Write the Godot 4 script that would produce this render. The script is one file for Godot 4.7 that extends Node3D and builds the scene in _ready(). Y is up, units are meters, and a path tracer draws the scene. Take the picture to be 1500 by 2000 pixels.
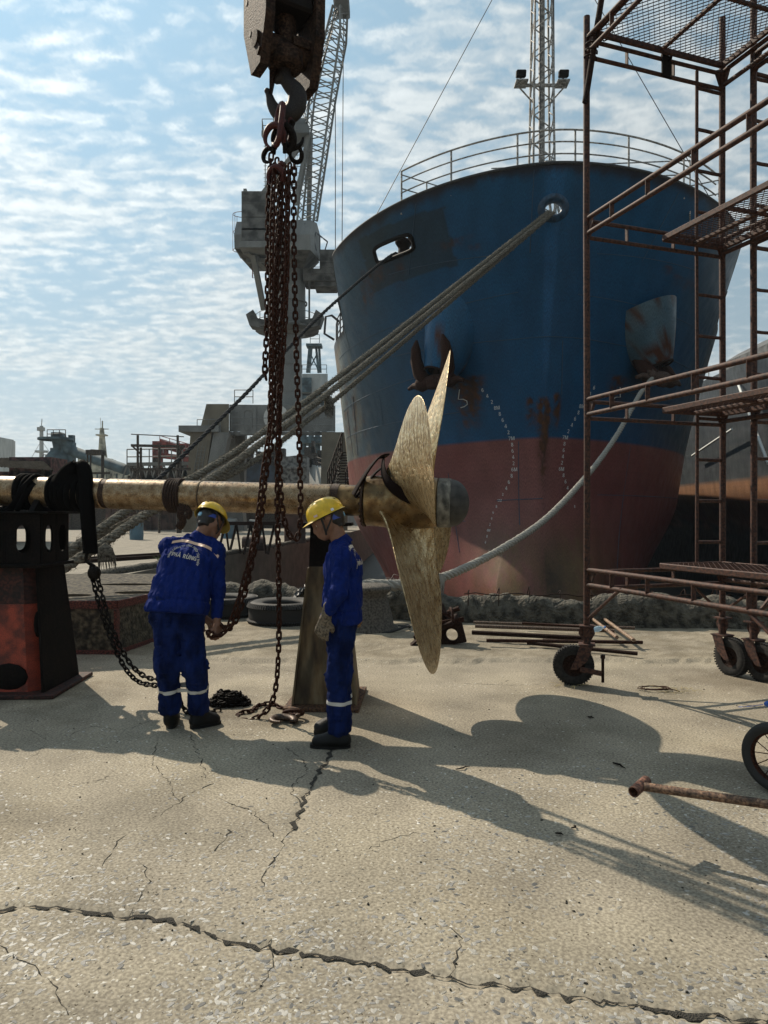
extends Node3D
# A ship repair yard: two workers rig a propeller and its shaft under a crane hook, a ship in the dock behind them. Metres, y up.

class Shape:
	# Collects triangles with normals; mesh() turns every triangle to face the way its normals point.
	var v := PackedVector3Array()
	var n := PackedVector3Array()
	var c := PackedColorArray()
	var ix := PackedInt32Array()
	var tint := Color(1, 1, 1)
	var tinted := false

	func vert(p: Vector3, nn: Vector3) -> int:
		v.append(p)
		n.append(nn)
		if tinted:
			c.append(tint)
		return v.size() - 1

	func tri(i: int, j: int, k: int) -> void:
		var g := (v[j] - v[i]).cross(v[k] - v[i])
		ix.append(i)
		if g.dot(n[i] + n[j] + n[k]) > 0.0:
			ix.append(k)
			ix.append(j)
		else:
			ix.append(j)
			ix.append(k)

	func face(p: Array, out := Vector3.ZERO) -> void:
		var nn: Vector3 = (p[1] - p[0]).cross(p[2] - p[0]).normalized()
		if out != Vector3.ZERO and nn.dot(out) < 0.0:
			nn = -nn
		var f := v.size()
		for q in p:
			vert(q, nn)
		for i in range(1, p.size() - 1):
			tri(f, f + i, f + i + 1)

	func surf(p: PackedVector3Array, nu: int, nv: int, wu := false, wv := false, flip := false, cols := PackedColorArray()) -> void:
		var f := v.size()
		var s := -1.0 if flip else 1.0
		for i in nu:
			for j in nv:
				var i0 := (i + nu - 1) % nu if wu else maxi(i - 1, 0)
				var i1 := (i + 1) % nu if wu else mini(i + 1, nu - 1)
				var j0 := (j + nv - 1) % nv if wv else maxi(j - 1, 0)
				var j1 := (j + 1) % nv if wv else mini(j + 1, nv - 1)
				var g := (p[i1 * nv + j] - p[i0 * nv + j]).cross(p[i * nv + j1] - p[i * nv + j0])
				if g.length_squared() < 1e-16:
					var i2 := i1 if i1 != i else i0
					g = (p[i1 * nv + j1] - p[i0 * nv + j1]).cross(p[i2 * nv + j1] - p[i2 * nv + j0])
					if g.length_squared() < 1e-16:
						g = Vector3.UP
				if cols.size():
					tint = cols[i * nv + j]
				vert(p[i * nv + j], g.normalized() * s)
		for i in (nu if wu else nu - 1):
			var i1 := (i + 1) % nu
			for j in (nv if wv else nv - 1):
				var j1 := (j + 1) % nv
				tri(f + i * nv + j, f + i1 * nv + j, f + i1 * nv + j1)
				tri(f + i * nv + j, f + i1 * nv + j1, f + i * nv + j1)

	func tube(path: Array, rad, sides := 8, caps := true, closed := false, flat := 1.0) -> void:
		var m := path.size()
		var pts := PackedVector3Array()
		var up := Vector3.ZERO
		for i in m:
			var a: Vector3 = path[(i + m - 1) % m] if closed or i > 0 else path[0]
			var b: Vector3 = path[(i + 1) % m] if closed or i < m - 1 else path[m - 1]
			var t := (b - a).normalized()
			if up == Vector3.ZERO:
				up = Vector3.UP if absf(t.y) < 0.9 else Vector3.RIGHT
			up = (up - t * up.dot(t)).normalized()
			var w := t.cross(up)
			var r: float = rad if (rad is float or rad is int) else rad[i]
			for j in sides:
				var an := TAU * j / sides
				pts.append(path[i] + (up * cos(an) + w * sin(an) * flat) * r)
		var f := v.size()
		surf(pts, m, sides, closed, true, true)
		if caps and not closed:
			for e in [0, m - 1]:
				var o: Vector3 = (path[0] - path[1]) if e == 0 else (path[m - 1] - path[m - 2])
				var q := []
				for j in sides:
					q.append(v[f + e * sides + j])
				face(q, o)

	func rod(a: Vector3, b: Vector3, r: float, sides := 8, r2 := -1.0) -> void:
		tube([a, b], [r, r if r2 < 0.0 else r2], sides)

	func box(at: Vector3, size: Vector3, b := Basis(), bev := 0.0) -> void:
		var h := size * 0.5
		if bev <= 0.0:
			for ax in 3:
				for s in [-1.0, 1.0]:
					var q := []
					for k in [[-1, -1], [1, -1], [1, 1], [-1, 1]]:
						var d := Vector3.ZERO
						d[ax] = s * h[ax]
						d[(ax + 1) % 3] = k[0] * h[(ax + 1) % 3]
						d[(ax + 2) % 3] = k[1] * h[(ax + 2) % 3]
						q.append(at + b * d)
					var o := Vector3.ZERO
					o[ax] = s
					face(q, b * o)
			return
		var i := h - Vector3.ONE * bev
		for ax in 3:
			var a1 := (ax + 1) % 3
			var a2 := (ax + 2) % 3
			for s in [-1.0, 1.0]:
				var q := []
				for k in [[-1, -1], [1, -1], [1, 1], [-1, 1]]:
					var d := Vector3.ZERO
					d[ax] = s * h[ax]
					d[a1] = k[0] * i[a1]
					d[a2] = k[1] * i[a2]
					q.append(at + b * d)
				var o := Vector3.ZERO
				o[ax] = s
				face(q, b * o)
				for s2 in [-1.0, 1.0]:
					var e := []
					for k in [[1, -1], [1, 1], [0, 1], [0, -1]]:
						var d := Vector3.ZERO
						d[a1] = s * (h[a1] if k[0] else i[a1])
						d[a2] = s2 * (i[a2] if k[0] else h[a2])
						d[ax] = k[1] * i[ax]
						e.append(at + b * d)
					var oo := Vector3.ZERO
					oo[a1] = s
					oo[a2] = s2
					face(e, b * oo)
		for sx in [-1.0, 1.0]:
			for sy in [-1.0, 1.0]:
				for sz in [-1.0, 1.0]:
					var q := []
					for ax in 3:
						var d := i
						d[ax] = h[ax]
						q.append(at + b * (d * Vector3(sx, sy, sz)))
					face(q, b * Vector3(sx, sy, sz))

	func bar(a: Vector3, b: Vector3, w: float, h: float, up := Vector3.UP, bev := 0.0) -> void:
		var t := (b - a).normalized()
		if absf(t.dot(up)) > 0.98:
			up = Vector3.RIGHT if absf(t.x) < 0.9 else Vector3.BACK
		var s := t.cross(up).normalized()
		box((a + b) * 0.5, Vector3(w, h, (b - a).length()), Basis(s, s.cross(-t).normalized() * -1.0, t), bev)

	func lathe(prof: Array, sides: int, xf := Transform3D(), smooth := false, a0 := 0.0, a1 := TAU) -> void:
		# prof: Vector2(radius, height along y)
		var whole := a1 - a0 > TAU - 0.01
		var m := sides if whole else sides + 1
		var runs := [prof] if smooth else range(prof.size() - 1).map(func(i): return [prof[i], prof[i + 1]])
		for run in runs:
			var p := PackedVector3Array()
			for q in run:
				for j in m:
					var an: float = a0 + (a1 - a0) * j / sides
					p.append(xf * Vector3(q.x * cos(an), q.y, q.x * sin(an)))
			surf(p, run.size(), m, false, whole)

	func prism(poly: PackedVector2Array, depth: float, xf := Transform3D()) -> void:
		var t := Geometry2D.triangulate_polygon(poly)
		for s in [-1.0, 1.0]:
			var f := v.size()
			var nn: Vector3 = (xf.basis * Vector3(0, 0, s)).normalized()
			for q in poly:
				vert(xf * Vector3(q.x, q.y, s * depth * 0.5), nn)
			for k in range(0, t.size(), 3):
				tri(f + t[k], f + t[k + 1], f + t[k + 2])
		var cw := Geometry2D.is_polygon_clockwise(poly)
		for i in poly.size():
			var a := poly[i]
			var b := poly[(i + 1) % poly.size()]
			var o := Vector2(b.y - a.y, a.x - b.x) * (1.0 if not cw else -1.0)
			face([xf * Vector3(a.x, a.y, -depth * 0.5), xf * Vector3(b.x, b.y, -depth * 0.5), xf * Vector3(b.x, b.y, depth * 0.5), xf * Vector3(a.x, a.y, depth * 0.5)], xf.basis * Vector3(o.x, o.y, 0))

	func holed(w: float, h: float, rx: float, ry: float, depth: float, xf := Transform3D(), power := 2.0, k := 40) -> void:
		# a rectangular plate with one rounded hole in its middle
		var ring := []
		var edge := []
		for i in k:
			var an := TAU * (i + 0.5) / k
			var cs := Vector2(cos(an), sin(an))
			ring.append(Vector2(signf(cs.x) * pow(absf(cs.x), 2.0 / power) * rx, signf(cs.y) * pow(absf(cs.y), 2.0 / power) * ry))
			var g := minf(w * 0.5 / maxf(absf(cs.x), 1e-6), h * 0.5 / maxf(absf(cs.y), 1e-6))
			edge.append(cs * g)
		for s in [-0.5, 0.5]:
			for i in k:
				var j := (i + 1) % k
				var q := [edge[i], edge[j], ring[j], ring[i]]
				if not is_equal_approx(absf(edge[i].x), absf(edge[j].x)) and not is_equal_approx(absf(edge[i].y), absf(edge[j].y)):
					q.insert(1, Vector2(signf(edge[i].x) * w * 0.5, signf(edge[i].y) * h * 0.5))
				face(q.map(func(u): return xf * Vector3(u.x, u.y, s * depth)), xf.basis * Vector3(0, 0, s))
		for i in k:
			var j := (i + 1) % k
			face([xf * Vector3(ring[i].x, ring[i].y, -depth * 0.5), xf * Vector3(ring[j].x, ring[j].y, -depth * 0.5), xf * Vector3(ring[j].x, ring[j].y, depth * 0.5), xf * Vector3(ring[i].x, ring[i].y, depth * 0.5)], xf.basis * Vector3(-ring[i].x, -ring[i].y, 0))
		for sd in [[Vector3(w * 0.5, 0, 0), Vector3(0, h * 0.5, 0)], [Vector3(-w * 0.5, 0, 0), Vector3(0, h * 0.5, 0)], [Vector3(0, h * 0.5, 0), Vector3(w * 0.5, 0, 0)], [Vector3(0, -h * 0.5, 0), Vector3(w * 0.5, 0, 0)]]:
			var z := Vector3(0, 0, depth * 0.5)
			face([xf * (sd[0] - sd[1] - z), xf * (sd[0] + sd[1] - z), xf * (sd[0] + sd[1] + z), xf * (sd[0] - sd[1] + z)], xf.basis * sd[0])

	func ball(at: Vector3, r: Vector3, nu := 8, nv := 12, b := Basis(), from := 0.0, to := PI) -> void:
		var p := PackedVector3Array()
		for i in nu + 1:
			var th := from + (to - from) * i / nu
			for j in nv:
				var ph := TAU * j / nv
				p.append(at + b * Vector3(sin(th) * cos(ph) * r.x, cos(th) * r.y, sin(th) * sin(ph) * r.z))
		surf(p, nu + 1, nv, false, true, false)

	func add(o: Shape, xf := Transform3D()) -> void:
		var f := v.size()
		var ib := xf.basis.inverse().transposed()
		for i in o.v.size():
			vert(xf * o.v[i], (ib * o.n[i]).normalized())
		for i in o.ix:
			ix.append(f + i)

	func mesh() -> ArrayMesh:
		var m := ArrayMesh.new()
		if ix.is_empty():
			return m
		var a := []
		a.resize(Mesh.ARRAY_MAX)
		a[Mesh.ARRAY_VERTEX] = v
		a[Mesh.ARRAY_NORMAL] = n
		a[Mesh.ARRAY_INDEX] = ix
		if tinted:
			a[Mesh.ARRAY_COLOR] = c
		m.add_surface_from_arrays(Mesh.PRIMITIVE_TRIANGLES, a)
		return m


class Field:
	# Capsules joined by a smooth minimum on a grid, then meshed as surface nets.
	var lo := Vector3.ZERO
	var h := 0.01
	var k := 0.02
	var nx := 0
	var ny := 0
	var nz := 0
	var d := PackedFloat32Array()

	func _init(a: Vector3, b: Vector3, cell: float, soft: float) -> void:
		lo = a
		h = cell
		k = soft
		nx = int((b.x - a.x) / h) + 2
		ny = int((b.y - a.y) / h) + 2
		nz = int((b.z - a.z) / h) + 2
		d.resize(nx * ny * nz)

	func cap(a: Vector3, b: Vector3, ra: float, rb: float, sign := 1.0) -> void:
		var mg := maxf(ra, rb) + 5.0 * k + h
		var p0 := ((a.min(b) - Vector3.ONE * mg - lo) / h).floor()
		var p1 := ((a.max(b) + Vector3.ONE * mg - lo) / h).ceil()
		var ab := b - a
		var il := 1.0 / maxf(ab.length_squared(), 1e-9)
		var ik := 1.0 / k
		var ymin := maxi(int(p0.y), 0)
		var ymax := mini(int(p1.y), ny - 1)
		var zmin := maxi(int(p0.z), 0)
		var zmax := mini(int(p1.z), nz - 1)
		for x in range(maxi(int(p0.x), 0), mini(int(p1.x), nx - 1) + 1):
			for y in range(ymin, ymax + 1):
				var w := (x * ny + y) * nz
				for z in range(zmin, zmax + 1):
					var q := lo + Vector3(x, y, z) * h - a
					var t := clampf(q.dot(ab) * il, 0.0, 1.0)
					var e := ((q - ab * t).length() - ra - (rb - ra) * t) * ik
					if e < 6.0:
						d[w + z] += sign * exp(-e)

	func done() -> void:
		for i in d.size():
			d[i] = -k * log(d[i]) if d[i] > 1e-4 else 8.0 * k

	func above(o: Vector3, nn: Vector3) -> void:
		# keeps only what lies on the side the normal points to
		for x in nx:
			for y in ny:
				for z in nz:
					var i := (x * ny + y) * nz + z
					d[i] = maxf(d[i], (o - lo - Vector3(x, y, z) * h).dot(nn))

	func folds(noise: FastNoiseLite, amp: float, stretch: Vector3) -> void:
		for x in nx:
			for y in ny:
				for z in nz:
					var i := (x * ny + y) * nz + z
					if absf(d[i]) < 0.05:
						d[i] += amp * noise.get_noise_3dv((lo + Vector3(x, y, z) * h) * stretch)

	func at(p: Vector3) -> float:
		var q := (p - lo) / h
		var f := q.floor()
		if f.x < 0 or f.y < 0 or f.z < 0 or f.x >= nx - 1 or f.y >= ny - 1 or f.z >= nz - 1:
			return 1.0
		var i := (int(f.x) * ny + int(f.y)) * nz + int(f.z)
		var r := q - f
		var sx := ny * nz
		return lerpf(lerpf(lerpf(d[i], d[i + 1], r.z), lerpf(d[i + nz], d[i + nz + 1], r.z), r.y), lerpf(lerpf(d[i + sx], d[i + sx + 1], r.z), lerpf(d[i + sx + nz], d[i + sx + nz + 1], r.z), r.y), r.x)

	func drop(p: Vector3, dir: Vector3, far := 0.5) -> Vector3:
		# the first point of the surface along a direction
		var s := 0.0
		while s < far:
			var e := at(p + dir * s)
			if e < 0.0:
				return p + dir * (s + e)
			s += clampf(e * 0.7, 0.001, 0.02)
		return p + dir * far

	func mesh(into: Shape) -> void:
		var id := PackedInt32Array()
		id.resize(d.size())
		id.fill(-1)
		var sx := ny * nz
		var offs := [0, 1, nz, nz + 1, sx, sx + 1, sx + nz, sx + nz + 1]
		var corner := [Vector3(0, 0, 0), Vector3(0, 0, 1), Vector3(0, 1, 0), Vector3(0, 1, 1), Vector3(1, 0, 0), Vector3(1, 0, 1), Vector3(1, 1, 0), Vector3(1, 1, 1)]
		var edges := [[0, 1], [0, 2], [0, 4], [1, 3], [1, 5], [2, 3], [2, 6], [3, 7], [4, 5], [4, 6], [5, 7], [6, 7]]
		for x in nx - 1:
			for y in ny - 1:
				var w := (x * ny + y) * nz
				for z in nz - 1:
					var i := w + z
					if absf(d[i]) > 3.0 * h:
						continue
					var inside := 0
					for o in offs:
						if d[i + o] < 0.0:
							inside += 1
					if inside == 0 or inside == 8:
						continue
					var sum := Vector3.ZERO
					var cnt := 0
					for e in edges:
						var da := d[i + offs[e[0]]]
						var db := d[i + offs[e[1]]]
						if (da < 0.0) != (db < 0.0):
							sum += corner[e[0]].lerp(corner[e[1]], da / (da - db))
							cnt += 1
					var p := lo + (Vector3(x, y, z) + sum / cnt) * h
					var g := Vector3(d[i + offs[4]] + d[i + offs[5]] + d[i + offs[6]] + d[i + offs[7]] - d[i] - d[i + offs[1]] - d[i + offs[2]] - d[i + offs[3]],
						d[i + offs[2]] + d[i + offs[3]] + d[i + offs[6]] + d[i + offs[7]] - d[i] - d[i + offs[1]] - d[i + offs[4]] - d[i + offs[5]],
						d[i + offs[1]] + d[i + offs[3]] + d[i + offs[5]] + d[i + offs[7]] - d[i] - d[i + offs[2]] - d[i + offs[4]] - d[i + offs[6]])
					id[i] = into.vert(p, g.normalized())
		for x in range(1, nx - 1):
			for y in range(1, ny - 1):
				var w := (x * ny + y) * nz
				for z in range(1, nz - 1):
					var i := w + z
					if absf(d[i]) > 3.0 * h:
						continue
					var s := d[i] < 0.0
					for ax in 3:
						var st: int = [sx, nz, 1][ax]
						if (d[i + st] < 0.0) == s:
							continue
						var u: int = [nz, 1, sx][ax]
						var t: int = [1, sx, nz][ax]
						var q := [id[i], id[i - u], id[i - u - t], id[i - t]]
						if q.min() < 0:
							continue
						into.tri(q[0], q[1], q[2])
						into.tri(q[0], q[2], q[3])


# ---- naming, grouping, copying
var used := {}

func numbered(called: String) -> String:
	var i: int = used.get(called, 0)
	used[called] = i + 1
	return called if i == 0 else "%s_%03d" % [called, i]


func obj(called: String, s, m: Material, parent: Node = self) -> MeshInstance3D:
	var o := MeshInstance3D.new()
	o.mesh = s.mesh() if s is Shape else s
	o.material_override = m
	o.name = numbered(called) if parent == self else called
	parent.add_child(o, true)
	return o


func thing(called: String, label: String, category: String, group := "", at := Vector3.ZERO) -> Node3D:
	var o := Node3D.new()
	o.name = numbered(called)
	add_child(o, true)
	o.position = at
	return tag(o, label, category, group)


func tag(o: Node3D, label: String, category: String, group := "") -> Node3D:
	o.set_meta("label", label)
	o.set_meta("category", category)
	if group:
		o.set_meta("group", group)
	return o


func struct(called: String, s, m: Material, label := "", kind := "structure") -> MeshInstance3D:
	var o := obj(called, s, m)
	o.set_meta("kind", kind)
	if label:
		o.set_meta("label", label)
	return o


func curve(p: Array, step: float) -> Array:
	# points at even steps along a smooth curve through p
	var raw := []
	for i in p.size() - 1:
		var a: Vector3 = p[maxi(i - 1, 0)]
		var b: Vector3 = p[mini(i + 2, p.size() - 1)]
		for k in 16:
			raw.append(p[i].cubic_interpolate(p[i + 1], a, b, k / 16.0))
	raw.append(p[-1])
	var out := [raw[0]]
	var left := step
	for i in raw.size() - 1:
		var a: Vector3 = raw[i]
		var b: Vector3 = raw[i + 1]
		var l := a.distance_to(b)
		while left <= l:
			out.append(a.lerp(b, left / l))
			left += step
		left -= l
	return out


# ---- materials: one colour each, shared grey noise for grain and stains
var tex := {}

func noise_tex(called: String, type: int, freq: float, oct: int, stops: Array, size := 512, seed_ := 1) -> Texture2D:
	var f := FastNoiseLite.new()
	f.noise_type = type as FastNoiseLite.NoiseType
	f.frequency = freq
	f.fractal_octaves = oct
	f.seed = seed_
	if called == "creases":
		f.fractal_type = FastNoiseLite.FRACTAL_RIDGED
	if type == FastNoiseLite.TYPE_CELLULAR:
		f.fractal_type = FastNoiseLite.FRACTAL_NONE
		f.cellular_return_type = FastNoiseLite.RETURN_DISTANCE2_SUB
	var t := NoiseTexture2D.new()
	t.width = size
	t.height = size
	t.seamless = true
	t.noise = f
	var g := Gradient.new()
	g.offsets = PackedFloat32Array(stops.map(func(s): return s[0]))
	g.colors = PackedColorArray(stops.map(func(s): return Color(s[1], s[1], s[1]) if not s[1] is Color else s[1]))
	t.color_ramp = g
	tex[called] = t
	return t


func mat(color: Color, rough: float, metal := 0.0, o := {}) -> StandardMaterial3D:
	var m := StandardMaterial3D.new()
	m.albedo_color = color.linear_to_srgb()
	m.roughness = rough
	m.metallic = metal
	var s = o.get("scale", 1.0)
	m.uv1_triplanar = true
	m.uv1_world_triplanar = not o.get("own", false)
	m.uv1_scale = s if s is Vector3 else Vector3.ONE * s
	if o.has("tex"):
		m.albedo_texture = tex[o.tex]
	if o.has("bump"):
		m.heightmap_enabled = true
		m.heightmap_texture = tex[o.bump]
		m.heightmap_scale = o.get("cm", 0.3)
	if o.has("rtex"):
		m.roughness_texture = tex[o.rtex]
	if o.has("det"):
		m.detail_enabled = true
		m.detail_blend_mode = BaseMaterial3D.BLEND_MODE_MUL
		m.detail_albedo = tex[o.det]
		m.detail_uv_layer = BaseMaterial3D.DETAIL_UV_2
		m.uv2_triplanar = true
		m.uv2_world_triplanar = not o.get("own", false)
		var ds = o.get("dscale", 0.3)
		m.uv2_scale = ds if ds is Vector3 else Vector3.ONE * ds
	if o.get("tinted", false):
		m.vertex_color_use_as_albedo = true
	if o.has("spec"):
		m.metallic_specular = o.spec
	return m

# ---- the scene
var M := {}
var ship_at := Transform3D()

func _ready() -> void:
	var cam := Camera3D.new()
	cam.name = "camera"
	cam.position = Vector3(0, 1.62, 0)
	cam.fov = 71.08
	cam.near = 0.05
	cam.far = 2000.0
	add_child(cam)
	var env := Environment.new()
	env.background_mode = Environment.BG_SKY
	env.tonemap_mode = Environment.TONE_MAPPER_LINEAR
	env.tonemap_exposure = 1.22
	env.sdfgi_enabled = true
	env.ssao_enabled = true
	env.ssil_enabled = true
	env.fog_enabled = true
	env.fog_density = 0.0004
	env.fog_light_color = Color(0.8, 0.86, 0.9)
	var sky := Sky.new()
	var sm := PanoramaSkyMaterial.new()
	var to_sun := Vector3(-0.495, 0.66, -0.565).normalized()
	sm.panorama = sky_picture(to_sun)
	sky.sky_material = sm
	env.sky = sky
	env.background_energy_multiplier = 1.0
	var we := WorldEnvironment.new()
	we.name = "world_environment"
	we.environment = env
	add_child(we)
	var sun := DirectionalLight3D.new()
	sun.name = "sun"
	sun.light_energy = 1.45
	sun.light_color = Color(1.0, 0.945, 0.86)
	sun.light_angular_distance = 0.5
	sun.shadow_enabled = true
	sun.look_at_from_position(to_sun * 50.0, Vector3.ZERO)
	add_child(sun)
	materials()
	setting()
	ship()
	far_ship()
	build_rest()


func sky_picture(to_sun: Vector3) -> ImageTexture:
	# air and high broken cloud; brighter towards the sun, worked out finer in the part of the sky over the dock
	var big := FastNoiseLite.new()
	big.seed = 5
	big.frequency = 0.8
	big.fractal_octaves = 4
	var fine := FastNoiseLite.new()
	fine.seed = 9
	fine.frequency = 9.0
	fine.fractal_octaves = 5
	fine.fractal_gain = 0.55
	fine.domain_warp_enabled = true
	fine.domain_warp_amplitude = 0.12
	fine.domain_warp_frequency = 2.5
	var im := Image.create(1024, 512, false, Image.FORMAT_RGBF)
	for y in 512:
		for x in 1024:
			im.set_pixel(x, y, sky_at((x + 0.5) / 1024.0, (y + 0.5) / 512.0, to_sun, big, fine))
	im.resize(4096, 2048, Image.INTERPOLATE_CUBIC)
	for y in range(520, 1030):
		for x in range(-400, 400):
			im.set_pixel(posmod(x, 4096), y, sky_at((x + 0.5) / 4096.0, (y + 0.5) / 2048.0, to_sun, big, fine))
	return ImageTexture.create_from_image(im)


func sky_at(u: float, w: float, to_sun: Vector3, big: FastNoiseLite, fine: FastNoiseLite) -> Color:
	var el := (0.5 - w) * PI
	var az := u * TAU
	var d := Vector3(sin(az) * cos(el), sin(el), -cos(az) * cos(el))
	var up := maxf(d.y, 0.0)
	var hz := pow(1.0 - up, 4.5)
	var near := d.dot(to_sun)
	var glow := pow(maxf(near, 0.0), 6.0)
	var c := Color(0.285, 0.43, 0.55).lerp(Color(0.58, 0.68, 0.70), hz) * (0.66 + 0.3 * near * near * signf(near) + 0.55 * glow)
	if d.y > -0.02:
		var q := Vector2(d.x, d.z) / (up + 0.10)
		var cover := smoothstep(-0.55, 0.5, big.get_noise_2d(q.x * 0.8 + 3.1, q.y) + 0.12)
		var f := fine.get_noise_2d(q.x * 0.9, q.y * 1.5)
		var cl := smoothstep(0.0, 1.2, clampf(cover * 0.85 + f * 1.0, 0.0, 1.2))
		cl = lerpf(cl, 0.85, pow(1.0 - up, 10.0))
		var lit := (0.52 + 0.15 * near + 0.46 * glow) * (0.95 + 0.3 * f)
		c = c.lerp(Color(0.97, 1.0, 0.975) * lit, cl * 0.7)
	else:
		c = Color(0.3, 0.3, 0.28) * 0.6
	c.a = 1.0
	return c


func materials() -> void:
	noise_tex("grain", FastNoiseLite.TYPE_SIMPLEX_SMOOTH, 0.09, 4, [[0.2, 0.62], [0.5, 0.86], [0.8, 1.0]], 512, 3)
	noise_tex("blotch", FastNoiseLite.TYPE_SIMPLEX_SMOOTH, 0.012, 5, [[0.2, 0.55], [0.5, 0.85], [0.75, 1.0]], 512, 7)
	noise_tex("soft", FastNoiseLite.TYPE_SIMPLEX_SMOOTH, 0.012, 6, [[0.2, 0.86], [0.5, 0.94], [0.8, 1.0]], 512, 9)
	noise_tex("stain", FastNoiseLite.TYPE_SIMPLEX_SMOOTH, 0.016, 5, [[0.2, 0.45], [0.42, 0.75], [0.65, 1.0]], 512, 11)
	noise_tex("cell", FastNoiseLite.TYPE_CELLULAR, 0.05, 1, [[0.0, 0.5], [0.3, 0.85], [0.7, 1.0]], 512, 2)
	noise_tex("rough_bump", FastNoiseLite.TYPE_SIMPLEX_SMOOTH, 0.05, 6, [[0.0, 0.0], [1.0, 1.0]], 512, 21)
	noise_tex("gloss", FastNoiseLite.TYPE_SIMPLEX_SMOOTH, 0.03, 4, [[0.2, 0.55], [0.8, 1.0]], 512, 23)
	noise_tex("rust", FastNoiseLite.TYPE_SIMPLEX_SMOOTH, 0.03, 5, [[0.2, Color(0.35, 0.3, 0.28)], [0.45, Color(0.72, 0.6, 0.55)], [0.6, Color(1, 0.86, 0.75)], [0.85, Color(1, 1, 0.95)]], 512, 31)
	noise_tex("flake", FastNoiseLite.TYPE_SIMPLEX_SMOOTH, 0.035, 5, [[0.0, Color(0.16, 0.1, 0.07)], [0.36, Color(0.3, 0.17, 0.1)], [0.42, Color(1, 1, 1)], [1.0, Color(0.92, 0.94, 0.96)]], 512, 33)
	noise_tex("creases", FastNoiseLite.TYPE_SIMPLEX_SMOOTH, 0.007, 2, [[0.0, 0.0], [1.0, 1.0]], 512, 43)
	noise_tex("weave", FastNoiseLite.TYPE_SIMPLEX_SMOOTH, 0.2, 2, [[0.2, 0.7], [0.8, 1.0]], 256, 41)
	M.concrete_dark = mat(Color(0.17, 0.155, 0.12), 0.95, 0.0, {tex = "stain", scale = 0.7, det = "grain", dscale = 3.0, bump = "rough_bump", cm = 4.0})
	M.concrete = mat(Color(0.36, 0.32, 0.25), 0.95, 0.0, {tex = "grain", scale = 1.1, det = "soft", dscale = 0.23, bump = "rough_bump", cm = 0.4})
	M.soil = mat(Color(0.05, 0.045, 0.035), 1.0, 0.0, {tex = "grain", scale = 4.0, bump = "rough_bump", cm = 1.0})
	M.water = mat(Color(0.010, 0.013, 0.012), 0.45, 0.0, {spec = 0.12, bump = "rough_bump", scale = 0.3, cm = 3.0})
	M.hull = mat(Color(1, 1, 1), 0.55, 0.0, {tinted = true, tex = "soft", scale = Vector3(0.22, 0.1, 0.22), det = "grain", dscale = Vector3(1.4, 0.2, 1.4), rtex = "gloss", bump = "blotch", cm = 0.8, spec = 0.3})
	M.white_paint = mat(Color(0.62, 0.6, 0.55), 0.6, 0.0, {tex = "flake", scale = 1.7, det = "blotch", dscale = 0.8})
	M.white_mark = mat(Color(0.6, 0.62, 0.6), 0.8)
	M.rope = mat(Color(0.5, 0.46, 0.38), 1.0, 0.0, {tex = "stain", scale = 3.0, det = "grain", dscale = 8.0, bump = "rough_bump", cm = 3.0, spec = 0.1})
	M.rope_dark = mat(Color(0.05, 0.05, 0.052), 1.0, 0.0, {tex = "grain", scale = 3.0, bump = "rough_bump", cm = 1.0})
	M.rust = mat(Color(0.08, 0.04, 0.027), 0.85, 0.1, {spec = 0.35, tex = "rust", scale = 2.6, det = "grain", dscale = 7.0, bump = "rough_bump", cm = 0.5})
	M.rust_dark = mat(Color(0.035, 0.021, 0.016), 0.8, 0.1, {spec = 0.3, tex = "rust", scale = 3.1, bump = "rough_bump", cm = 0.6})
	M.chain = mat(Color(0.06, 0.027, 0.017), 0.7, 0.2, {spec = 0.3, tex = "rust", scale = 6.0, bump = "rough_bump", cm = 0.2})
	M.black_steel = mat(Color(0.012, 0.011, 0.010), 0.65, 0.1, {spec = 0.25, tex = "rust", scale = 4.0})
	M.wire = mat(Color(0.05, 0.05, 0.055), 0.6, 0.5)


func setting() -> void:
	near_ground()
	# the rest of the yard, the dock cut into it
	var s := Shape.new()
	var down := Transform3D(Basis(Vector3(1, 0, 0), Vector3(0, 0, -1), Vector3(0, 1, 0)), Vector3(0, -2.5, 0))
	for poly in [
		[-300, -40, -9, -40, -9, 10.2, -3.05, 12.35, -6.9, 16.6, -6.4, 22.0, -3.7, 43.6, -2.4, 62.0, -1.0, 90.0, 20.0, 400.0, -300, 400.0],
		[-9, -40, 300, -40, 300, 1.3, -9, 1.3],
		[8.5, 1.3, 300, 1.3, 300, 8.2, 8.5, 9.4],
	]:
		var p := PackedVector2Array()
		for i in range(0, poly.size(), 2):
			p.append(Vector2(poly[i], poly[i + 1]))
		s.prism(p, 5.0, down)
	struct("ground", s, M.concrete, "pale worn concrete yard round the dock")
	s = Shape.new()
	s.face([Vector3(-900, -3.2, 60), Vector3(900, -3.2, 60), Vector3(900, -3.2, -1500), Vector3(-900, -3.2, -1500)], Vector3.UP)
	struct("water", s, M.water, "dark water in the dock below the ship")
	# dock front wall under the kerb
	s = Shape.new()
	var line := kerb_line()
	for i in line.size() - 1:
		var a: Vector3 = line[i] + Vector3(0, 0, -0.42)
		var b: Vector3 = line[i + 1] + Vector3(0, 0, -0.42)
		s.face([a + Vector3(0, -5, 0), b + Vector3(0, -5, 0), b + Vector3(0, 0.1, 0), a + Vector3(0, 0.1, 0)], Vector3(0, 0, -1))
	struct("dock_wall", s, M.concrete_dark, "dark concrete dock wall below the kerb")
	kerb()


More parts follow.
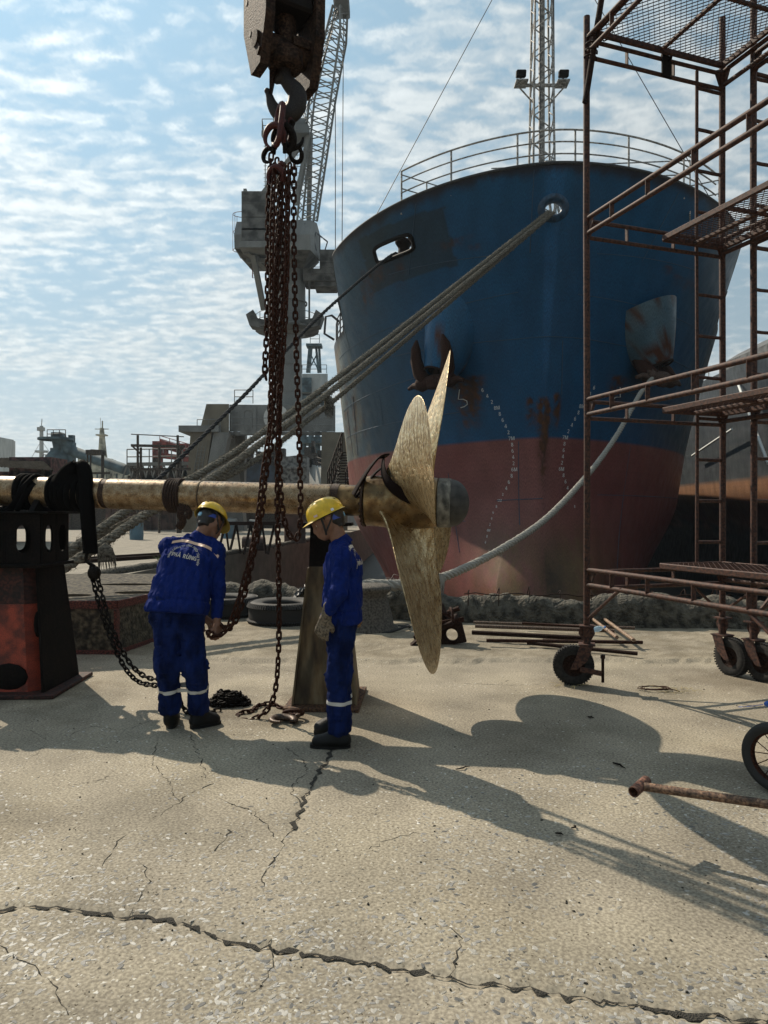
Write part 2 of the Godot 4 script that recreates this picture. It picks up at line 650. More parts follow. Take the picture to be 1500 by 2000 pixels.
func kerb_line() -> Array:
	return [Vector3(-3.3, 0, -12.2), Vector3(-2.3, 0, -11.75), Vector3(-0.6, 0, -10.9), Vector3(1.0, 0, -10.35), Vector3(3.0, 0, -9.95), Vector3(6.0, 0, -9.7), Vector3(8.6, 0, -9.5), Vector3(20, 0, -8.9), Vector3(60, 0, -7.2)]


func kerb() -> void:
	# a lumpy concrete bull rail on the dock edge, its top broken and bulging
	var f := FastNoiseLite.new()
	f.seed = 4
	f.frequency = 1.1
	f.fractal_octaves = 5
	var path := curve(kerb_line().slice(0, 7), 0.045)
	var p := PackedVector3Array()
	var prof := [Vector2(0.05, 0.0), Vector2(0.05, 0.12), Vector2(0.04, 0.22), Vector2(0.02, 0.31), Vector2(-0.03, 0.385), Vector2(-0.1, 0.42), Vector2(-0.18, 0.43), Vector2(-0.27, 0.42), Vector2(-0.34, 0.38), Vector2(-0.4, 0.28), Vector2(-0.42, 0.0), Vector2(-0.42, -1.0)]
	for q in path:
		var lump := 0.07 * f.get_noise_2d(q.x * 1.3, 0.0) + 0.05 * clampf(f.get_noise_2d(q.x * 0.5, 40.0) * 4.0, -1.0, 1.0)
		for w in prof:
			var up: float = w.y * (1.0 + (lump * 2.4 if w.y > 0.2 else 0.0))
			var e := Vector3(q.x, up, q.z + w.x)
			var amp := 0.10 if w.y > 0.3 else 0.05
			p.append(e + Vector3(0, 0.6, 0.8) * f.get_noise_3dv(e * 2.0) * amp + Vector3(0, 0.5, 0.9) * f.get_noise_3dv(e * 9.0) * 0.03)
	var s := Shape.new()
	s.surf(p, path.size(), prof.size(), false, false, true)
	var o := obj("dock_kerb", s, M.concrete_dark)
	tag(o, "lumpy weathered concrete kerb running along the dock edge below the ship", "kerb")
	# bent wire and reinforcing ends that stick out of it
	for i in 9:
		var x := 1.2 + i * 0.43
		var z := -10.3 + 0.08 * (x - 1.2)
		var w := Shape.new()
		w.tube(curve([Vector3(x, 0.28, z + 0.07), Vector3(x + 0.01, 0.43, z + 0.03), Vector3(x + 0.03, 0.5 + 0.03 * (i % 3), z - 0.06), Vector3(x + 0.02, 0.42, z - 0.2)], 0.05), 0.007, 5)
		obj("wire_loop", w, M.rust_dark, o)
	var w := Shape.new()
	var run := []
	for i in 24:
		run.append(Vector3(1.15 + i * 0.16, 0.445 + 0.02 * sin(i * 1.7), -10.27 + 0.013 * i))
	w.tube(run, 0.008, 5)
	obj("wire", w, M.rust_dark, o)


var crack_lines := []
var hit := {}

func near_ground() -> void:
	# the concrete in front of the dock: worn relief, cracks with real depth, a broken step to the older strip along the kerb
	crack_lines = [
		[[Vector3(-1.667, 0.0, -2.882), Vector3(-1.455, 0.0, -2.953), Vector3(-1.273, 0.0, -2.923), Vector3(-1.025, 0.0, -2.871), Vector3(-0.854, 0.0, -2.846), Vector3(-0.582, 0.0, -2.716), Vector3(-0.359, 0.0, -2.646), Vector3(-0.206, 0.0, -2.616), Vector3(0.018, 0.0, -2.554), Vector3(0.232, 0.0, -2.498), Vector3(0.437, 0.0, -2.449), Vector3(0.682, 0.0, -2.387), Vector3(0.914, 0.0, -2.326), Vector3(1.225, 0.0, -2.286), Vector3(1.409, 0.0, -2.268)], 0.03],
		[[Vector3(-0.351, 0.0, -4.909), Vector3(-0.385, 0.0, -4.610), Vector3(-0.428, 0.0, -4.279), Vector3(-0.457, 0.0, -3.877), Vector3(-0.470, 0.0, -3.658)], 0.03, 0.012],
		[[Vector3(-0.470, 0.0, -3.658), Vector3(-0.507, 0.0, -3.463), Vector3(-0.512, 0.0, -3.335), Vector3(-0.529, 0.0, -3.217), Vector3(-0.507, 0.0, -2.984)], 0.010],
		[[Vector3(-1.683, 0.0, -4.404), Vector3(-1.749, 0.0, -4.295), Vector3(-1.908, 0.0, -4.239)], 0.008],
		[[Vector3(-1.215, 0.0, -3.780), Vector3(-1.151, 0.0, -3.979), Vector3(-1.100, 0.0, -4.161), Vector3(-1.009, 0.0, -4.279)], 0.008],
		[[Vector3(-1.291, 0.0, -3.287), Vector3(-1.308, 0.0, -3.489), Vector3(-1.282, 0.0, -3.589)], 0.008],
		[[Vector3(-1.415, 0.0, -5.214), Vector3(-1.215, 0.0, -4.725), Vector3(-1.090, 0.0, -4.362)], 0.009],
		[[Vector3(-1.620, 0.0, -5.155), Vector3(-1.488, 0.0, -4.629), Vector3(-1.284, 0.0, -4.279), Vector3(-1.151, 0.0, -3.979)], 0.007],
		[[Vector3(-0.810, 0.0, -3.436), Vector3(-0.782, 0.0, -3.589), Vector3(-0.786, 0.0, -3.670)], 0.012],
		[[Vector3(-2.630, 0.0, -5.336), Vector3(-2.376, 0.0, -5.040), Vector3(-2.329, 0.0, -4.725)], 0.007],
		[[Vector3(-0.074, 0.0, -3.436), Vector3(0.025, 0.0, -3.544), Vector3(0.207, 0.0, -3.629)], 0.006],
		[[Vector3(-0.429, 0.0, -2.733), Vector3(-0.400, 0.0, -2.520), Vector3(-0.472, 0.0, -2.362)], 0.006],
		[[Vector3(-0.669, 0.0, -4.930), Vector3(-0.486, 0.0, -4.536), Vector3(-0.540, 0.0, -4.200), Vector3(-0.455, 0.0, -3.979)], 0.008],
		[[Vector3(-2.283, 0.0, -5.155), Vector3(-2.199, 0.0, -5.400), Vector3(-1.944, 0.0, -5.336), Vector3(-1.800, 0.0, -5.600)], 0.007],
		[[Vector3(-0.926, 0.0, -4.050), Vector3(-0.686, 0.0, -3.844), Vector3(-0.532, 0.0, -3.544)], 0.007],
		[[Vector3(-1.429, 0.0, -2.668), Vector3(-1.206, 0.0, -2.520), Vector3(-1.025, 0.0, -2.314)], 0.006],
		[[Vector3(-1.025, 0.0, -2.871), Vector3(-1.035, 0.0, -3.150), Vector3(-1.144, 0.0, -3.335)], 0.006],
		[[Vector3(0.232, 0.0, -2.498), Vector3(0.286, 0.0, -2.668), Vector3(0.243, 0.0, -2.835)], 0.006],
		[[Vector3(-1.732, 0.0, -7.821), Vector3(-0.993, 0.0, -7.316), Vector3(-0.540, 0.0, -6.873)], 0.006],
		[[Vector3(0.725, 0.0, -6.770), Vector3(1.246, 0.0, -6.710), Vector3(1.805, 0.0, -6.831)], 0.008],
	]
	var f := FastNoiseLite.new()
	f.seed = 17
	f.frequency = 0.9
	f.fractal_octaves = 4
	var g := FastNoiseLite.new()
	g.seed = 18
	g.frequency = 9.0
	g.fractal_octaves = 4
	var zs := [1.3]
	while zs[-1] < 10.2:
		zs.append(zs[-1] + clampf(zs[-1] * 0.0075, 0.012, 0.06))
	zs.append(10.6)
	zs.append(12.4)
	var nx := 380
	hit = {}
	# which cells lie near a crack
	for cl in crack_lines:
		if cl[1] < 0.014:
			continue
		var pts: Array = curve(cl[0], 0.02)
		for q in pts:
			var wob := Vector3(g.get_noise_2d(q.x * 1.5, q.z * 1.5), 0, g.get_noise_2d(q.z * 1.5 + 9.0, q.x * 1.5)) * 0.035
			var e: Vector3 = q + wob
			var key := Vector2i(floori(e.x * 5.0), floori(e.z * 5.0))
			for ox in [-1, 0, 1]:
				for oz in [-1, 0, 1]:
					var kk := key + Vector2i(ox, oz)
					if not hit.has(kk):
						hit[kk] = []
					hit[kk].append([e, cl[1] * (0.55 + 0.9 * absf(g.get_noise_2d(e.x * 2.0, e.z * 2.0)) + 0.3 * g.get_noise_2d(e.x * 0.4, e.z)), cl[2] if cl.size() > 2 else 0.012])
	var p := PackedVector3Array()
	var cols := PackedColorArray()
	for z: float in zs:
		for i in nx:
			# closer columns near the camera
			var t := (i / (nx - 1.0)) * 2.0 - 1.0
			var half := lerpf(2.2, 8.75, clampf((z - 1.3) / 9.0, 0.0, 1.0))
			var x := -0.25 + signf(t) * (half * minf(absf(t) / 0.9, 1.0) + maxf(absf(t) - 0.9, 0.0) / 0.1 * (8.75 - half))
			var edge := clampf(minf(minf(x + 9.0, 8.5 - x), z - 1.3) * 2.0, 0.0, 1.0)
			var y := (0.0018 * f.get_noise_2d(x, z) + 0.0008 * g.get_noise_2d(x, z)) * edge
			var step := z - (7.72 + 0.14 * f.get_noise_2d(x * 1.2, 3.0) + 0.05 * g.get_noise_2d(x, 5.0) - 0.06 * minf(x + 1.0, 0.0))
			y += smoothstep(0.0, 0.05, step) * (0.032 + 0.012 * f.get_noise_2d(x, z * 0.3 + 20.0)) * edge
			y += (smoothstep(0.0, 0.3, step) * 0.007 * g.get_noise_2d(x * 0.6, z * 0.6)) * edge
			y -= smoothstep(0.09, 0.0, absf(step + 0.05)) * 0.008 * maxf(0.0, f.get_noise_2d(x * 2.0, 30.0) + 0.2) * edge
			var cell = hit.get(Vector2i(floori(x * 5.0), floori(-z * 5.0)))
			if cell:
				var here := Vector3(x, 0, -z)
				var deep := 0.0
				for e in cell:
					var r: float = here.distance_to(e[0]) / e[1]
					if r < 1.5:
						deep = maxf(deep, smoothstep(1.3, 0.35, r) * e[2])
				y -= deep
			p.append(Vector3(x, y, -z))
			cols.append(ground_tint(x, z, step, f, g))
	var s := Shape.new()
	s.tinted = true
	s.surf(p, zs.size(), nx, false, false, true, cols)
	struct("ground", s, ground_material(), "pale sandy concrete with pebbles, cracked and worn, in front of the dock")
	# dark soil strips in the cracks, painting in the shade of their depth
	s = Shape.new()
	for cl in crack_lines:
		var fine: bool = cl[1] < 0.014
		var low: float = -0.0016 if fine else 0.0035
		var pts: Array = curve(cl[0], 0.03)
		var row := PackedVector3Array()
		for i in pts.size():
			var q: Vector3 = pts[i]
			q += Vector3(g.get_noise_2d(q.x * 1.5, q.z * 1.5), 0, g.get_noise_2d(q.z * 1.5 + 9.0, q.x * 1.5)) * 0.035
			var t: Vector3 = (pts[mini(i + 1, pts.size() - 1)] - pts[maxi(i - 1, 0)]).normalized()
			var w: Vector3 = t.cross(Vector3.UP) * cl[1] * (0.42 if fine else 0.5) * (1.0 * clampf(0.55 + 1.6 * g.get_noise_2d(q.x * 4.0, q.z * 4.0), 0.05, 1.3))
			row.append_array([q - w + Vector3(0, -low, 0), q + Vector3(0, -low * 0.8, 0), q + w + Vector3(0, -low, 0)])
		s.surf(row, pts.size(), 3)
	struct("crack_shade", s, M.soil, "dark soil strips along the concrete cracks, painting in the shade inside them", "stuff")
	chips(f)


# oil and rust dropped on the concrete: place, size, strength
var spills := [[-3.3, 6.4, 0.85, 0.5], [-1.35, 5.8, 0.35, 0.4], [-0.5, 6.0, 0.6, 0.45], [1.1, 5.2, 0.5, 0.22], [0.75, 4.75, 0.4, 0.2], [1.75, 6.7, 0.4, 0.4], [3.3, 6.9, 0.6, 0.4], [-0.75, 5.6, 0.3, 0.35], [2.5, 4.6, 0.5, 0.22], [-1.9, 3.7, 0.35, 0.2], [0.5, 3.0, 0.3, 0.14], [-2.6, 5.3, 0.5, 0.22]]

func ground_tint(x: float, z: float, step: float, f: FastNoiseLite, g: FastNoiseLite) -> Color:
	var n1 := f.get_noise_2d(x * 0.7 + 7.0, z * 0.7)
	var n2 := f.get_noise_2d(x * 3.0 + 70.0, z * 3.0)
	var n3 := g.get_noise_2d(x * 1.6, z * 1.6)
	var c := Color(1, 1, 1).lerp(Color(0.86, 0.86, 0.87), clampf(n1 * 1.4 + n2 * 0.5, 0.0, 1.0))
	c = c.lerp(Color(1.05, 1.03, 0.97), clampf(-n1 * 1.2, 0.0, 1.0))
	c = c.lerp(Color(0.62, 0.6, 0.56), smoothstep(0.05, 0.2, step) * clampf(0.62 + 0.8 * n2 + 0.6 * n3, 0.1, 1.0))
	for q in spills:
		var d: float = Vector2(x - q[0], (z - q[1]) * 1.1).length() / q[2]
		if d < 1.4:
			c = c.lerp(Color(0.3, 0.26, 0.22), clampf(smoothstep(1.15, 0.35, d + 0.55 * n2 + 0.25 * n3) * q[3], 0.0, 0.8))
	return c


func ground_material() -> StandardMaterial3D:
	# sand-coloured cement with stone chips down to a few millimetres
	var rng := RandomNumberGenerator.new()
	rng.seed = 77
	var size := 2048
	var fn := FastNoiseLite.new()
	fn.seed = 3
	fn.frequency = 0.11
	fn.fractal_octaves = 4
	var im: Image = fn.get_seamless_image(size, size)
	im.convert(Image.FORMAT_RGB8)
	var g2 := FastNoiseLite.new()
	g2.seed = 8
	g2.frequency = 0.006
	g2.fractal_octaves = 4
	var patch: Image = g2.get_seamless_image(256, 256)
	var bump := Image.create(size, size, false, Image.FORMAT_L8)
	bump.fill(Color(0.5, 0.5, 0.5))
	# grey noise to cement colour
	var data := im.get_data()
	var pd := patch.get_data()
	var lut := []
	for i in 256:
		var t := clampf((i / 255.0 - 0.5) * 1.2 + 0.5, 0.0, 1.0)
		lut.append(Color(0.47, 0.44, 0.39).lerp(Color(0.715, 0.68, 0.605), t))
	for i in size * size:
		var cc: Color = lut[data[i * 3]]
		data[i * 3] = cc.r8
		data[i * 3 + 1] = cc.g8
		data[i * 3 + 2] = cc.b8
	# sand grains, single pixels light and dark
	for k in 420000:
		var i := rng.randi_range(0, size * size - 1) * 3
		var g := rng.randf_range(0.72, 1.2)
		for e in 3:
			data[i + e] = clampi(int(data[i + e] * g), 0, 255)
	im = Image.create_from_data(size, size, false, Image.FORMAT_RGB8, data)
	for k in 15000:
		var cx := rng.randi_range(0, size - 1)
		var cy := rng.randi_range(0, size - 1)
		var pv: float = pd[(cy / 8) * 256 + cx / 8] / 255.0
		if rng.randf() > smoothstep(0.3, 0.7, pv) + 0.12:
			continue
		var r := 1.2 + 3.6 * pow(rng.randf(), 3.0)
		var an := rng.randf() * PI
		var asp := rng.randf_range(0.45, 0.9)
		var tone := rng.randf()
		var col := Color(0.74, 0.72, 0.67).lerp(Color(0.86, 0.85, 0.82), rng.randf())
		if tone < 0.18:
			col = Color(0.36, 0.35, 0.33)
		elif tone < 0.4:
			col = Color(0.58, 0.58, 0.56)
		var sd := rng.randf() * 9.0
		for oy in range(-ceili(r), ceili(r) + 1):
			for ox in range(-ceili(r), ceili(r) + 1):
				var q := Vector2(ox, oy).rotated(an)
				q.y /= asp
				var rr := q.length() / (r * (0.8 + 0.2 * sin(q.angle() * 3.0 + sd)))
				if rr < 1.0:
					im.set_pixel(posmod(cx + ox, size), posmod(cy + oy, size), col)
					bump.set_pixel(posmod(cx + ox, size), posmod(cy + oy, size), Color(0.8, 0.8, 0.8))
	for k in 7000:
		var cx := rng.randi_range(0, size - 1)
		var cy := rng.randi_range(0, size - 1)
		for j in rng.randi_range(2, 12):
			cx += rng.randi_range(-1, 1)
			cy += rng.randi_range(-1, 1)
			im.set_pixel(posmod(cx, size), posmod(cy, size), Color(0.3, 0.27, 0.22))
			bump.set_pixel(posmod(cx, size), posmod(cy, size), Color(0.1, 0.1, 0.1))
	var m := StandardMaterial3D.new()
	m.albedo_texture = ImageTexture.create_from_image(im)
	m.roughness = 0.93
	m.metallic_specular = 0.3
	m.uv1_triplanar = true
	m.uv1_world_triplanar = true
	m.uv1_scale = Vector3.ONE * 0.21
	m.heightmap_enabled = true
	m.heightmap_texture = ImageTexture.create_from_image(bump)
	m.heightmap_scale = 0.35
	m.vertex_color_use_as_albedo = true
	m.detail_enabled = true
	m.detail_blend_mode = BaseMaterial3D.BLEND_MODE_MUL
	m.detail_albedo = tex.soft
	m.detail_uv_layer = BaseMaterial3D.DETAIL_UV_2
	m.uv2_triplanar = true
	m.uv2_world_triplanar = true
	m.uv2_scale = Vector3.ONE * 0.17
	return m


func chips(f: FastNoiseLite) -> void:
	# flat angular stones of the aggregate, worn level with the cement
	var rng := RandomNumberGenerator.new()
	rng.seed = 5
	var s := Shape.new()
	var ring := []
	for i in 7:
		var an := TAU * i / 7.0
		ring.append(Vector3(cos(an), 0, sin(an) * 0.62) * rng.randf_range(0.75, 1.15))
	var top := ring.map(func(q): return q * 0.78 + Vector3(0, 0.16, 0))
	s.face(top, Vector3.UP)
	for i in 7:
		var j := (i + 1) % 7
		s.face([ring[i], ring[j], top[j], top[i]], ring[i] + Vector3(0, 0.5, 0))
	var xs := []
	var cs := []
	while xs.size() < 17000:
		var z := 2.1 + 4.9 * pow(rng.randf(), 1.7)
		var x := rng.randf_range(-0.62, 0.62) * (z + 0.4)
		if hit.has(Vector2i(floori(x * 5.0), floori(-z * 5.0))):
			var clear := true
			for e in hit[Vector2i(floori(x * 5.0), floori(-z * 5.0))]:
				if Vector3(x, 0, -z).distance_to(e[0]) < e[1] * 1.4:
					clear = false
			if not clear:
				continue
		var dense := f.get_noise_2d(x * 0.9 + 50.0, z * 0.9) + 0.25 * (3.4 - z)
		if rng.randf() > smoothstep(-0.35, 0.6, dense):
			continue
		var r := 0.003 + 0.015 * pow(rng.randf(), 3.4)
		var b := Basis(Vector3.UP, rng.randf() * TAU) * Basis(Vector3.RIGHT, rng.randf_range(-0.1, 0.1)) * Basis.from_scale(Vector3(r, r * 0.5, r * rng.randf_range(0.6, 1.1)))
		xs.append(Transform3D(b, Vector3(x, 0.0018 * f.get_noise_2d(x, z) - 0.0002, -z)))
		var t := rng.randf()
		var c := Color(0.34, 0.315, 0.26).lerp(Color(0.58, 0.56, 0.51), rng.randf())
		if t < 0.16:
			c = Color(0.12, 0.12, 0.115)
		elif t < 0.45:
			c = Color(0.3, 0.29, 0.27)
		cs.append(c)
	var mm := MultiMesh.new()
	mm.transform_format = MultiMesh.TRANSFORM_3D
	mm.use_colors = true
	mm.mesh = s.mesh()
	mm.instance_count = xs.size()
	for i in xs.size():
		mm.set_instance_transform(i, xs[i])
		mm.set_instance_color(i, cs[i])
	var o := MultiMeshInstance3D.new()
	o.name = "stone_chips"
	o.multimesh = mm
	o.material_override = mat(Color(1, 1, 1), 0.6, 0.0, {tinted = true, tex = "grain", scale = 9.0})
	o.set_meta("kind", "stuff")
	o.set_meta("label", "pale angular stone chips set flush in the concrete")
	add_child(o)

# ---- the ship in the dock, bow towards us
const STEM := Vector3(5.07, 0, -22.9)
const BOOT := 4.03
var fore := Vector3.ZERO
var aft := Vector3(0.085, 0, -1).normalized()
var starb := Vector3(1, 0, 0.085).normalized()

func stem_s(y: float) -> float:
	var s := -0.036 * pow(maxf(y - 1.5, 0.0), 1.9)
	s -= 1.3 * exp(-pow((y + 2.0) / 2.0, 2.0))
	return s


func hull_b(t: float, y: float) -> float:
	var l := 0.0
	var q := 0.0
	if y < 4.0:
		var k := clampf((y + 3.0) / 7.0, 0.0, 1.0)
		l = lerpf(16.0, 13.0, k)
		q = lerpf(1.0, 0.75, k)
	else:
		var k := clampf((y - 4.0) / 7.4, 0.0, 1.0)
		l = lerpf(13.0, 8.0, k)
		q = lerpf(0.75, 0.556, k)
	var u := clampf(1.0 - t / l, 0.0, 1.0)
	var wide := 7.95 - 2.0 * smoothstep(2.2, -2.6, y)
	var b := wide * pow(1.0 - pow(u, 1.8), q)
	b += 1.25 * exp(-pow((y + 1.2) / 1.9, 2.0)) * exp(-t / 2.2) * pow(clampf(t / 0.6, 0.0, 1.0), 0.5)
	return b


func deck_y(t: float) -> float:
	if t < 5.3:
		return 11.4 - 0.075 * t
	return lerpf(11.0, 8.7, smoothstep(5.3, 6.2, t)) - 0.01 * maxf(t - 6.3, 0.0)


func hull_pt(t: float, y: float, side: float) -> Vector3:
	return STEM + Vector3(0, y, 0) + aft * (t + stem_s(y)) + starb * (side * hull_b(t, y))


func hull_n(t: float, y: float, side: float) -> Vector3:
	var e := maxf(0.002, t * 0.02)
	var a := hull_pt(t + e, y, side) - hull_pt(maxf(t - e, 0.0), y, side)
	var b := hull_pt(t, y + 0.05, side) - hull_pt(t, y - 0.05, side)
	var g := a.cross(b).normalized()
	return g if g.dot(starb * side - aft * 0.6) > 0.0 else -g


func hull_at(lat: float, y: float) -> Array:
	# t on the hull at a sideways distance from the middle line
	var lo := 0.0
	var hi := 13.0
	for i in 40:
		var m := (lo + hi) * 0.5
		if hull_b(m, y) < absf(lat):
			lo = m
		else:
			hi = m
	return [lo, y, -1.0 if lat < 0.0 else 1.0]


func on_hull(lat: float, y: float, off := 0.0) -> Vector3:
	var h := hull_at(lat, y)
	return hull_pt(h[0], h[1], h[2]) + hull_n(h[0], h[1], h[2]) * off


func in_hole(t: float, y: float, side: float, grow := 0.0) -> bool:
	if side < 0.0 and pow(absf(t - 2.36) / (0.6 + grow), 5.0) + pow(absf(y - 10.22) / (0.22 + grow), 5.0) < 1.0:
		return true
	var b := hull_b(t, y)
	return pow(b / (0.25 + grow), 2.6) + pow(absf(y - 10.37) / (0.18 + grow), 2.6) < 1.0


# rust that has run down the plates: sideways place, top, length, width, strength
var runs := [
	[0.0, 4.05, 1.35, 0.13, 1.9], [-0.42, 5.2, 0.8, 0.09, 1.8], [0.4, 5.3, 0.9, 0.09, 1.8], [-0.05, 5.15, 1.1, 0.15, 1.7], [0.12, 5.0, 0.7, 0.07, 1.6], [0.03, 4.6, 0.7, 0.1, 1.6], [-0.3, 4.9, 0.5, 0.1, 0.5], [0.28, 4.85, 0.5, 0.09, 0.5],
	[-2.3, 6.0, 1.5, 0.32, 1.7], [-2.75, 6.1, 0.8, 0.2, 1.0], [2.5, 6.0, 1.1, 0.25, 1.2], [-5.7, 9.95, 0.9, 0.12, 0.9], [-5.3, 9.9, 0.6, 0.3, 0.5], [-4.6, 9.95, 0.8, 0.2, 0.4], [-6.0, 9.95, 1.5, 0.1, 0.6],
	[-2.9, 10.0, 0.25, 0.4, 0.6], [-2.2, 9.75, 0.15, 0.2, 0.6], [-6.9, 6.5, 2.6, 0.12, 0.7], [-7.3, 7.5, 3.6, 0.1, 0.8], [-7.5, 6.2, 2.2, 0.14, 0.7], [-6.4, 5.8, 1.6, 0.08, 0.5], [-7.05, 5.2, 1.2, 0.1, 0.5], [4.6, 9.2, 0.3, 0.5, 0.4], [3.9, 9.35, 0.2, 0.2, 0.6], [7.2, 8.0, 2.5, 0.12, 0.6],
	[1.2, 10.35, 0.25, 0.06, 0.5], [1.45, 10.2, 0.2, 0.05, 0.5],
]

func hull_color(t: float, y: float, side: float, f: FastNoiseLite) -> Color:
	var lat := hull_b(t, y) * side
	var n1 := f.get_noise_3d(lat * 0.35, y * 0.35, t * 0.2)
	var n2 := f.get_noise_3d(lat * 2.2, y * 0.5, side * 7.0)
	var n3 := f.get_noise_3d(lat * 7.0, y * 6.0, 3.0)
	var c := Color(0.016, 0.118, 0.265)
	if y < BOOT:
		c = Color(0.29, 0.092, 0.085).lerp(Color(0.33, 0.13, 0.115), clampf(n1 + 0.5, 0.0, 1.0))
		var up := smoothstep(2.4, -0.5, y + 0.9 * n2)
		var mid := exp(-pow(lat / 2.6, 2.0))
		c = c.lerp(Color(0.16, 0.095, 0.04), clampf(up * mid * (0.75 + n2 * 1.2), 0.0, 0.9))
		c = c.lerp(Color(0.05, 0.03, 0.018), clampf(smoothstep(1.0, -0.8, y) * exp(-pow((lat - 0.25) / 0.33, 2.0)) * (0.9 + n3), 0.0, 0.9))
		c = c.lerp(Color(0.22, 0.14, 0.06), clampf(smoothstep(1.6, 0.0, y) * exp(-pow((absf(lat) - 1.2) / 0.7, 2.0)) * (0.5 + n3), 0.0, 0.7))
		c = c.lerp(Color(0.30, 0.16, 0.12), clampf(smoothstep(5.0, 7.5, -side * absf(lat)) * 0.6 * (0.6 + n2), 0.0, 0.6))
	else:
		c = c.lerp(Color(0.016, 0.09, 0.20), clampf(n1 * 0.9 + 0.1, 0.0, 0.5))
		# greyer towards the shoulders
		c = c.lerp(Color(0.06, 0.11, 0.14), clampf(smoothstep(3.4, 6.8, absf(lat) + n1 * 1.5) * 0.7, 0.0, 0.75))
		var worn := smoothstep(6.3, 7.6, absf(lat) + 0.5 * n2 - (y - 6.5) * 0.12) * (1.0 if side < 0.0 else 0.35)  # chalky wear plus grazing sunlight on the left flank, put into the colour
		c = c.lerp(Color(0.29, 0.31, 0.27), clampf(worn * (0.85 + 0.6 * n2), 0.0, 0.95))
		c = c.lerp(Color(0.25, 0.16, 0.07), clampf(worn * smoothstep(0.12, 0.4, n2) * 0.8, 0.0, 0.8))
		# a darker repainted patch round the mooring window
		if side < 0.0 and absf(t - 2.2) < 1.25 + 0.1 * n3 and y > 9.3 and y < 10.85:
			c = c.lerp(Color(0.035, 0.05, 0.052), 0.65)
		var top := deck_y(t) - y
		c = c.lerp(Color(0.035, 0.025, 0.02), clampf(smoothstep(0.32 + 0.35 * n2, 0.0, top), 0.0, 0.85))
	for r in runs:
		var dx := absf(lat - r[0] - 0.05 * n2)
		if dx < r[3] * 2.0 and y < r[1] + 0.2 and y > r[1] - r[2] * 1.5:
			var along: float = (r[1] - y) / r[2]
			var k: float = r[4] * exp(-pow(dx / r[3], 2.0)) * smoothstep(-0.12, 0.05, along) * smoothstep(1.4, 0.3, along) * (0.75 + 1.3 * n3 + 0.5 * n2)
			c = c.lerp(Color(0.045, 0.022, 0.014).lerp(Color(0.16, 0.06, 0.022), clampf(n3 + 0.4, 0.0, 1.0)), clampf(k, 0.0, 0.97))
	return c


func hull_part(y0: float, deck: bool, rows: int, f: FastNoiseLite) -> Shape:
	var s := Shape.new()
	s.tinted = true
	var ts := []
	var m := 150
	for i in m + 1:
		ts.append(13.5 * pow(i / float(m), 3.0))
	ts.append_array([16.0, 22.0, 30.0, 45.0, 60.0, 75.0])
	for side in [-1.0, 1.0]:
		var base := s.v.size()
		var grid := []
		for i in ts.size():
			for j in rows + 1:
				var t: float = ts[i]
				var top := deck_y(t) if deck else BOOT
				var y: float = lerpf(y0, top, j / float(rows))
				var nn := hull_n(t, y, side)
				if t < 0.02:
					nn = nn.lerp(-aft, smoothstep(0.02, 0.0, t) * (1.0 if y > 6.0 else 0.4)).normalized()
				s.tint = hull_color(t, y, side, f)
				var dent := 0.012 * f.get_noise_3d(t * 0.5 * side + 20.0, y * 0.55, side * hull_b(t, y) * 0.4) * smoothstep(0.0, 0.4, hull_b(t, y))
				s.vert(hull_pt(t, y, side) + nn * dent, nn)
				grid.append(Vector2(t, y))
		for i in ts.size() - 1:
			for j in rows:
				var a := i * (rows + 1) + j
				var mid: Vector2 = (grid[a] + grid[a + rows + 2]) * 0.5
				if in_hole(mid.x, mid.y, side):
					continue
				s.tri(base + a, base + a + rows + 1, base + a + rows + 2)
				s.tri(base + a, base + a + rows + 2, base + a + 1)
	return s


func mark(text: String, at: Vector3, nn: Vector3, high: float, m: Material, parent: Node, called := "draft_mark") -> void:
	var t := TextMesh.new()
	var sf := SystemFont.new()
	sf.font_names = PackedStringArray(["Droid Sans"])
	t.font = sf
	t.text = text
	t.font_size = 32
	t.pixel_size = high / 23.0
	t.depth = 0.004
	t.curve_step = 4.0
	var o := obj(called, t, m, parent)
	var x := Vector3.UP.cross(nn).normalized()
	o.transform = Transform3D(Basis(x, nn.cross(x), nn), at)


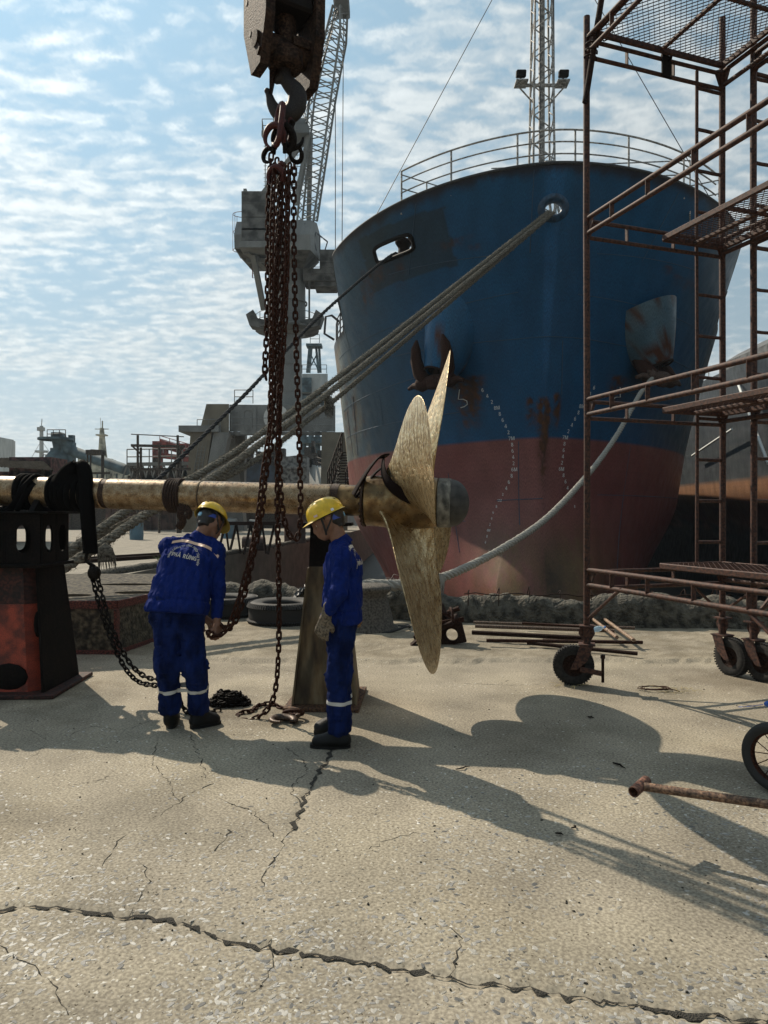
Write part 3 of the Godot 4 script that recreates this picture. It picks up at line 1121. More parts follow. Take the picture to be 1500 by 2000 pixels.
func ship() -> void:
	var f := FastNoiseLite.new()
	f.seed = 12
	f.frequency = 0.6
	f.fractal_octaves = 4
	var root := thing("cargo_ship", "large blue ship with red bottom lying bow on in the dock", "ship")
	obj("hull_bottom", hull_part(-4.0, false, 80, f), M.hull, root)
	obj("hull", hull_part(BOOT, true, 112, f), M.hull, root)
	var steel := mat(Color(0.10, 0.12, 0.13), 0.7, 0.0, {tex = "flake", scale = 0.8})
	# decks behind the bulwarks
	var s := Shape.new()
	for d in [[9.72, 0.05, 6.0], [7.6, 6.0, 72.0]]:
		var row := PackedVector3Array()
		for i in 41:
			var t: float = lerpf(d[1], d[2], pow(i / 40.0, 2.0))
			row.append_array([hull_pt(t, d[0], -1) + starb * 0.02, hull_pt(t, d[0], 1) - starb * 0.02])
		s.surf(row, 41, 2)
	s.face([hull_pt(6.0, 7.6, -1), hull_pt(6.0, 7.6, 1), hull_pt(6.0, 9.72, 1), hull_pt(6.0, 9.72, -1)])
	obj("deck", s, steel, root)
	# capping along the top edge
	s = Shape.new()
	for side in [-1.0, 1.0]:
		var path := []
		for i in 60:
			var t := 6.5 * pow(i / 59.0, 2.2)
			path.append(hull_pt(t, deck_y(t) + 0.02, side) - (starb * side - aft * 0.4).normalized() * 0.05)
		s.tube(path, 0.055, 6)
	obj("bulwark_capping", s, mat(Color(0.05, 0.05, 0.05), 0.8, 0.0, {tex = "flake", scale = 1.3}), root)
	# rims of the mooring window and the bow fairlead
	s = Shape.new()
	var rim := []
	for i in 48:
		var an := TAU * i / 48.0
		var ct := signf(cos(an)) * pow(absf(cos(an)), 0.4)
		var st := signf(sin(an)) * pow(absf(sin(an)), 0.4)
		rim.append(hull_pt(2.36 + 0.62 * ct, 10.22 + 0.23 * st, -1))
	s.tube(rim, 0.068, 8, false, true)
	obj("mooring_window_rim", s, M.black_steel, root)
	s = Shape.new()
	var ring := PackedVector3Array()
	for k in [[0.46, 0.36, -0.01], [0.43, 0.33, 0.03], [0.33, 0.24, 0.065], [0.27, 0.195, 0.05], [0.235, 0.165, 0.0], [0.225, 0.155, -0.05], [0.225, 0.155, -0.1]]:
		for i in 36:
			var an := TAU * i / 36.0
			var p := on_hull(k[0] * cos(an), 10.37 + k[1] * sin(an))
			ring.append(p - aft * k[2] * 1.4)
	s.surf(ring, 7, 36, false, true, true)
	obj("bow_fairlead", s, mat(Color(0.022, 0.075, 0.15), 0.5, 0.0, {tex = "blotch", scale = 1.0}), root)
	# bitts seen through the window
	for i in 3:
		var p := hull_pt(1.9 + 0.46 * i, 10.05, -1) + starb * 0.75 + aft * 0.35
		s = Shape.new()
		s.lathe([Vector2(0, 0), Vector2(0.3, 0), Vector2(0.22, 0.12), Vector2(0.19, 0.5), Vector2(0.21, 0.56), Vector2(0.30, 0.7), Vector2(0.30, 0.76), Vector2(0.22, 0.8), Vector2(0, 0.8)], 20, Transform3D(Basis(), p))
		obj("mooring_bitt", s, M.rust_dark, root)
	# weld beads of the plating
	s = Shape.new()
	for w in [[-0.9, 8.3, -7.5, 8.0], [0.9, 8.2, 7.4, 8.0], [-1.5, 9.35, -5.0, 9.6], [1.4, 9.3, 5.2, 9.5], [-3.4, 6.4, -7.6, 6.1], [-2.6, 5.0, -7.6, 5.0], [2.2, 5.6, 7.0, 5.6], [-1.0, 7.0, 1.0, 7.0], [1.0, 7.0, 7.2, 6.8], [-1.0, 7.0, -6.9, 7.3],
		[-2.6, 2.6, -7.0, 2.6], [-2.4, 1.3, -6.6, 1.3], [-1.4, 2.0, 0, 2.05], [2.0, 2.2, 7.0, 2.2], [-0.6, 11.3, -0.6, 9.3], [-4.0, 11.1, -4.3, 9.4], [3.8, 11.1, 2.9, 9.3], [-6.9, 6.4, -6.9, 4.1], [-5.6, 6.2, -5.5, 5.0], [-7.35, 6.0, -7.2, 4.1],
		[-0.75, 3.9, -0.7, 1.2], [-4.2, 3.9, -3.6, 0.0], [3.3, 3.9, 2.9, -0.6], [0.5, 6.9, 0.55, 5.3], [-3.0, 3.0, -2.6, 0.2], [-5.2, 2.6, -4.7, 0.6]]:
		var path := []
		for i in 25:
			path.append(on_hull(lerpf(w[0], w[2], i / 24.0), lerpf(w[1], w[3], i / 24.0), 0.0))
		s.tube(path, 0.014, 5)
	var seam := obj("weld_seam", s, mat(Color(0.018, 0.05, 0.09), 0.6), root)
	seam.set_meta("kind", "stuff")
	# draught figures on both sides of the stem
	for col in [[-1.0, [[5.75, -2.0], [5.0, -1.43], [4.0, -0.96], [3.0, -0.86], [2.4, -1.1], [1.6, -1.5], [0.6, -1.75]]], [1.0, [[5.75, 1.75], [5.0, 1.25], [4.0, 0.72], [3.0, 0.62], [2.4, 0.85], [1.6, 1.2]]]]:
		var k := 28
		while k > 2:
			var y: float = k * 0.2
			var x := 0.0
			var pts: Array = col[1]
			for i in pts.size() - 1:
				if y <= pts[i][0] and y > pts[i + 1][0]:
					x = remap(y, pts[i][0], pts[i + 1][0], pts[i][1], pts[i + 1][1])
			if x != 0.0 and not (y < 2.4 and k % 2 == 0 and col[0] > 0.0):
				var r := posmod(k, 5)
				var txt: String = ("%dM" % (k / 5 + 3)) if r == 0 else str(r * 2)
				var h := hull_at(x, y)
				mark(txt, on_hull(x, y, 0.004), hull_n(h[0], h[1], h[2]), 0.115 if y > 2.3 else 0.085, M.white_mark, root)
			k -= 1
	# white outline marks of the bulb under each anchor
	for sd in [-1.0, 1.0]:
		s = Shape.new()
		var path := []
		for q in [[2.62, 5.72], [2.66, 5.42], [2.5, 5.4], [2.38, 5.33], [2.36, 5.22], [2.46, 5.16], [2.58, 5.14]]:
			path.append(on_hull(q[0] * sd, q[1], 0.006))
		s.tube(path, 0.014, 5)
		obj("bulb_mark", s, M.white_mark, root)
	# anchors in their bolsters
	for sd in [-1.0, 1.0]:
		var foot := on_hull(3.0 * sd, 7.9, -1.0)
		var lip := on_hull(2.95 * sd, 6.35, 0.62)
		if sd > 0.0:
			foot = on_hull(3.5 * sd, 7.8, -0.6)
			lip = on_hull(3.45 * sd, 6.55, 0.55)
		var ax := (lip - foot).normalized()
		var b := Basis(ax.cross(Vector3.UP).normalized(), ax, Vector3.ZERO)
		b.z = b.x.cross(b.y)
		var l := foot.distance_to(lip)
		var fx := Transform3D(b, foot)
		s = Shape.new()
		var prof := [Vector2(1.35, 0), Vector2(1.2, l * 0.2), Vector2(1.05, l * 0.4), Vector2(0.88, l * 0.6), Vector2(0.72, l * 0.78), Vector2(0.6, l * 0.9), Vector2(0.53, l * 0.97), Vector2(0.5, l), Vector2(0.43, l), Vector2(0.4, l * 0.97), Vector2(0.36, l * 0.4), Vector2(0.0, l * 0.38)]
		var bp := PackedVector3Array()
		var bc := PackedColorArray()
		for q in prof:
			for k in 48:
				var v := fx * Vector3(q.x * cos(TAU * k / 48.0), q.y, q.x * sin(TAU * k / 48.0))
				bp.append(v)
				var n := f.get_noise_3d(v.x * 3.0, v.y * 0.8, v.z * 3.0) + 0.5 * f.get_noise_3dv(v * 6.0)
				var col := Color(0.018, 0.125, 0.28).lerp(Color(0.05, 0.16, 0.28), clampf(n + 0.4, 0.0, 1.0)) if sd < 0.0 else Color(0.10, 0.19, 0.26).lerp(Color(0.15, 0.2, 0.22), clampf(n + 0.4, 0.0, 1.0))
				col = col.lerp(Color(0.11, 0.035, 0.014), clampf(smoothstep(0.12, 0.34, n + 0.25 * smoothstep(l * 0.4, l, q.y) - 0.1) * 0.95, 0.0, 0.95))
				bc.append(col)
		s.tinted = true
		s.surf(bp, prof.size(), 48, false, true, false, bc)
		var bol := obj("anchor_bolster", s, M.hull, root)
		s = Shape.new()
		s.lathe([Vector2(0.385, l * 0.985), Vector2(0.35, l * 0.45), Vector2(0.0, l * 0.43)], 24, fx)
		s.tube(range(33).map(func(i): return fx * Vector3(0.5 * cos(TAU * i / 32.0), l, 0.5 * sin(TAU * i / 32.0))), 0.045, 6, false)
		obj("hawse_pipe", s, M.rust_dark, bol)
		var an := Node3D.new()
		an.name = "anchor"
		root.add_child(an, true)
		var out := hull_n(hull_at(2.9 * sd, 6.0)[0], 6.0, sd)
		var right := Vector3.UP.cross(out).normalized()
		var ab := Basis(right, out.cross(right), out)
		an.transform = Transform3D(ab * Basis(Vector3.RIGHT, -0.12 if sd < 0.0 else 0.35) * Basis.from_scale(Vector3.ONE * 1.22), lip + Vector3(0, -0.2 if sd < 0.0 else -0.35, 0) + out * (0.16 if sd < 0.0 else 0.1))
		var body := Shape.new()
		# crown: a heavy bar with two swollen ends
		var pr := []
		var rr := []
		for q in [[-0.62, 0.15], [-0.5, 0.22], [-0.3, 0.17], [-0.15, 0.2], [0.15, 0.2], [0.3, 0.17], [0.5, 0.22], [0.62, 0.15]]:
			pr.append(Vector3(q[0], 0, 0))
			rr.append(q[1])
		body.tube(pr, PackedFloat32Array(rr), 12)
		body.box(Vector3(0, -0.02, 0.1), Vector3(0.34, 0.3, 0.26), Basis(), 0.05)
		body.tube([Vector3(-0.6, -0.05, 0), Vector3(-0.8, -0.02, 0.02), Vector3(-0.98, -0.08, 0.02)], PackedFloat32Array([0.13, 0.08, 0.05]), 8)
		body.tube([Vector3(0.6, -0.05, 0), Vector3(0.8, -0.02, 0.02), Vector3(0.98, -0.08, 0.02)], PackedFloat32Array([0.13, 0.08, 0.05]), 8)
		obj("crown", body, mat(Color(0.10, 0.075, 0.062), 0.85, 0.0, {tex = "rust", scale = 1.5}) if sd > 0.0 else M.rust, an)
		for e in [-1.0, 1.0]:
			var fl := Shape.new()
			fl.tube([Vector3(0.36 * e, 0.0, 0.0), Vector3(0.5 * e, 0.3, 0.02), Vector3(0.55 * e, 0.65, 0.03), Vector3(0.52 * e, 0.95, 0.02), Vector3(0.46 * e, 1.18, 0.0)] if sd < 0.0 else [Vector3(0.4 * e, 0.0, 0.0), Vector3(0.5 * e, 0.1, -0.3), Vector3(0.5 * e, 0.16, -0.6), Vector3(0.45 * e, 0.2, -0.8)], PackedFloat32Array([0.17, 0.19, 0.16, 0.13, 0.03] if sd < 0.0 else [0.24, 0.2, 0.14, 0.04]), 8)
			obj("fluke", fl, M.rust, an)
		var sh := Shape.new()
		sh.bar(an.transform.affine_inverse() * fx * Vector3(0, l * 0.5, 0), Vector3(0, 0.05, 0.02), 0.2, 0.16)
		obj("shank", sh, M.rust_dark, an)
	# white guard rail round the forecastle
	var rail := Node3D.new()
	rail.name = "guard_rail"
	root.add_child(rail)
	var edge := []
	for i in 33:
		var lat := lerpf(-4.45, 5.55, i / 32.0)
		var h := hull_at(lat, 11.2)
		var p := hull_pt(h[0], deck_y(h[0]), h[2]) + aft * 0.22
		edge.append(p)
	for k in [0.38, 0.72, 1.06]:
		s = Shape.new()
		s.tube(curve(edge.map(func(p): return p + Vector3(0, k, 0)), 0.3), 0.03 if k > 1.0 else 0.024, 6)
		obj("rail", s, M.white_paint, rail)
	for i in [0, 5, 11, 16, 21, 27, 32]:
		s = Shape.new()
		s.rod(edge[i] - Vector3(0, 0.3, 0), edge[i] + Vector3(0, 1.06, 0), 0.03, 6)
		obj("post", s, M.white_paint, rail)
	for e in [[edge[0], starb * 1.55 + aft * 1.2], [edge[32], starb * -3.6 + aft * 1.6], [edge[9] + aft * 1.6, starb * 6.0]]:
		for k in [0.1, 0.52, 0.95]:
			s = Shape.new()
			s.rod(e[0] + Vector3(0, k, 0), e[0] + e[1] + Vector3(0, k, 0), 0.022, 6)
			obj("rail", s, M.white_paint, rail)
		for k in [0.5, 1.0]:
			s = Shape.new()
			s.rod(e[0] + e[1] * k - Vector3(0, 1.0, 0), e[0] + e[1] * k + Vector3(0, 0.95, 0), 0.024, 6)
			obj("post", s, M.white_paint, rail)
	# dark rail and roller frame at the break of the main deck
	var rl := Node3D.new()
	rl.name = "deck_rail"
	root.add_child(rl)
	for i in 5:
		var p := hull_pt(6.3 + i * 0.8, deck_y(6.3 + i * 0.8), -1) + starb * 0.1
		s = Shape.new()
		s.rod(p - Vector3(0, 0.1, 0), p + Vector3(0, 1.0, 0), 0.03, 6)
		obj("post", s, M.wire, rl)
		if i < 4:
			var p2 := hull_pt(7.1 + i * 0.8, deck_y(7.1 + i * 0.8), -1) + starb * 0.1
			for k in [0.35, 0.68, 1.0]:
				s = Shape.new()
				s.rod(p + Vector3(0, k, 0), p2 + Vector3(0, k, 0), 0.024, 6)
				obj("rail", s, M.wire, rl)
	s = Shape.new()
	var fp := hull_pt(7.4, deck_y(7.4), -1) - starb * 0.35
	s.tube([fp + Vector3(0.25, 0, 0), fp + Vector3(-0.15, 0.25, 0), fp + Vector3(-0.1, 0.95, 0), fp + Vector3(0.15, 1.0, 0), fp + Vector3(0.45, 0.75, 0)], 0.05, 6)
	obj("roller_frame", s, M.wire, root)
	foremast(root)


func lattice(s: Shape, a: Array, b: Array, n: int, r: float, rd: float, sides := 5) -> void:
	# a mast or boom of n bays between the corners a and the corners b
	var m := a.size()
	for i in m:
		s.rod(a[i], b[i], r, sides + 1)
	for k in n:
		for i in m:
			var j := (i + 1) % m
			var p0: Vector3 = a[i].lerp(b[i], k / float(n))
			var p1: Vector3 = a[j].lerp(b[j], (k + 0.5) / n)
			var p2: Vector3 = a[i].lerp(b[i], (k + 1.0) / n)
			s.rod(p0, p1, rd, sides)
			s.rod(p1, p2, rd, sides)


func foremast(root: Node3D) -> void:
	var mast := Node3D.new()
	mast.name = "foremast"
	root.add_child(mast)
	var c := Vector3(5.5, 0, -25.0)
	var a := []
	var b := []
	for q in [[-1, -1], [1, -1], [1, 1], [-1, 1]]:
		a.append(c + Vector3(q[0] * 0.42, 9.72, q[1] * 0.42))
		b.append(c + Vector3(q[0] * 0.24, 22.8, q[1] * 0.24))
	var s := Shape.new()
	lattice(s, a, b, 13, 0.04, 0.022)
	obj("lattice", s, M.white_paint, mast)
	s = Shape.new()
	s.rod(c + Vector3(0, 9.72, 0), c + Vector3(0, 23.5, 0), 0.11, 12)
	obj("pole", s, M.white_paint, mast)
	s = Shape.new()
	s.rod(c + Vector3(0.42, 9.72, 0.2), c + Vector3(0.36, 20.0, 0.2), 0.03, 6)
	s.rod(c + Vector3(-0.12, 9.72, 0.2), c + Vector3(-0.1, 20.0, 0.2), 0.022, 6)
	obj("cable", s, M.wire, mast)
	s = Shape.new()
	s.bar(c + Vector3(-0.85, 16.5, 0), c + Vector3(0.85, 16.5, 0), 0.1, 0.08)
	s.box(c + Vector3(-0.72, 16.56, 0), Vector3(0.42, 0.05, 0.5))
	s.box(c + Vector3(0.72, 16.56, 0), Vector3(0.42, 0.05, 0.5))
	s.rod(c + Vector3(-0.8, 16.45, 0), c + Vector3(-0.3, 15.9, 0), 0.03, 5)
	s.rod(c + Vector3(0.8, 16.45, 0), c + Vector3(0.3, 15.9, 0), 0.03, 5)
	obj("crossarm", s, M.white_paint, mast)
	for e in [-1.0, 1.0]:
		s = Shape.new()
		s.box(c + Vector3(0.74 * e, 16.84, 0.1), Vector3(0.34, 0.24, 0.22), Basis(Vector3.RIGHT, 0.35), 0.03)
		s.rod(c + Vector3(0.74 * e, 16.58, 0.0), c + Vector3(0.74 * e, 16.8, 0.05), 0.03, 6)
		obj("floodlight", s, M.black_steel, mast)
	s = Shape.new()
	s.box(c + Vector3(0.08, 13.35, 0.5), Vector3(0.36, 0.1, 0.3), Basis(), 0.02)
	s.lathe([Vector2(0, 0.2), Vector2(0.1, 0.2), Vector2(0.12, 0.05), Vector2(0.12, 0)], 10, Transform3D(Basis(), c + Vector3(0.08, 13.4, 0.5)))
	obj("signal_lamp", s, M.white_paint, mast)
	s = Shape.new()
	for q in [[-1, -1], [1, -1], [1, 1], [-1, 1]]:
		s.rod(c + Vector3(q[0] * 0.9, 9.72, q[1] * 0.9), c + Vector3(q[0] * 0.2, 13.4, q[1] * 0.2), 0.05, 6)
	obj("strut", s, M.white_paint, mast)
	for e in [[-1.0, 2.55], [1.0, 2.2]]:
		s = Shape.new()
		s.rod(c + Vector3(0, 22.7, 0), hull_pt(e[1], deck_y(e[1]), e[0]), 0.014, 5)
		obj("stay_wire", s, M.wire, mast)


func far_ship() -> void:
	# a second, grey hull with a red bottom at the other side of the dock
	var root := thing("grey_ship", "grey ship with sunlit red bottom moored behind the scaffold at the right", "ship")
	var f := FastNoiseLite.new()
	f.seed = 30
	f.frequency = 0.5
	f.fractal_octaves = 4
	for part in [["hull_bottom", -4.0, 3.5], ["hull", 3.5, 9.4]]:
		var s := Shape.new()
		s.tinted = true
		var p := PackedVector3Array()
		var c := PackedColorArray()
		var nu := 70
		var nv := 28
		for i in nu:
			var z := lerpf(12.0, 95.0, i / (nu - 1.0))
			for j in nv:
				var y: float = lerpf(part[1], part[2], j / (nv - 1.0))
				var x := 18.3 + 0.05 * z - 0.9 * smoothstep(0.5, 3.0, y) - 0.09 * maxf(y - 3.0, 0.0)
				p.append(Vector3(x, y, -z))
				var n := f.get_noise_2d(z * 0.8, y * 4.0)
				var n2 := f.get_noise_2d(z * 3.0, y * 0.6)
				var col := Color(0.10, 0.11, 0.12).lerp(Color(0.06, 0.07, 0.08), clampf(n + 0.4, 0.0, 1.0))
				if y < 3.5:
					col = Color(0.36, 0.20, 0.12).lerp(Color(0.17, 0.05, 0.04), clampf(smoothstep(2.7, 1.6, y + n * 0.9) + n2 * 0.5, 0.0, 1.0))  # paler sunlit band along the top, painted into the colour
					col = col.lerp(Color(0.02, 0.014, 0.012), smoothstep(1.2, 0.4, y + n * 0.8))  # blackened low down, the hull's shade painted in
				c.append(col)
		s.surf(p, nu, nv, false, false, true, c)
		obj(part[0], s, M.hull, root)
	var s := Shape.new()
	s.face([Vector3(17.4, 9.35, -12), Vector3(30, 9.35, -12), Vector3(34, 9.35, -95), Vector3(22.0, 9.35, -95)], Vector3.UP)
	obj("deck", s, M.hull, root)
	s = Shape.new()
	s.prism(PackedVector2Array([Vector2(-2.4, 0), Vector2(2.4, 0), Vector2(2.4, 1.5), Vector2(-0.2, 1.9), Vector2(-1.6, 1.2), Vector2(-2.4, 0.7)]), 5.0, Transform3D(Basis(), Vector3(21.6, 9.35, -38)))
	obj("deck_house", s, mat(Color(0.09, 0.095, 0.1), 0.7, 0.0, {tex = "blotch", scale = 0.3}), root)
	var rl := Shape.new()
	for i in 12:
		var z := 30.0 + i * 1.6
		var x := 17.9 + 0.05 * z
		rl.rod(Vector3(x, 9.3, -z), Vector3(x, 10.3, -z), 0.03, 5)
		for k in [0.5, 1.0]:
			rl.rod(Vector3(x, 9.3 + k, -z), Vector3(x + 0.08, 9.3 + k, -z - 1.6), 0.022, 5)
	obj("guard_rail", rl, M.white_paint, root)
	for e in [[Vector3(18.729, 8.541, -38.000), Vector3(16.071, 3.656, -30.000)], [Vector3(18.920, 5.077, -44.000), Vector3(18.457, 6.017, -38.000)]]:
		var w := Shape.new()
		w.rod(e[0], e[1], 0.07, 6)
		var o := obj("mooring_line", w, M.white_mark)
		tag(o, "thin white line hanging steeply down the grey ship's side" if e[0].y > 6.0 else "thin white line slanting up the grey ship's side from behind the blue bow", "mooring line")
	var fender := Shape.new()
	fender.lathe([Vector2(0, 0), Vector2(0.12, 0), Vector2(0.1, 0.5), Vector2(0.16, 0.52), Vector2(0.16, 0.62), Vector2(0, 0.7)], 10, Transform3D(Basis(), Vector3(19.305, 9.733, -38.500) - Vector3(0, 0.5, 0)))
	obj("vent_head", fender, M.black_steel, root)

# ---- the yard beyond the dock: cranes, moored ships, sheds
func rails(s: Shape, pts: Array, high := 1.0, r := 0.03, every := 1.2, levels := [0.5, 1.0]) -> void:
	for i in pts.size() - 1:
		var a: Vector3 = pts[i]
		var b: Vector3 = pts[i + 1]
		for k in levels:
			s.rod(a + Vector3(0, high * k, 0), b + Vector3(0, high * k, 0), r, 4)
		var m := maxi(1, int(a.distance_to(b) / every))
		for k in m + 1:
			var p := a.lerp(b, k / float(m))
			s.rod(p, p + Vector3(0, high, 0), r, 4)


func hexa(s: Shape, b: Array, t: Array) -> void:
	# a solid between a four-cornered bottom and a four-cornered top
	var mid: Vector3 = (b[0] + b[2] + t[0] + t[2]) * 0.25
	for q in [b, t, [b[0], b[1], t[1], t[0]], [b[1], b[2], t[2], t[1]], [b[2], b[3], t[3], t[2]], [b[3], b[0], t[0], t[3]]]:
		s.face(q, (q[0] + q[2]) * 0.5 - mid)


func beam4(s: Shape, a: Vector3, b: Vector3, wa: Vector2, wb: Vector2) -> void:
	# an upright or leaning box leg: widths across x and z at both ends
	var f := func(p: Vector3, w: Vector2): return [p + Vector3(-w.x, 0, w.y) * 0.5, p + Vector3(w.x, 0, w.y) * 0.5, p + Vector3(w.x, 0, -w.y) * 0.5, p + Vector3(-w.x, 0, -w.y) * 0.5]
	hexa(s, f.call(a, wa), f.call(b, wb))


func caged_ladder(parent: Node, at: Vector3, y0: float, y1: float, m: Material, hoops_from: float) -> void:
	var s := Shape.new()
	for e in [-0.25, 0.25]:
		s.rod(at + Vector3(e, y0, 0), at + Vector3(e, y1, 0), 0.045, 4)
	var y := y0
	while y < y1:
		s.rod(at + Vector3(-0.25, y, 0), at + Vector3(0.25, y, 0), 0.02, 4)
		y += 0.35
	y = maxf(hoops_from, y0)
	while y <= y1:
		var ring := []
		for i in 13:
			ring.append(at + Vector3(-1.0 + cos(TAU * i / 12.0) * 0.9, y, 0.0 + sin(TAU * i / 12.0) * 0.6))
		s.tube(ring, 0.03, 4, false)
		y += 1.5
	for k in 5:
		var an := PI * 0.5 + PI * k / 4.0
		s.rod(at + Vector3(-1.0 + cos(an) * 0.9, hoops_from, sin(an) * 0.6), at + Vector3(-1.0 + cos(an) * 0.9, y - 1.5, sin(an) * 0.6), 0.02, 4)
	obj("caged_ladder", s, m, parent)


func crane() -> void:
	var grey := mat(Color(0.30, 0.305, 0.29), 0.75, 0.0, {tex = "soft", scale = Vector3(0.13, 0.05, 0.13), det = "grain", dscale = 0.4})
	var tan_ := mat(Color(0.26, 0.225, 0.165), 0.8, 0.0, {tex = "soft", scale = 0.1, det = "grain", dscale = 0.4})
	var conc := mat(Color(0.22, 0.215, 0.2), 0.9, 0.0, {tex = "blotch", scale = 0.12, det = "grain", dscale = 0.5})
	var root := thing("jib_crane", "tall grey portal jib crane with lattice boom rising behind the hanging chains", "crane")
	var s := Shape.new()
	# portal
	hexa(s, [Vector3(-12.619, 8.180, -58.500), Vector3(-3.970, 8.180, -58.500), Vector3(-4.343, 8.797, -64.000), Vector3(-13.806, 8.797, -64.000)], [Vector3(-12.619, 10.395, -58.500), Vector3(-3.970, 10.311, -58.500), Vector3(-4.343, 11.129, -64.000), Vector3(-13.806, 11.220, -64.000)])
	obj("portal_girder", s, grey, root)
	s = Shape.new()
	hexa(s, [Vector3(-14.956, 8.041, -58.000), Vector3(-12.532, 8.041, -58.000), Vector3(-13.937, 8.761, -64.500), Vector3(-16.632, 8.761, -64.500)], [Vector3(-14.376, 10.361, -58.000), Vector3(-12.532, 10.361, -58.000), Vector3(-13.937, 11.341, -64.500), Vector3(-15.987, 11.341, -64.500)])
	obj("girder_end", s, tan_, root)
	s = Shape.new()
	s.box(Vector3(-14.814, 8.286, -61.000), Vector3(3.2, 0.5, 7.5))
	obj("sill_beam", s, grey, root)
	for l in [[Vector3(-14.683, 8.044, -58.400), Vector3(-15.601, 0.118, -58.400), 1.7, 1.2, tan_], [Vector3(-13.053, 8.022, -58.200), Vector3(-14.716, 0.123, -58.200), 1.25, 1.0, grey], [Vector3(-14.171, 8.660, -64.000), Vector3(-13.074, 0.157, -64.000), 2.0, 1.5, grey], [Vector3(-12.840, 8.682, -64.200), Vector3(-13.023, 0.153, -64.200), 1.0, 1.0, grey], [Vector3(-4.269, 8.066, -58.600), Vector3(-4.604, 0.113, -58.600), 1.5, 1.2, tan_], [Vector3(-4.114, 8.660, -64.000), Vector3(-3.931, 0.157, -64.000), 1.6, 1.3, tan_]]:
		s = Shape.new()
		beam4(s, l[1] * Vector3(1, 0, 1), l[0], Vector2(l[3], l[3]), Vector2(l[2], l[2]))
		obj("portal_leg", s, l[4], root)
	s = Shape.new()
	hexa(s, [Vector3(-12.598, 7.856, -58.400), Vector3(-3.963, 7.856, -58.400), Vector3(-4.343, 8.454, -64.000), Vector3(-13.806, 8.454, -64.000)], [Vector3(-12.598, 8.157, -58.400), Vector3(-3.963, 8.157, -58.400), Vector3(-4.343, 8.783, -64.000), Vector3(-13.806, 8.783, -64.000)])
	obj("walkway_beam", s, conc, root)
	s = Shape.new()
	rails(s, [Vector3(-12.346, 8.124, -58.000), Vector3(-4.143, 8.124, -58.000)], 1.1, 0.03, 1.4)
	rails(s, [Vector3(-12.222, 10.494, -58.600), Vector3(-10.715, 10.494, -58.600)], 1.1, 0.035, 0.8)
	rails(s, [Vector3(-15.069, 7.978, -57.800), Vector3(-13.211, 7.978, -57.800)], 1.1, 0.03, 0.8)
	for k in 3:
		s.rod(Vector3(-14.729, 7.997, -57.600) + Vector3(0.3 * k, 0, 0), Vector3(-15.470, 3.677, -57.600) + Vector3(0.3 * k, 0, 0), 0.035, 4)
	for k in 16:
		var p: Vector3 = Vector3(-14.729, 7.997, -57.600).lerp(Vector3(-15.470, 3.677, -57.600), k / 15.0)
		s.rod(p, p + Vector3(0.6, 0, 0), 0.025, 4)
	obj("railing", s, grey, root)
	s = Shape.new()
	s.holed(1.3, 2.2, 0.36, 0.85, 0.05, Transform3D(Basis(), Vector3(-11.058, 9.048, -58.420)), 4.0)
	s.box(Vector3(-11.068, 9.054, -58.470), Vector3(0.66, 1.6, 0.04))
	obj("door", s, grey, root)
	for k in 5:
		s = Shape.new()
		s.bar(Vector3(-12.264, 9.754, -58.400) + Vector3(0, -0.4 * k, 0), Vector3(-11.930, 9.754, -58.400) + Vector3(0, -0.4 * k, 0), 0.06, 0.06)
		obj("rung", s, grey, root)
	s = Shape.new()
	s.lathe([Vector2(0, 0), Vector2(1.05, 0), Vector2(1.05, 0.06), Vector2(0, 0.06)], 24, Transform3D(Basis(Vector3.RIGHT, PI / 2), Vector3(-8.763, 9.298, -58.420)))
	obj("round_plate", s, mat(Color(0.55, 0.55, 0.52), 0.7), root)
	# tower
	var tc := Vector3(-8.235, 10.770, -61.000)
	s = Shape.new()
	s.lathe([Vector2(1.28, -0.5), Vector2(1.22, 5.6), Vector2(1.22, 5.7)], 24, Transform3D(Basis(), tc))
	s.lathe([Vector2(1.22, 5.7), Vector2(2.0, 6.2), Vector2(2.0, 6.5), Vector2(1.62, 6.7), Vector2(1.6, 11.6)], 8, Transform3D(Basis(Vector3.UP, PI / 8), tc))
	obj("tower", s, grey, root)
	s = Shape.new()
	for q in [[1.21, 1.0], [1.2, 3.3], [1.62, 8.6]]:
		s.lathe([Vector2(q[0], q[1] - 0.06), Vector2(q[0] + 0.1, q[1] - 0.06), Vector2(q[0] + 0.1, q[1] + 0.06), Vector2(q[0], q[1] + 0.06)], 24, Transform3D(Basis(), tc))
	obj("tower_flange", s, grey, root)
	s = Shape.new()
	for e in [-1.0, 1.0]:
		s.prism(PackedVector2Array([Vector2(1.2 * e, 5.9), Vector2(2.9 * e, 6.3), Vector2(3.2 * e, 7.2), Vector2(2.6 * e, 7.6), Vector2(2.3 * e, 6.9), Vector2(1.2 * e, 6.7)]), 1.4, Transform3D(Basis(), tc + Vector3(0, 0, 1.0)))
	s.lathe([Vector2(1.3, 5.9), Vector2(2.7, 6.2), Vector2(2.7, 6.35), Vector2(1.3, 6.35)], 18, Transform3D(Basis(), tc))
	obj("slew_platform", s, conc, root)
	s = Shape.new()
	var ring := []
	for i in 19:
		ring.append(tc + Vector3(2.65 * cos(TAU * i / 18.0), 6.35, 2.65 * sin(TAU * i / 18.0)))
	rails(s, ring, 1.1, 0.03, 1.0)
	obj("platform_railing", s, grey, root)
	caged_ladder(root, Vector3(-10.757, 10.620, -60.000), 10.6, 17.0, mat(Color(0.2, 0.1, 0.09), 0.8), 12.9)
	caged_ladder(root, Vector3(-6.290, 10.545, -59.500), 17.5, 24.0, grey, 18.0)
	# house and counterweight
	s = Shape.new()
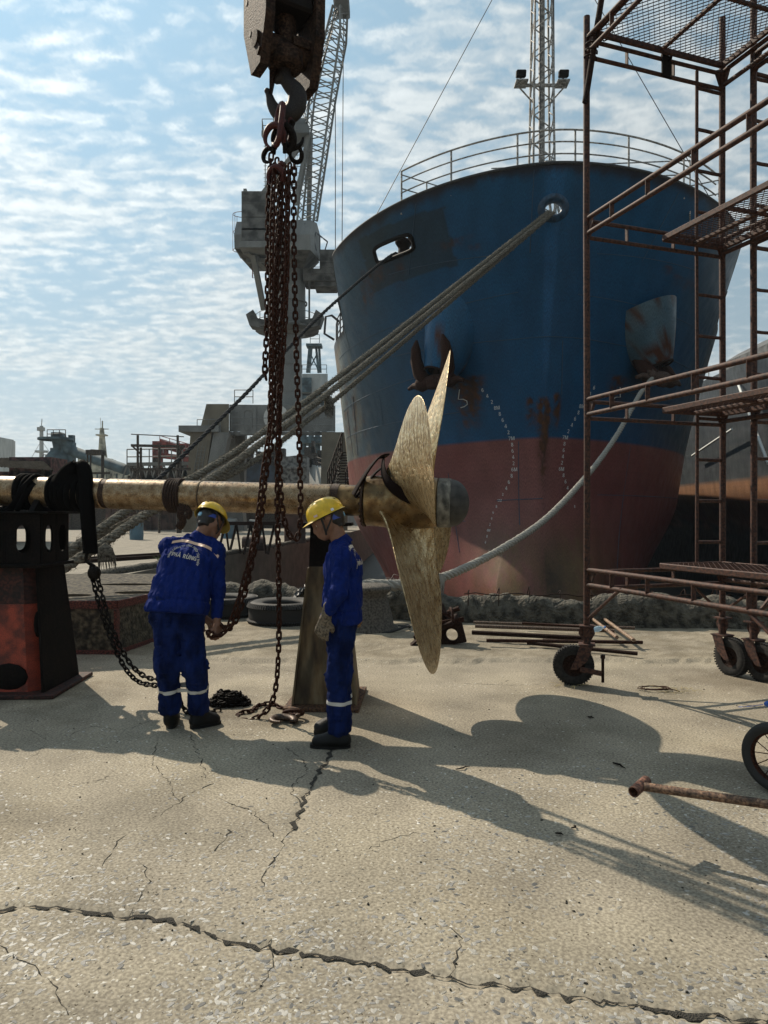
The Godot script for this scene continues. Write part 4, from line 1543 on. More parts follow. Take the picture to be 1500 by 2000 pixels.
	hexa(s, [Vector3(-11.889, 22.588, -57.000), Vector3(-5.863, 22.466, -57.000), Vector3(-5.536, 23.495, -62.500), Vector3(-12.800, 24.249, -64.000)], [Vector3(-11.929, 23.687, -57.000), Vector3(-5.863, 23.687, -57.000), Vector3(-5.536, 25.638, -62.500), Vector3(-12.800, 25.940, -64.000)])
	hexa(s, [Vector3(-11.929, 23.691, -57.000), Vector3(-5.863, 23.691, -57.000), Vector3(-5.536, 25.642, -62.500), Vector3(-12.800, 25.945, -64.000)], [Vector3(-11.931, 25.110, -58.000), Vector3(-5.841, 25.234, -58.000), Vector3(-5.848, 26.799, -62.500), Vector3(-12.617, 27.220, -64.000)])
	obj("machinery_house", s, grey, root)
	s = Shape.new()
	hexa(s, [Vector3(-11.229, 22.020, -60.000), Vector3(-6.771, 22.020, -60.000), Vector3(-6.583, 23.106, -64.000), Vector3(-11.703, 23.106, -64.000)], [Vector3(-11.889, 22.621, -57.200), Vector3(-5.924, 22.498, -57.200), Vector3(-5.670, 23.580, -63.000), Vector3(-12.709, 24.203, -64.000)])
	obj("house_underside", s, conc, root)
	for k in 4:
		var y0: float = [476.0, 456.0, 430.0, 405.0, 380.0][k]
		s = Shape.new()
		s.box(Vector3(-9.905, 24.745, -56.600) * Vector3(1, 0, 1) + Vector3(0, 1.62 + (1000.0 - y0) / 1400.0 * 56.6 + 0.5, 0), Vector3(2.45, 1.02, 1.3), Basis(), 0.03)
		obj("counterweight", s, conc, root)
	s = Shape.new()
	s.box(Vector3(-9.870, 22.407, -56.400), Vector3(2.7, 0.5, 1.6))
	s.box(Vector3(-10.956, 26.847, -56.600), Vector3(0.25, 0.5, 0.3))
	s.bar(Vector3(-10.423, 22.099, -57.000), Vector3(-10.071, 18.591, -60.000), 0.4, 0.4)
	s.bar(Vector3(-10.835, 22.239, -56.600), Vector3(-9.429, 21.763, -60.000), 0.45, 0.45)
	s.bar(Vector3(-11.103, 21.920, -58.000), Vector3(-9.114, 22.003, -58.000), 0.3, 0.3)
	obj("brace", s, grey, root)
	mark("KXTZ", Vector3(-5.757, 24.050, -59.700) + Vector3(0.14, 0, 0.1), Vector3(0.93, 0, 0.37), 1.5, M.wire, root, "house_lettering")
	# arm to the right
	s = Shape.new()
	s.box(Vector3(-4.575, 22.709, -61.000), Vector3(1.6, 1.7, 2.2))
	s.box(Vector3(-5.141, 21.445, -61.000), Vector3(3.2, 1.0, 2.4))
	s.box(Vector3(-4.924, 20.791, -61.000), Vector3(1.8, 0.5, 2.0))
	s.rod(Vector3(-6.257, 21.763, -60.000), Vector3(-6.257, 17.049, -60.000), 0.08, 6)
	s.rod(Vector3(-5.321, 22.480, -59.600), Vector3(-3.831, 22.395, -59.600), 0.05, 4)
	rails(s, [Vector3(-6.045, 20.990, -59.600), Vector3(-3.831, 20.990, -59.600)], 1.0, 0.03, 0.9)
	obj("cab_arm", s, conc, root)
	# boom
	s = Shape.new()
	var base := [Vector3(-7.346, 26.166, -60.500), Vector3(-5.835, 25.638, -59.200), Vector3(-5.755, 26.571, -61.500), Vector3(-7.200, 27.180, -63.000)]
	var knee := [Vector3(-6.278, 36.235, -60.200), Vector3(-4.425, 35.334, -59.000), Vector3(-4.173, 36.895, -61.500), Vector3(-6.071, 37.557, -62.500)]
	var bend := [Vector3(-4.843, 41.906, -60.000), Vector3(-3.637, 41.284, -59.200), Vector3(-3.251, 41.815, -61.500), Vector3(-4.635, 43.517, -62.400)]
	var top := [Vector3(-4.286, 44.049, -60.000), Vector3(-3.649, 43.624, -59.400), Vector3(-3.104, 44.810, -61.200), Vector3(-4.176, 45.604, -62.200)]
	lattice(s, base, knee, 9, 0.1, 0.05, 4)
	lattice(s, knee, bend, 6, 0.1, 0.05, 4)
	lattice(s, bend, top, 3, 0.1, 0.05, 4)
	obj("lattice_boom", s, grey, root)
	s = Shape.new()
	s.box(Vector3(-3.716, 45.353, -60.500), Vector3(1.1, 1.7, 2.4), Basis(), 0.1)
	s.box(Vector3(-3.544, 44.402, -60.500), Vector3(1.25, 0.7, 2.6), Basis(), 0.1)
	obj("boom_head", s, mat(Color(0.16, 0.17, 0.17), 0.7), root)
	s = Shape.new()
	for l in [[Vector3(-6.205, 32.985, -59.500), Vector3(-7.371, 27.334, -60.000)], [Vector3(-6.333, 34.303, -62.000), Vector3(-6.405, 26.369, -61.000)], [Vector3(-6.514, 32.906, -60.000), Vector3(-10.500, 27.763, -60.000)]]:
		s.bar(l[0], l[1], 0.36, 0.36)
	obj("a_frame", s, grey, root)
	s = Shape.new()
	s.box(Vector3(-7.071, 33.206, -60.000), Vector3(1.7, 0.7, 2.0))
	s.lathe([Vector2(0, -0.5), Vector2(0.6, -0.5), Vector2(0.6, 0.5), Vector2(0, 0.5)], 14, Transform3D(Basis(Vector3.BACK, PI / 2), Vector3(-7.071, 33.934, -60.000)))
	obj("winch", s, mat(Color(0.13, 0.14, 0.14), 0.7), root)
	s = Shape.new()
	rails(s, [Vector3(-10.200, 33.420, -60.000), Vector3(-6.429, 33.420, -60.000)], 1.1, 0.035, 0.9)
	s.rod(Vector3(-10.200, 34.363, -60.000), Vector3(-10.029, 32.991, -60.000), 0.05, 4)
	s.box(Vector3(-10.029, 33.249, -60.000), Vector3(0.4, 0.4, 0.4))
	s.rod(Vector3(-9.943, 32.991, -60.000), Vector3(-9.943, 28.191, -60.000), 0.04, 4)
	for k in 14:
		s.rod(Vector3(-10.071, 32.906, -60.000) + Vector3(0, -0.33 * k, 0), Vector3(-9.771, 32.906, -60.000) + Vector3(0, -0.33 * k, 0), 0.025, 4)
	obj("maintenance_platform", s, grey, root)
	for l in [[Vector3(-4.105, 36.191, -60.500), Vector3(-4.105, 23.227, -60.500)], [Vector3(-3.442, 44.320, -61.000), Vector3(-3.573, 23.754, -61.000)], [Vector3(-6.857, 33.977, -60.000), Vector3(-3.986, 43.834, -60.000)], [Vector3(-6.730, 34.193, -60.400), Vector3(-3.797, 44.116, -60.400)], [Vector3(-7.029, 33.977, -60.000), Vector3(-4.286, 41.906, -60.000)]]:
		s = Shape.new()
		s.rod(l[0], l[1], 0.035, 4)
		obj("hoist_rope", s, M.wire, root)


func yard_far() -> void:
	var steel := mat(Color(0.075, 0.075, 0.07), 0.85, 0.0, {tex = "rust", scale = 0.5})
	var blue := mat(Color(0.09, 0.14, 0.16), 0.8, 0.0, {tex = "blotch", scale = 0.1})
	var cream := mat(Color(0.5, 0.47, 0.36), 0.8, 0.0, {tex = "blotch", scale = 0.1})
	var navy := mat(Color(0.025, 0.04, 0.065), 0.7, 0.0, {tex = "blotch", scale = 0.1})
	var white := mat(Color(0.42, 0.43, 0.41), 0.8, 0.0, {tex = "soft", scale = Vector3(0.1, 0.03, 0.1)})
	var red := mat(Color(0.30, 0.07, 0.055), 0.8, 0.0, {tex = "blotch", scale = 0.2})
	var rusty := mat(Color(0.12, 0.07, 0.055), 0.9, 0.0, {tex = "blotch", scale = 0.15})
	# second crane beyond the first
	var o := thing("dock_crane", "smaller blue grey crane with white cabin seen between first crane and blue ship", "crane")
	var s := Shape.new()
	hexa(s, [Vector3(-12.571, 19.534, -110.000), Vector3(-9.586, 19.534, -110.000), Vector3(-9.114, 20.511, -116.000), Vector3(-12.097, 20.511, -116.000)], [Vector3(-12.571, 22.834, -110.000), Vector3(-9.586, 22.834, -110.000), Vector3(-9.114, 23.991, -116.000), Vector3(-12.097, 23.991, -116.000)])
	obj("cabin", s, white, o)
	s = Shape.new()
	s.box(Vector3(-11.899, 21.035, -109.600), Vector3(1.6, 2.2, 0.5))
	s.box(Vector3(-11.040, 19.220, -112.000), Vector3(3.2, 1.2, 4))
	s.box(Vector3(-10.800, 12.660, -112.000), Vector3(4.0, 1.0, 5))
	for x in [588.0, 606.0, 622.0, 640.0]:
		beam4(s, Vector3(-10.880, -0.780, -112.000) * Vector3(1, 0, 1) + Vector3((x - 614.0) * 0.09, 0, 0), Vector3(-10.880, 18.900, -112.000) + Vector3((x - 614.0) * 0.05, 0, 0), Vector2(0.9, 0.9), Vector2(0.7, 0.7))
	obj("portal", s, blue, o)
	s = Shape.new()
	for q in [[Vector3(-12.000, 23.380, -112.000), Vector3(-11.600, 27.860, -112.000)], [Vector3(-11.680, 23.380, -112.000), Vector3(-11.280, 27.860, -112.000)], [Vector3(-10.240, 23.380, -112.000), Vector3(-10.640, 27.860, -112.000)], [Vector3(-9.920, 23.380, -112.000), Vector3(-10.160, 27.860, -112.000)]]:
		s.bar(q[0], q[1], 0.35, 0.35)
	s.bar(Vector3(-12.000, 23.380, -112.000), Vector3(-10.400, 26.420, -112.000), 0.18, 0.18)
	s.bar(Vector3(-10.080, 23.380, -112.000), Vector3(-11.520, 26.420, -112.000), 0.18, 0.18)
	s.box(Vector3(-10.880, 27.540, -112.000), Vector3(2.4, 0.4, 2.0))
	rails(s, [Vector3(-12.686, 23.106, -111.000), Vector3(-8.880, 23.106, -111.000)], 1.3, 0.05, 1.2)
	rails(s, [Vector3(-11.417, 27.784, -111.000), Vector3(-9.990, 27.784, -111.000)], 1.3, 0.05, 0.8)
	rails(s, [Vector3(-12.844, 18.746, -111.000), Vector3(-8.087, 18.746, -111.000)], 1.3, 0.05, 1.2)
	obj("gantry", s, blue, o)
	# navy hull and white block seen under the portal
	o = thing("navy_ship", "dark navy hull with a cluttered deck seen below the crane's portal", "ship")
	s = Shape.new()
	hexa(s, [Vector3(-23.014, -0.694, -90.000) * Vector3(1, 0, 1) + Vector3(0, -3, 0), Vector3(-12.086, -0.694, -90.000) * Vector3(1, 0, 1) + Vector3(0, -3, 0), Vector3(-13.966, -1.054, -104.000) * Vector3(1, 0, 1) + Vector3(0, -3, 0), Vector3(-26.594, -1.054, -104.000) * Vector3(1, 0, 1) + Vector3(0, -3, 0)], [Vector3(-23.014, 8.241, -90.000), Vector3(-12.086, 7.277, -90.000), Vector3(-13.966, 8.157, -104.000), Vector3(-26.594, 9.271, -104.000)])
	obj("hull", s, navy, o)
	s = Shape.new()
	rails(s, [Vector3(-22.821, 8.241, -90.000), Vector3(-12.214, 7.341, -90.000)], 1.2, 0.05, 1.5)
	var rng := RandomNumberGenerator.new()
	rng.seed = 3
	for i in 16:
		var x := rng.randf_range(398, 556)
		s.box(Vector3((x - 750.0) / 1400.0 * 93.0, 8.0 + rng.randf_range(0, 0.8), -93.0), Vector3(rng.randf_range(0.4, 2.2), rng.randf_range(0.8, 2.4), 1.5))
	for i in 7:
		s.rod(Vector3((405.0 + i * 24 - 750.0) / 1400.0 * 92.0, 7.5, -92), Vector3((405.0 + i * 24 - 750.0) / 1400.0 * 92.0, 9.5 + 0.8 * (i % 3), -92), 0.08, 5)
	s.bar(Vector3(-16.740, 7.931, -93.000), Vector3(-8.636, 8.927, -93.000), 0.5, 0.7)
	obj("deck_gear", s, steel, o)
	o = thing("white_barge", "white and grey stained barge hull beyond the crane's right leg", "barge")
	s = Shape.new()
	hexa(s, [Vector3(-10.286, -0.711, -96.000) * Vector3(1, 0, 1), Vector3(-6.450, -0.223, -86.000) * Vector3(1, 0, 1), Vector3(-3.429, -0.437, -96.000) * Vector3(1, 0, 1), Vector3(-6.943, -0.694, -108.000) * Vector3(1, 0, 1)], [Vector3(-10.149, 8.134, -96.000), Vector3(-6.450, 6.411, -86.000), Vector3(-3.429, 7.449, -96.000), Vector3(-6.943, 8.949, -108.000)])
	obj("hull", s, white, o)
	s = Shape.new()
	for q in [[606, 878, 1.4, 2.6], [618, 890, 2.0, 1.6], [628, 884, 1.0, 2.4], [636, 896, 1.6, 1.2], [612, 866, 0.4, 3.0]]:
		s.box(Vector3((q[0] - 750.0) / 1400.0 * 95.0, 1.62 + (1000.0 - q[1]) / 1400.0 * 95.0 - q[3] * 0.4, -95), Vector3(q[2], q[3], 1.6))
	rails(s, [Vector3(-10.011, 8.134, -96.000), Vector3(-6.549, 6.501, -86.500)], 1.2, 0.05, 1.2)
	obj("deck_gear", s, steel, o)
	s = Shape.new()
	s.box(Vector3(-10.500, 4.020, -84.000), Vector3(3.2, 8.0, 3.0))
	s.box(Vector3(-10.300, 4.563, -82.400), Vector3(1.5, 4.6, 0.2))
	s.bar(Vector3(-11.597, 6.716, -82.000), Vector3(-8.786, 6.716, -82.000), 0.3, 0.3)
	tag(obj("pump_house", s, mat(Color(0.2, 0.2, 0.19), 0.85, 0.0, {tex = "stain", scale = 0.2})), "small grey concrete hut between the navy ship and the white barge", "hut")
	# low works at the left
	o = thing("open_shed", "low shed with dark sagging corrugated roof at the far left above the shaft", "shed")
	s = Shape.new()
	var roof := PackedVector3Array()
	for i in 60:
		for j in 2:
			var a: Vector3 = Vector3(-22.571, 4.649, -40.000).lerp(Vector3(-19.200, 4.649, -40.000), i / 59.0)
			var b: Vector3 = Vector3(-18.621, 3.741, -33.000).lerp(Vector3(-15.227, 3.553, -33.000), i / 59.0)
			roof.append((a if j == 0 else b) + Vector3(0, 0.022 * sin(i * 2.4), 0))
	s.surf(roof, 60, 2)
	s.face([Vector3(-19.200, 4.649, -40.000), Vector3(-15.227, 3.553, -33.000), Vector3(-18.571, 3.620, -40.000)])
	obj("roof", s, mat(Color(0.04, 0.037, 0.032), 0.9, 0.0, {spec = 0.0, tex = "blotch", scale = 0.4}), o)
	s = Shape.new()
	for x in [-20, 30, 84]:
		s.rod(Vector3((x - 750.0) / 1400.0 * 36.0, 0, -36), Vector3((x - 750.0) / 1400.0 * 36.0, 4.0, -36), 0.08, 6)
	obj("post", s, steel, o)
	s = Shape.new()
	s.box(Vector3(-20.336, 2.316, -39.000) , Vector3(5.5, 2.9, 2.0))
	s.box(Vector3(-18.776, 2.734, -39.000), Vector3(2.2, 3.6, 2.0))
	obj("wall", s, mat(Color(0.13, 0.06, 0.055), 0.85, 0.0, {tex = "stain", scale = 0.3}), o)
	s = Shape.new()
	s.box(Vector3(-101.786, 11.799, -190.000) , Vector3(4.0, 18, 8))
	s.box(Vector3(-101.243, 20.349, -190.000), Vector3(2.6, 1.5, 7))
	o = obj("white_tower_block", s, white)
	tag(o, "pale concrete block cut by the left edge behind the shed", "building")
	# steel mast
	s = Shape.new()
	s.rod(Vector3(-57.343, 5.049, -120.000), Vector3(-57.343, 16.020, -120.000), 0.45, 8, 0.3)
	s.rod(Vector3(-57.343, 16.020, -120.000), Vector3(-57.257, 17.220, -120.000), 0.07, 5)
	s.box(Vector3(-57.429, 15.506, -120.000), Vector3(1.0, 0.6, 0.8))
	s.box(Vector3(-57.343, 11.734, -120.000), Vector3(1.8, 0.35, 1.0))
	s.rod(Vector3(-57.343, 13.620, -120.000), Vector3(-58.971, 10.791, -120.000), 0.04, 4)
	s.rod(Vector3(-57.343, 13.620, -120.000), Vector3(-55.714, 11.220, -120.000), 0.04, 4)
	tag(obj("steel_mast", s, white), "slim grey mast with two stays above the shed roof", "mast")
	# grey-blue unloader with its long pipe
	o = thing("unloader", "blue grey suction unloader with a round turret and long sloping pipe", "unloader")
	s = Shape.new()
	s.lathe([Vector2(1.9, -5.0), Vector2(1.9, 1.6), Vector2(1.7, 1.7), Vector2(1.7, 2.5), Vector2(1.45, 3.3), Vector2(0.9, 3.9), Vector2(0.9, 4.2)], 18, Transform3D(Basis(), Vector3(-38.614, 4.959, -85.000)))
	s.box(Vector3(-38.371, 9.513, -85.000), Vector3(1.3, 3.0, 1.6), Basis(Vector3.BACK, 0.2), 0.2)
	s.box(Vector3(-37.643, 9.634, -85.000), Vector3(1.1, 1.7, 1.4), Basis(Vector3.BACK, 0.5), 0.2)
	s.lathe([Vector2(1.9, 0), Vector2(2.0, 0), Vector2(2.0, 0.25), Vector2(0, 0.25)], 14, Transform3D(Basis(), Vector3(-38.918, 10.120, -85.000)))
	s.box(Vector3(-38.918, 10.606, -85.000), Vector3(0.8, 0.9, 0.8))
	s.box(Vector3(-37.471, 9.729, -86.000), Vector3(0.6, 2.2, 0.6))
	s.box(Vector3(-37.218, 5.870, -85.000), Vector3(1.0, 8.0, 1.0))
	s.rod(Vector3(-37.157, 8.906, -85.000), Vector3(-28.686, 6.306, -80.000), 0.62, 12)
	s.rod(Vector3(-37.886, 9.634, -85.000), Vector3(-37.036, 8.784, -85.000), 0.8, 12)
	for x in [190, 200, 228]:
		s.rod(Vector3((x - 750.0) / 1400.0 * 82.0, 2.0, -82), Vector3((x - 750.0) / 1400.0 * 82.0, 6.0, -82), 0.1, 5)
	obj("turret", s, blue, o)
	s = Shape.new()
	rails(s, [Vector3(-39.480, 10.260, -84.000), Vector3(-37.320, 10.260, -84.000)], 1.0, 0.05, 0.7)
	rails(s, [Vector3(-39.960, 7.320, -84.000), Vector3(-39.000, 7.320, -84.000)], 1.0, 0.05, 0.7)
	obj("railing", s, steel, o)
	# cream funnel mast and house
	o = thing("cream_deckhouse", "cream ship's deckhouse with a tapering cream radar mast left of the steel frames", "deckhouse")
	s = Shape.new()
	beam4(s, Vector3(-50.979, 9.513, -130.000), Vector3(-51.164, 16.849, -130.000), Vector2(1.5, 1.5), Vector2(0.55, 0.55))
	s.box(Vector3(-51.164, 15.549, -130.000), Vector3(1.7, 0.25, 1.5))
	s.box(Vector3(-51.164, 16.663, -130.000), Vector3(2.4, 0.12, 0.3))
	s.rod(Vector3(-51.071, 16.663, -130.000), Vector3(-51.071, 18.149, -130.000), 0.12, 5)
	s.rod(Vector3(-51.350, 16.849, -130.000), Vector3(-51.443, 18.706, -130.000), 0.04, 4)
	obj("radar_mast", s, cream, o)
	s = Shape.new()
	s.box(Vector3(-52.000, 7.191, -130.000), Vector3(5.0, 8.0, 5))
	s.box(Vector3(-50.514, 10.720, -130.000), Vector3(1.8, 1.2, 3))
	s.box(Vector3(-46.893, 7.656, -130.000), Vector3(3.0, 4.0, 4))
	obj("house", s, cream, o)
	# open frames
	o = thing("pipe_gantry", "small dark steel gantry frame standing before the cream deckhouse", "gantry")
	s = Shape.new()
	for x in [171, 177, 199, 202]:
		s.rod(Vector3((x - 750.0) / 1400.0 * 60.0, 0, -60), Vector3((x - 750.0) / 1400.0 * 60.0, 6.6, -60), 0.07, 5)
	s.box(Vector3(-24.129, 6.591, -60.000), Vector3(1.3, 0.4, 1.0))
	s.bar(Vector3(-24.771, 6.591, -60.000), Vector3(-23.443, 6.591, -60.000), 0.12, 0.12)
	s.bar(Vector3(-24.857, 4.877, -60.000), Vector3(-22.971, 4.877, -60.000), 0.16, 0.16)
	s.bar(Vector3(-24.557, 6.849, -60.000), Vector3(-23.914, 6.806, -60.000), 0.06, 0.06)
	obj("frame", s, steel, o)
	o = thing("pipe_rack", "big dark steel rack with posts, platforms and a long top rail beside the crane leg", "rack")
	s = Shape.new()
	for x in [269.0, 275.0, 311.0, 347.0, 352.0]:
		s.rod(Vector3((x - 750.0) / 1400.0 * 55.0, 0, -55), Vector3((x - 750.0) / 1400.0 * 55.0, 1.62 + (1000.0 - (850.0 if x in [269.0, 347.0] else 874.0)) / 1400.0 * 55.0, -55), 0.1, 6)
	s.bar(Vector3(-19.407, 7.591, -55.000), Vector3(-15.361, 7.395, -55.000), 0.07, 0.07)
	s.bar(Vector3(-19.407, 6.727, -55.000), Vector3(-15.282, 6.649, -55.000), 0.14, 0.2)
	s.rod(Vector3(-19.329, 6.688, -55.000), Vector3(-18.700, 6.099, -55.000), 0.07, 5)
	s.rod(Vector3(-15.361, 6.609, -55.000), Vector3(-15.871, 6.099, -55.000), 0.07, 5)
	s.bar(Vector3(-19.329, 4.881, -55.000), Vector3(-14.850, 4.920, -55.000), 0.2, 0.2)
	s.rod(Vector3(-19.250, 4.841, -55.000), Vector3(-18.779, 4.252, -55.000), 0.07, 5)
	obj("frame", s, steel, o)
	s = Shape.new()
	rails(s, [Vector3(-22.231, 5.739, -62.000), Vector3(-15.500, 5.827, -62.000)], 1.3, 0.05, 0.9)
	for i in 11:
		var x := 250.0 + i * 14.0
		s.rod(Vector3((x - 750.0) / 1400.0 * 62.0, 5.8, -62), Vector3((x - 743.0) / 1400.0 * 62.0, 4.6, -62), 0.06, 4)
		s.rod(Vector3((x - 736.0) / 1400.0 * 62.0, 5.8, -62), Vector3((x - 743.0) / 1400.0 * 62.0, 4.6, -62), 0.06, 4)
	s.bar(Vector3(-22.231, 5.739, -62.000), Vector3(-15.500, 5.827, -62.000), 0.3, 0.3)
	s.bar(Vector3(-22.851, 3.834, -62.000), Vector3(-22.143, 5.827, -62.000), 0.12, 0.12)
	obj("walkway", s, mat(Color(0.16, 0.16, 0.15), 0.8), o)
	s = Shape.new()
	for q in [[330, 948, 4.8, 3.0, 2.0], [372, 952, 3.0, 3.4, 2.0], [290, 956, 3.0, 2.4, 2.0], [268, 935, 0.9, 2.2, 1.0], [352, 930, 0.8, 2.6, 1.0], [305, 905, 0.5, 1.0, 0.6]]:
		s.box(Vector3((q[0] - 750.0) / 1400.0 * 64.0, 1.62 + (1000.0 - q[1]) / 1400.0 * 64.0, -64), Vector3(q[2], q[3], q[4]))
	obj("tank", s, steel, o)
	s = Shape.new()
	s.box(Vector3(-25.257, 8.191, -80.000), Vector3(0.9, 2.6, 1.0))
	s.box(Vector3(-22.286, 8.134, -80.000), Vector3(1.1, 2.2, 1.0))
	s.bar(Vector3(-25.029, 9.277, -80.000), Vector3(-21.600, 8.249, -80.000), 0.7, 0.9)
	s.bar(Vector3(-24.800, 7.906, -80.000), Vector3(-21.600, 7.563, -80.000), 0.4, 0.6)
	s.rod(Vector3(-24.343, 8.706, -80.000), Vector3(-24.343, 7.791, -80.000), 0.3, 6)
	rails(s, [Vector3(-25.029, 9.449, -80.000), Vector3(-21.714, 8.477, -80.000)], 0.7, 0.04, 0.9)
	beam4(s, Vector3(-25.257, 0.020, -80.000) * Vector3(1, 0, 1), Vector3(-25.257, 7.334, -80.000), Vector2(0.8, 0.8), Vector2(0.8, 0.8))
	beam4(s, Vector3(-22.286, 0.020, -80.000) * Vector3(1, 0, 1), Vector3(-22.286, 7.334, -80.000), Vector2(0.8, 0.8), Vector2(0.8, 0.8))
	tag(obj("red_crane", s, red), "red deck crane behind the dark pipe rack", "crane")
	# low dark line of works seen under the shaft
	var places := [[-60, 120, 985, 70, rusty], [110, 205, 980, 66, steel], [206, 330, 985, 64, rusty], [331, 470, 978, 68, navy], [440, 560, 985, 72, steel], [540, 640, 980, 72, rusty]]
	for i in places.size():
		var q: Array = places[i]
		s = Shape.new()
		var a: float = (q[0] - 750.0) / 1400.0 * q[3]
		var b: float = (q[1] - 750.0) / 1400.0 * q[3]
		var top: float = 1.62 + (1000.0 - q[2]) / 1400.0 * q[3]
		s.box(Vector3((a + b) * 0.5, top * 0.5, -q[3] - 1.0), Vector3(b - a, top, 2.0))
		for k in int((b - a) / 0.9):
			s.box(Vector3(a + 0.45 + k * 0.9, top * 0.5, -q[3] + 0.06), Vector3(0.14, top, 0.12))
		tag(obj("sheet_wall", s, q[4]), ["rusty ribbed steel wall at the far left under the shaft", "dark ribbed steel wall right of the rusty one under the shaft", "rusty ribbed wall behind the thick ropes under the shaft", "navy ribbed steel wall left of the bending worker's helmet", "dark ribbed steel wall right of the bending worker's helmet", "rusty ribbed wall beside the standing worker's helmet"][i], "wall", "low steel walls beyond the dock")
	# track along the quay
	for i in 2:
		s = Shape.new()
		var off := Vector3(0, 0, -1.5 * i)
		s.bar(Vector3(-13.0, 0.06, -17.6) + off, Vector3(-6.9, 0.06, -26.5) + off * 1.5, 0.08, 0.12)
		s.bar(Vector3(-13.0, 0.02, -17.6) + off, Vector3(-6.9, 0.02, -26.5) + off * 1.5, 0.2, 0.03)
		tag(obj("crane_rail", s, M.rust_dark), "steel crane rail in the quay nearer the dock" if i == 0 else "second steel crane rail, farther from us along the quay", "rail", "crane rails along the quay")
	# trestle with a plank top
	o = thing("steel_trestle", "rusty welded steel trestle with long flat top behind the bending worker", "trestle")
	s = Shape.new()
	s.box(Vector3(-5.200, 1.160, -28.000), Vector3(2.5, 0.1, 0.9))
	s.bar(Vector3(-6.190, 1.206, -27.600), Vector3(-4.041, 1.206, -27.600), 0.08, 0.08)
	obj("top", s, M.rust_dark, o)
	for x in [440.0, 462.0, 490.0, 512.0, 536.0]:
		s = Shape.new()
		for e in [-9.0, 9.0]:
			s.bar(Vector3((x - 750.0) / 1400.0 * 28.0, 1.15, -28), Vector3((x + e - 750.0) / 1400.0 * 28.0, 0.0, -27.7 - 0.02 * e), 0.07, 0.07)
		obj("leg", s, M.rust_dark, o)
	s = Shape.new()
	s.box(Vector3(-5.917, 1.282, -27.800), Vector3(0.4, 0.1, 0.3), Basis(Vector3.BACK, 0.2))
	s.box(Vector3(-5.024, 1.282, -27.800), Vector3(0.35, 0.06, 0.3), Basis(Vector3.BACK, -0.1))
	tag(obj("scrap_sheet", s, white), "crumpled white sheets lying on the trestle top", "sheet")
	for q in [[470, 1018, 26.5, "rusty drum lying on the quay behind the trestle"], [560, 1040, 36.0, "square rusty plate stood on edge right of the trestle"]]:
		s = Shape.new()
		if q[1] == 1018:
			s.lathe([Vector2(0, 0), Vector2(0.3, 0), Vector2(0.3, 0.9), Vector2(0, 0.9)], 14, Transform3D(Basis(Vector3.BACK, PI / 2), Vector3(-5.0, 0.3, -30)))
		else:
			s.box(Vector3(-4.6, 0.75, -37), Vector3(1.1, 1.5, 0.1), Basis(Vector3.UP, 0.3))
		tag(obj("scrap_plate" if q[1] == 1040 else "steel_drum", s, rusty), q[3], "scrap")
	# lumpy edge of the left dock wall
	s = Shape.new()
	var fn := FastNoiseLite.new()
	fn.seed = 6
	fn.frequency = 0.5
	var path := curve([Vector3(-3.2, 0, -12.5), Vector3(-7.0, 0, -16.7), Vector3(-6.55, 0, -22.0), Vector3(-3.85, 0, -43.5)], 0.4)
	var rr := []
	for i in path.size():
		path[i] += Vector3(0, 0.02 + 0.05 * fn.get_noise_1d(i * 1.0), 0)
		rr.append(0.15 + 0.07 * fn.get_noise_1d(i * 2.0 + 40.0))
	s.tube(path, PackedFloat32Array(rr), 10)
	tag(obj("dock_edge", s, M.concrete_dark), "rounded broken concrete edge of the dock's left side", "kerb")
	# gangway against the ship
	o = thing("gangway", "steep rusty gangway with rails leaning on the blue ship's left side", "gangway")
	s = Shape.new()
	for e in [0.0, 0.9]:
		s.bar(Vector3(-2.829, 2.520, -36.000) + Vector3(e, 0, 0), Vector3(-2.226, 4.741, -38.000) + Vector3(e, 0, 0), 0.1, 0.2)
		for k in [0.6, 1.1]:
			s.rod(Vector3(-2.829, 2.520, -36.000) + Vector3(e, k, 0), Vector3(-2.226, 4.741, -38.000) + Vector3(e, k, 0), 0.035, 5)
		for k in 9:
			var p: Vector3 = Vector3(-2.829, 2.520, -36.000).lerp(Vector3(-2.226, 4.741, -38.000), k / 8.0) + Vector3(e, 0, 0)
			s.rod(p, p + Vector3(0, 1.1, 0), 0.03, 5)
	obj("side_rail", s, M.rust_dark, o)
	for k in 16:
		var p: Vector3 = Vector3(-2.829, 2.520, -36.000).lerp(Vector3(-2.226, 4.741, -38.000), k / 15.0)
		s = Shape.new()
		s.box(p + Vector3(0.45, 0.02, 0), Vector3(0.86, 0.05, 0.25))
		obj("tread", s, M.rust_dark, o)
	for k in 3:
		s = Shape.new()
		var p := Vector3(-7.273, 0.0, -23.143) + Vector3(k * 0.05, 0, -k * 0.04)
		for i in 14:
			var an := i * 2.4 + k
			s.tube([p, p + Vector3(cos(an) * 0.06, 0.12, sin(an) * 0.06), p + Vector3(cos(an) * 0.2, 0.16 + 0.05 * (i % 3), sin(an) * 0.2)], PackedFloat32Array([0.008, 0.007, 0.001]), 3)
		if k == 0:
			var g := obj("grass_tuft", s, mat(Color(0.07, 0.10, 0.03), 0.9))
			tag(g, "small green grass tuft growing beside the crane rail", "grass tuft")
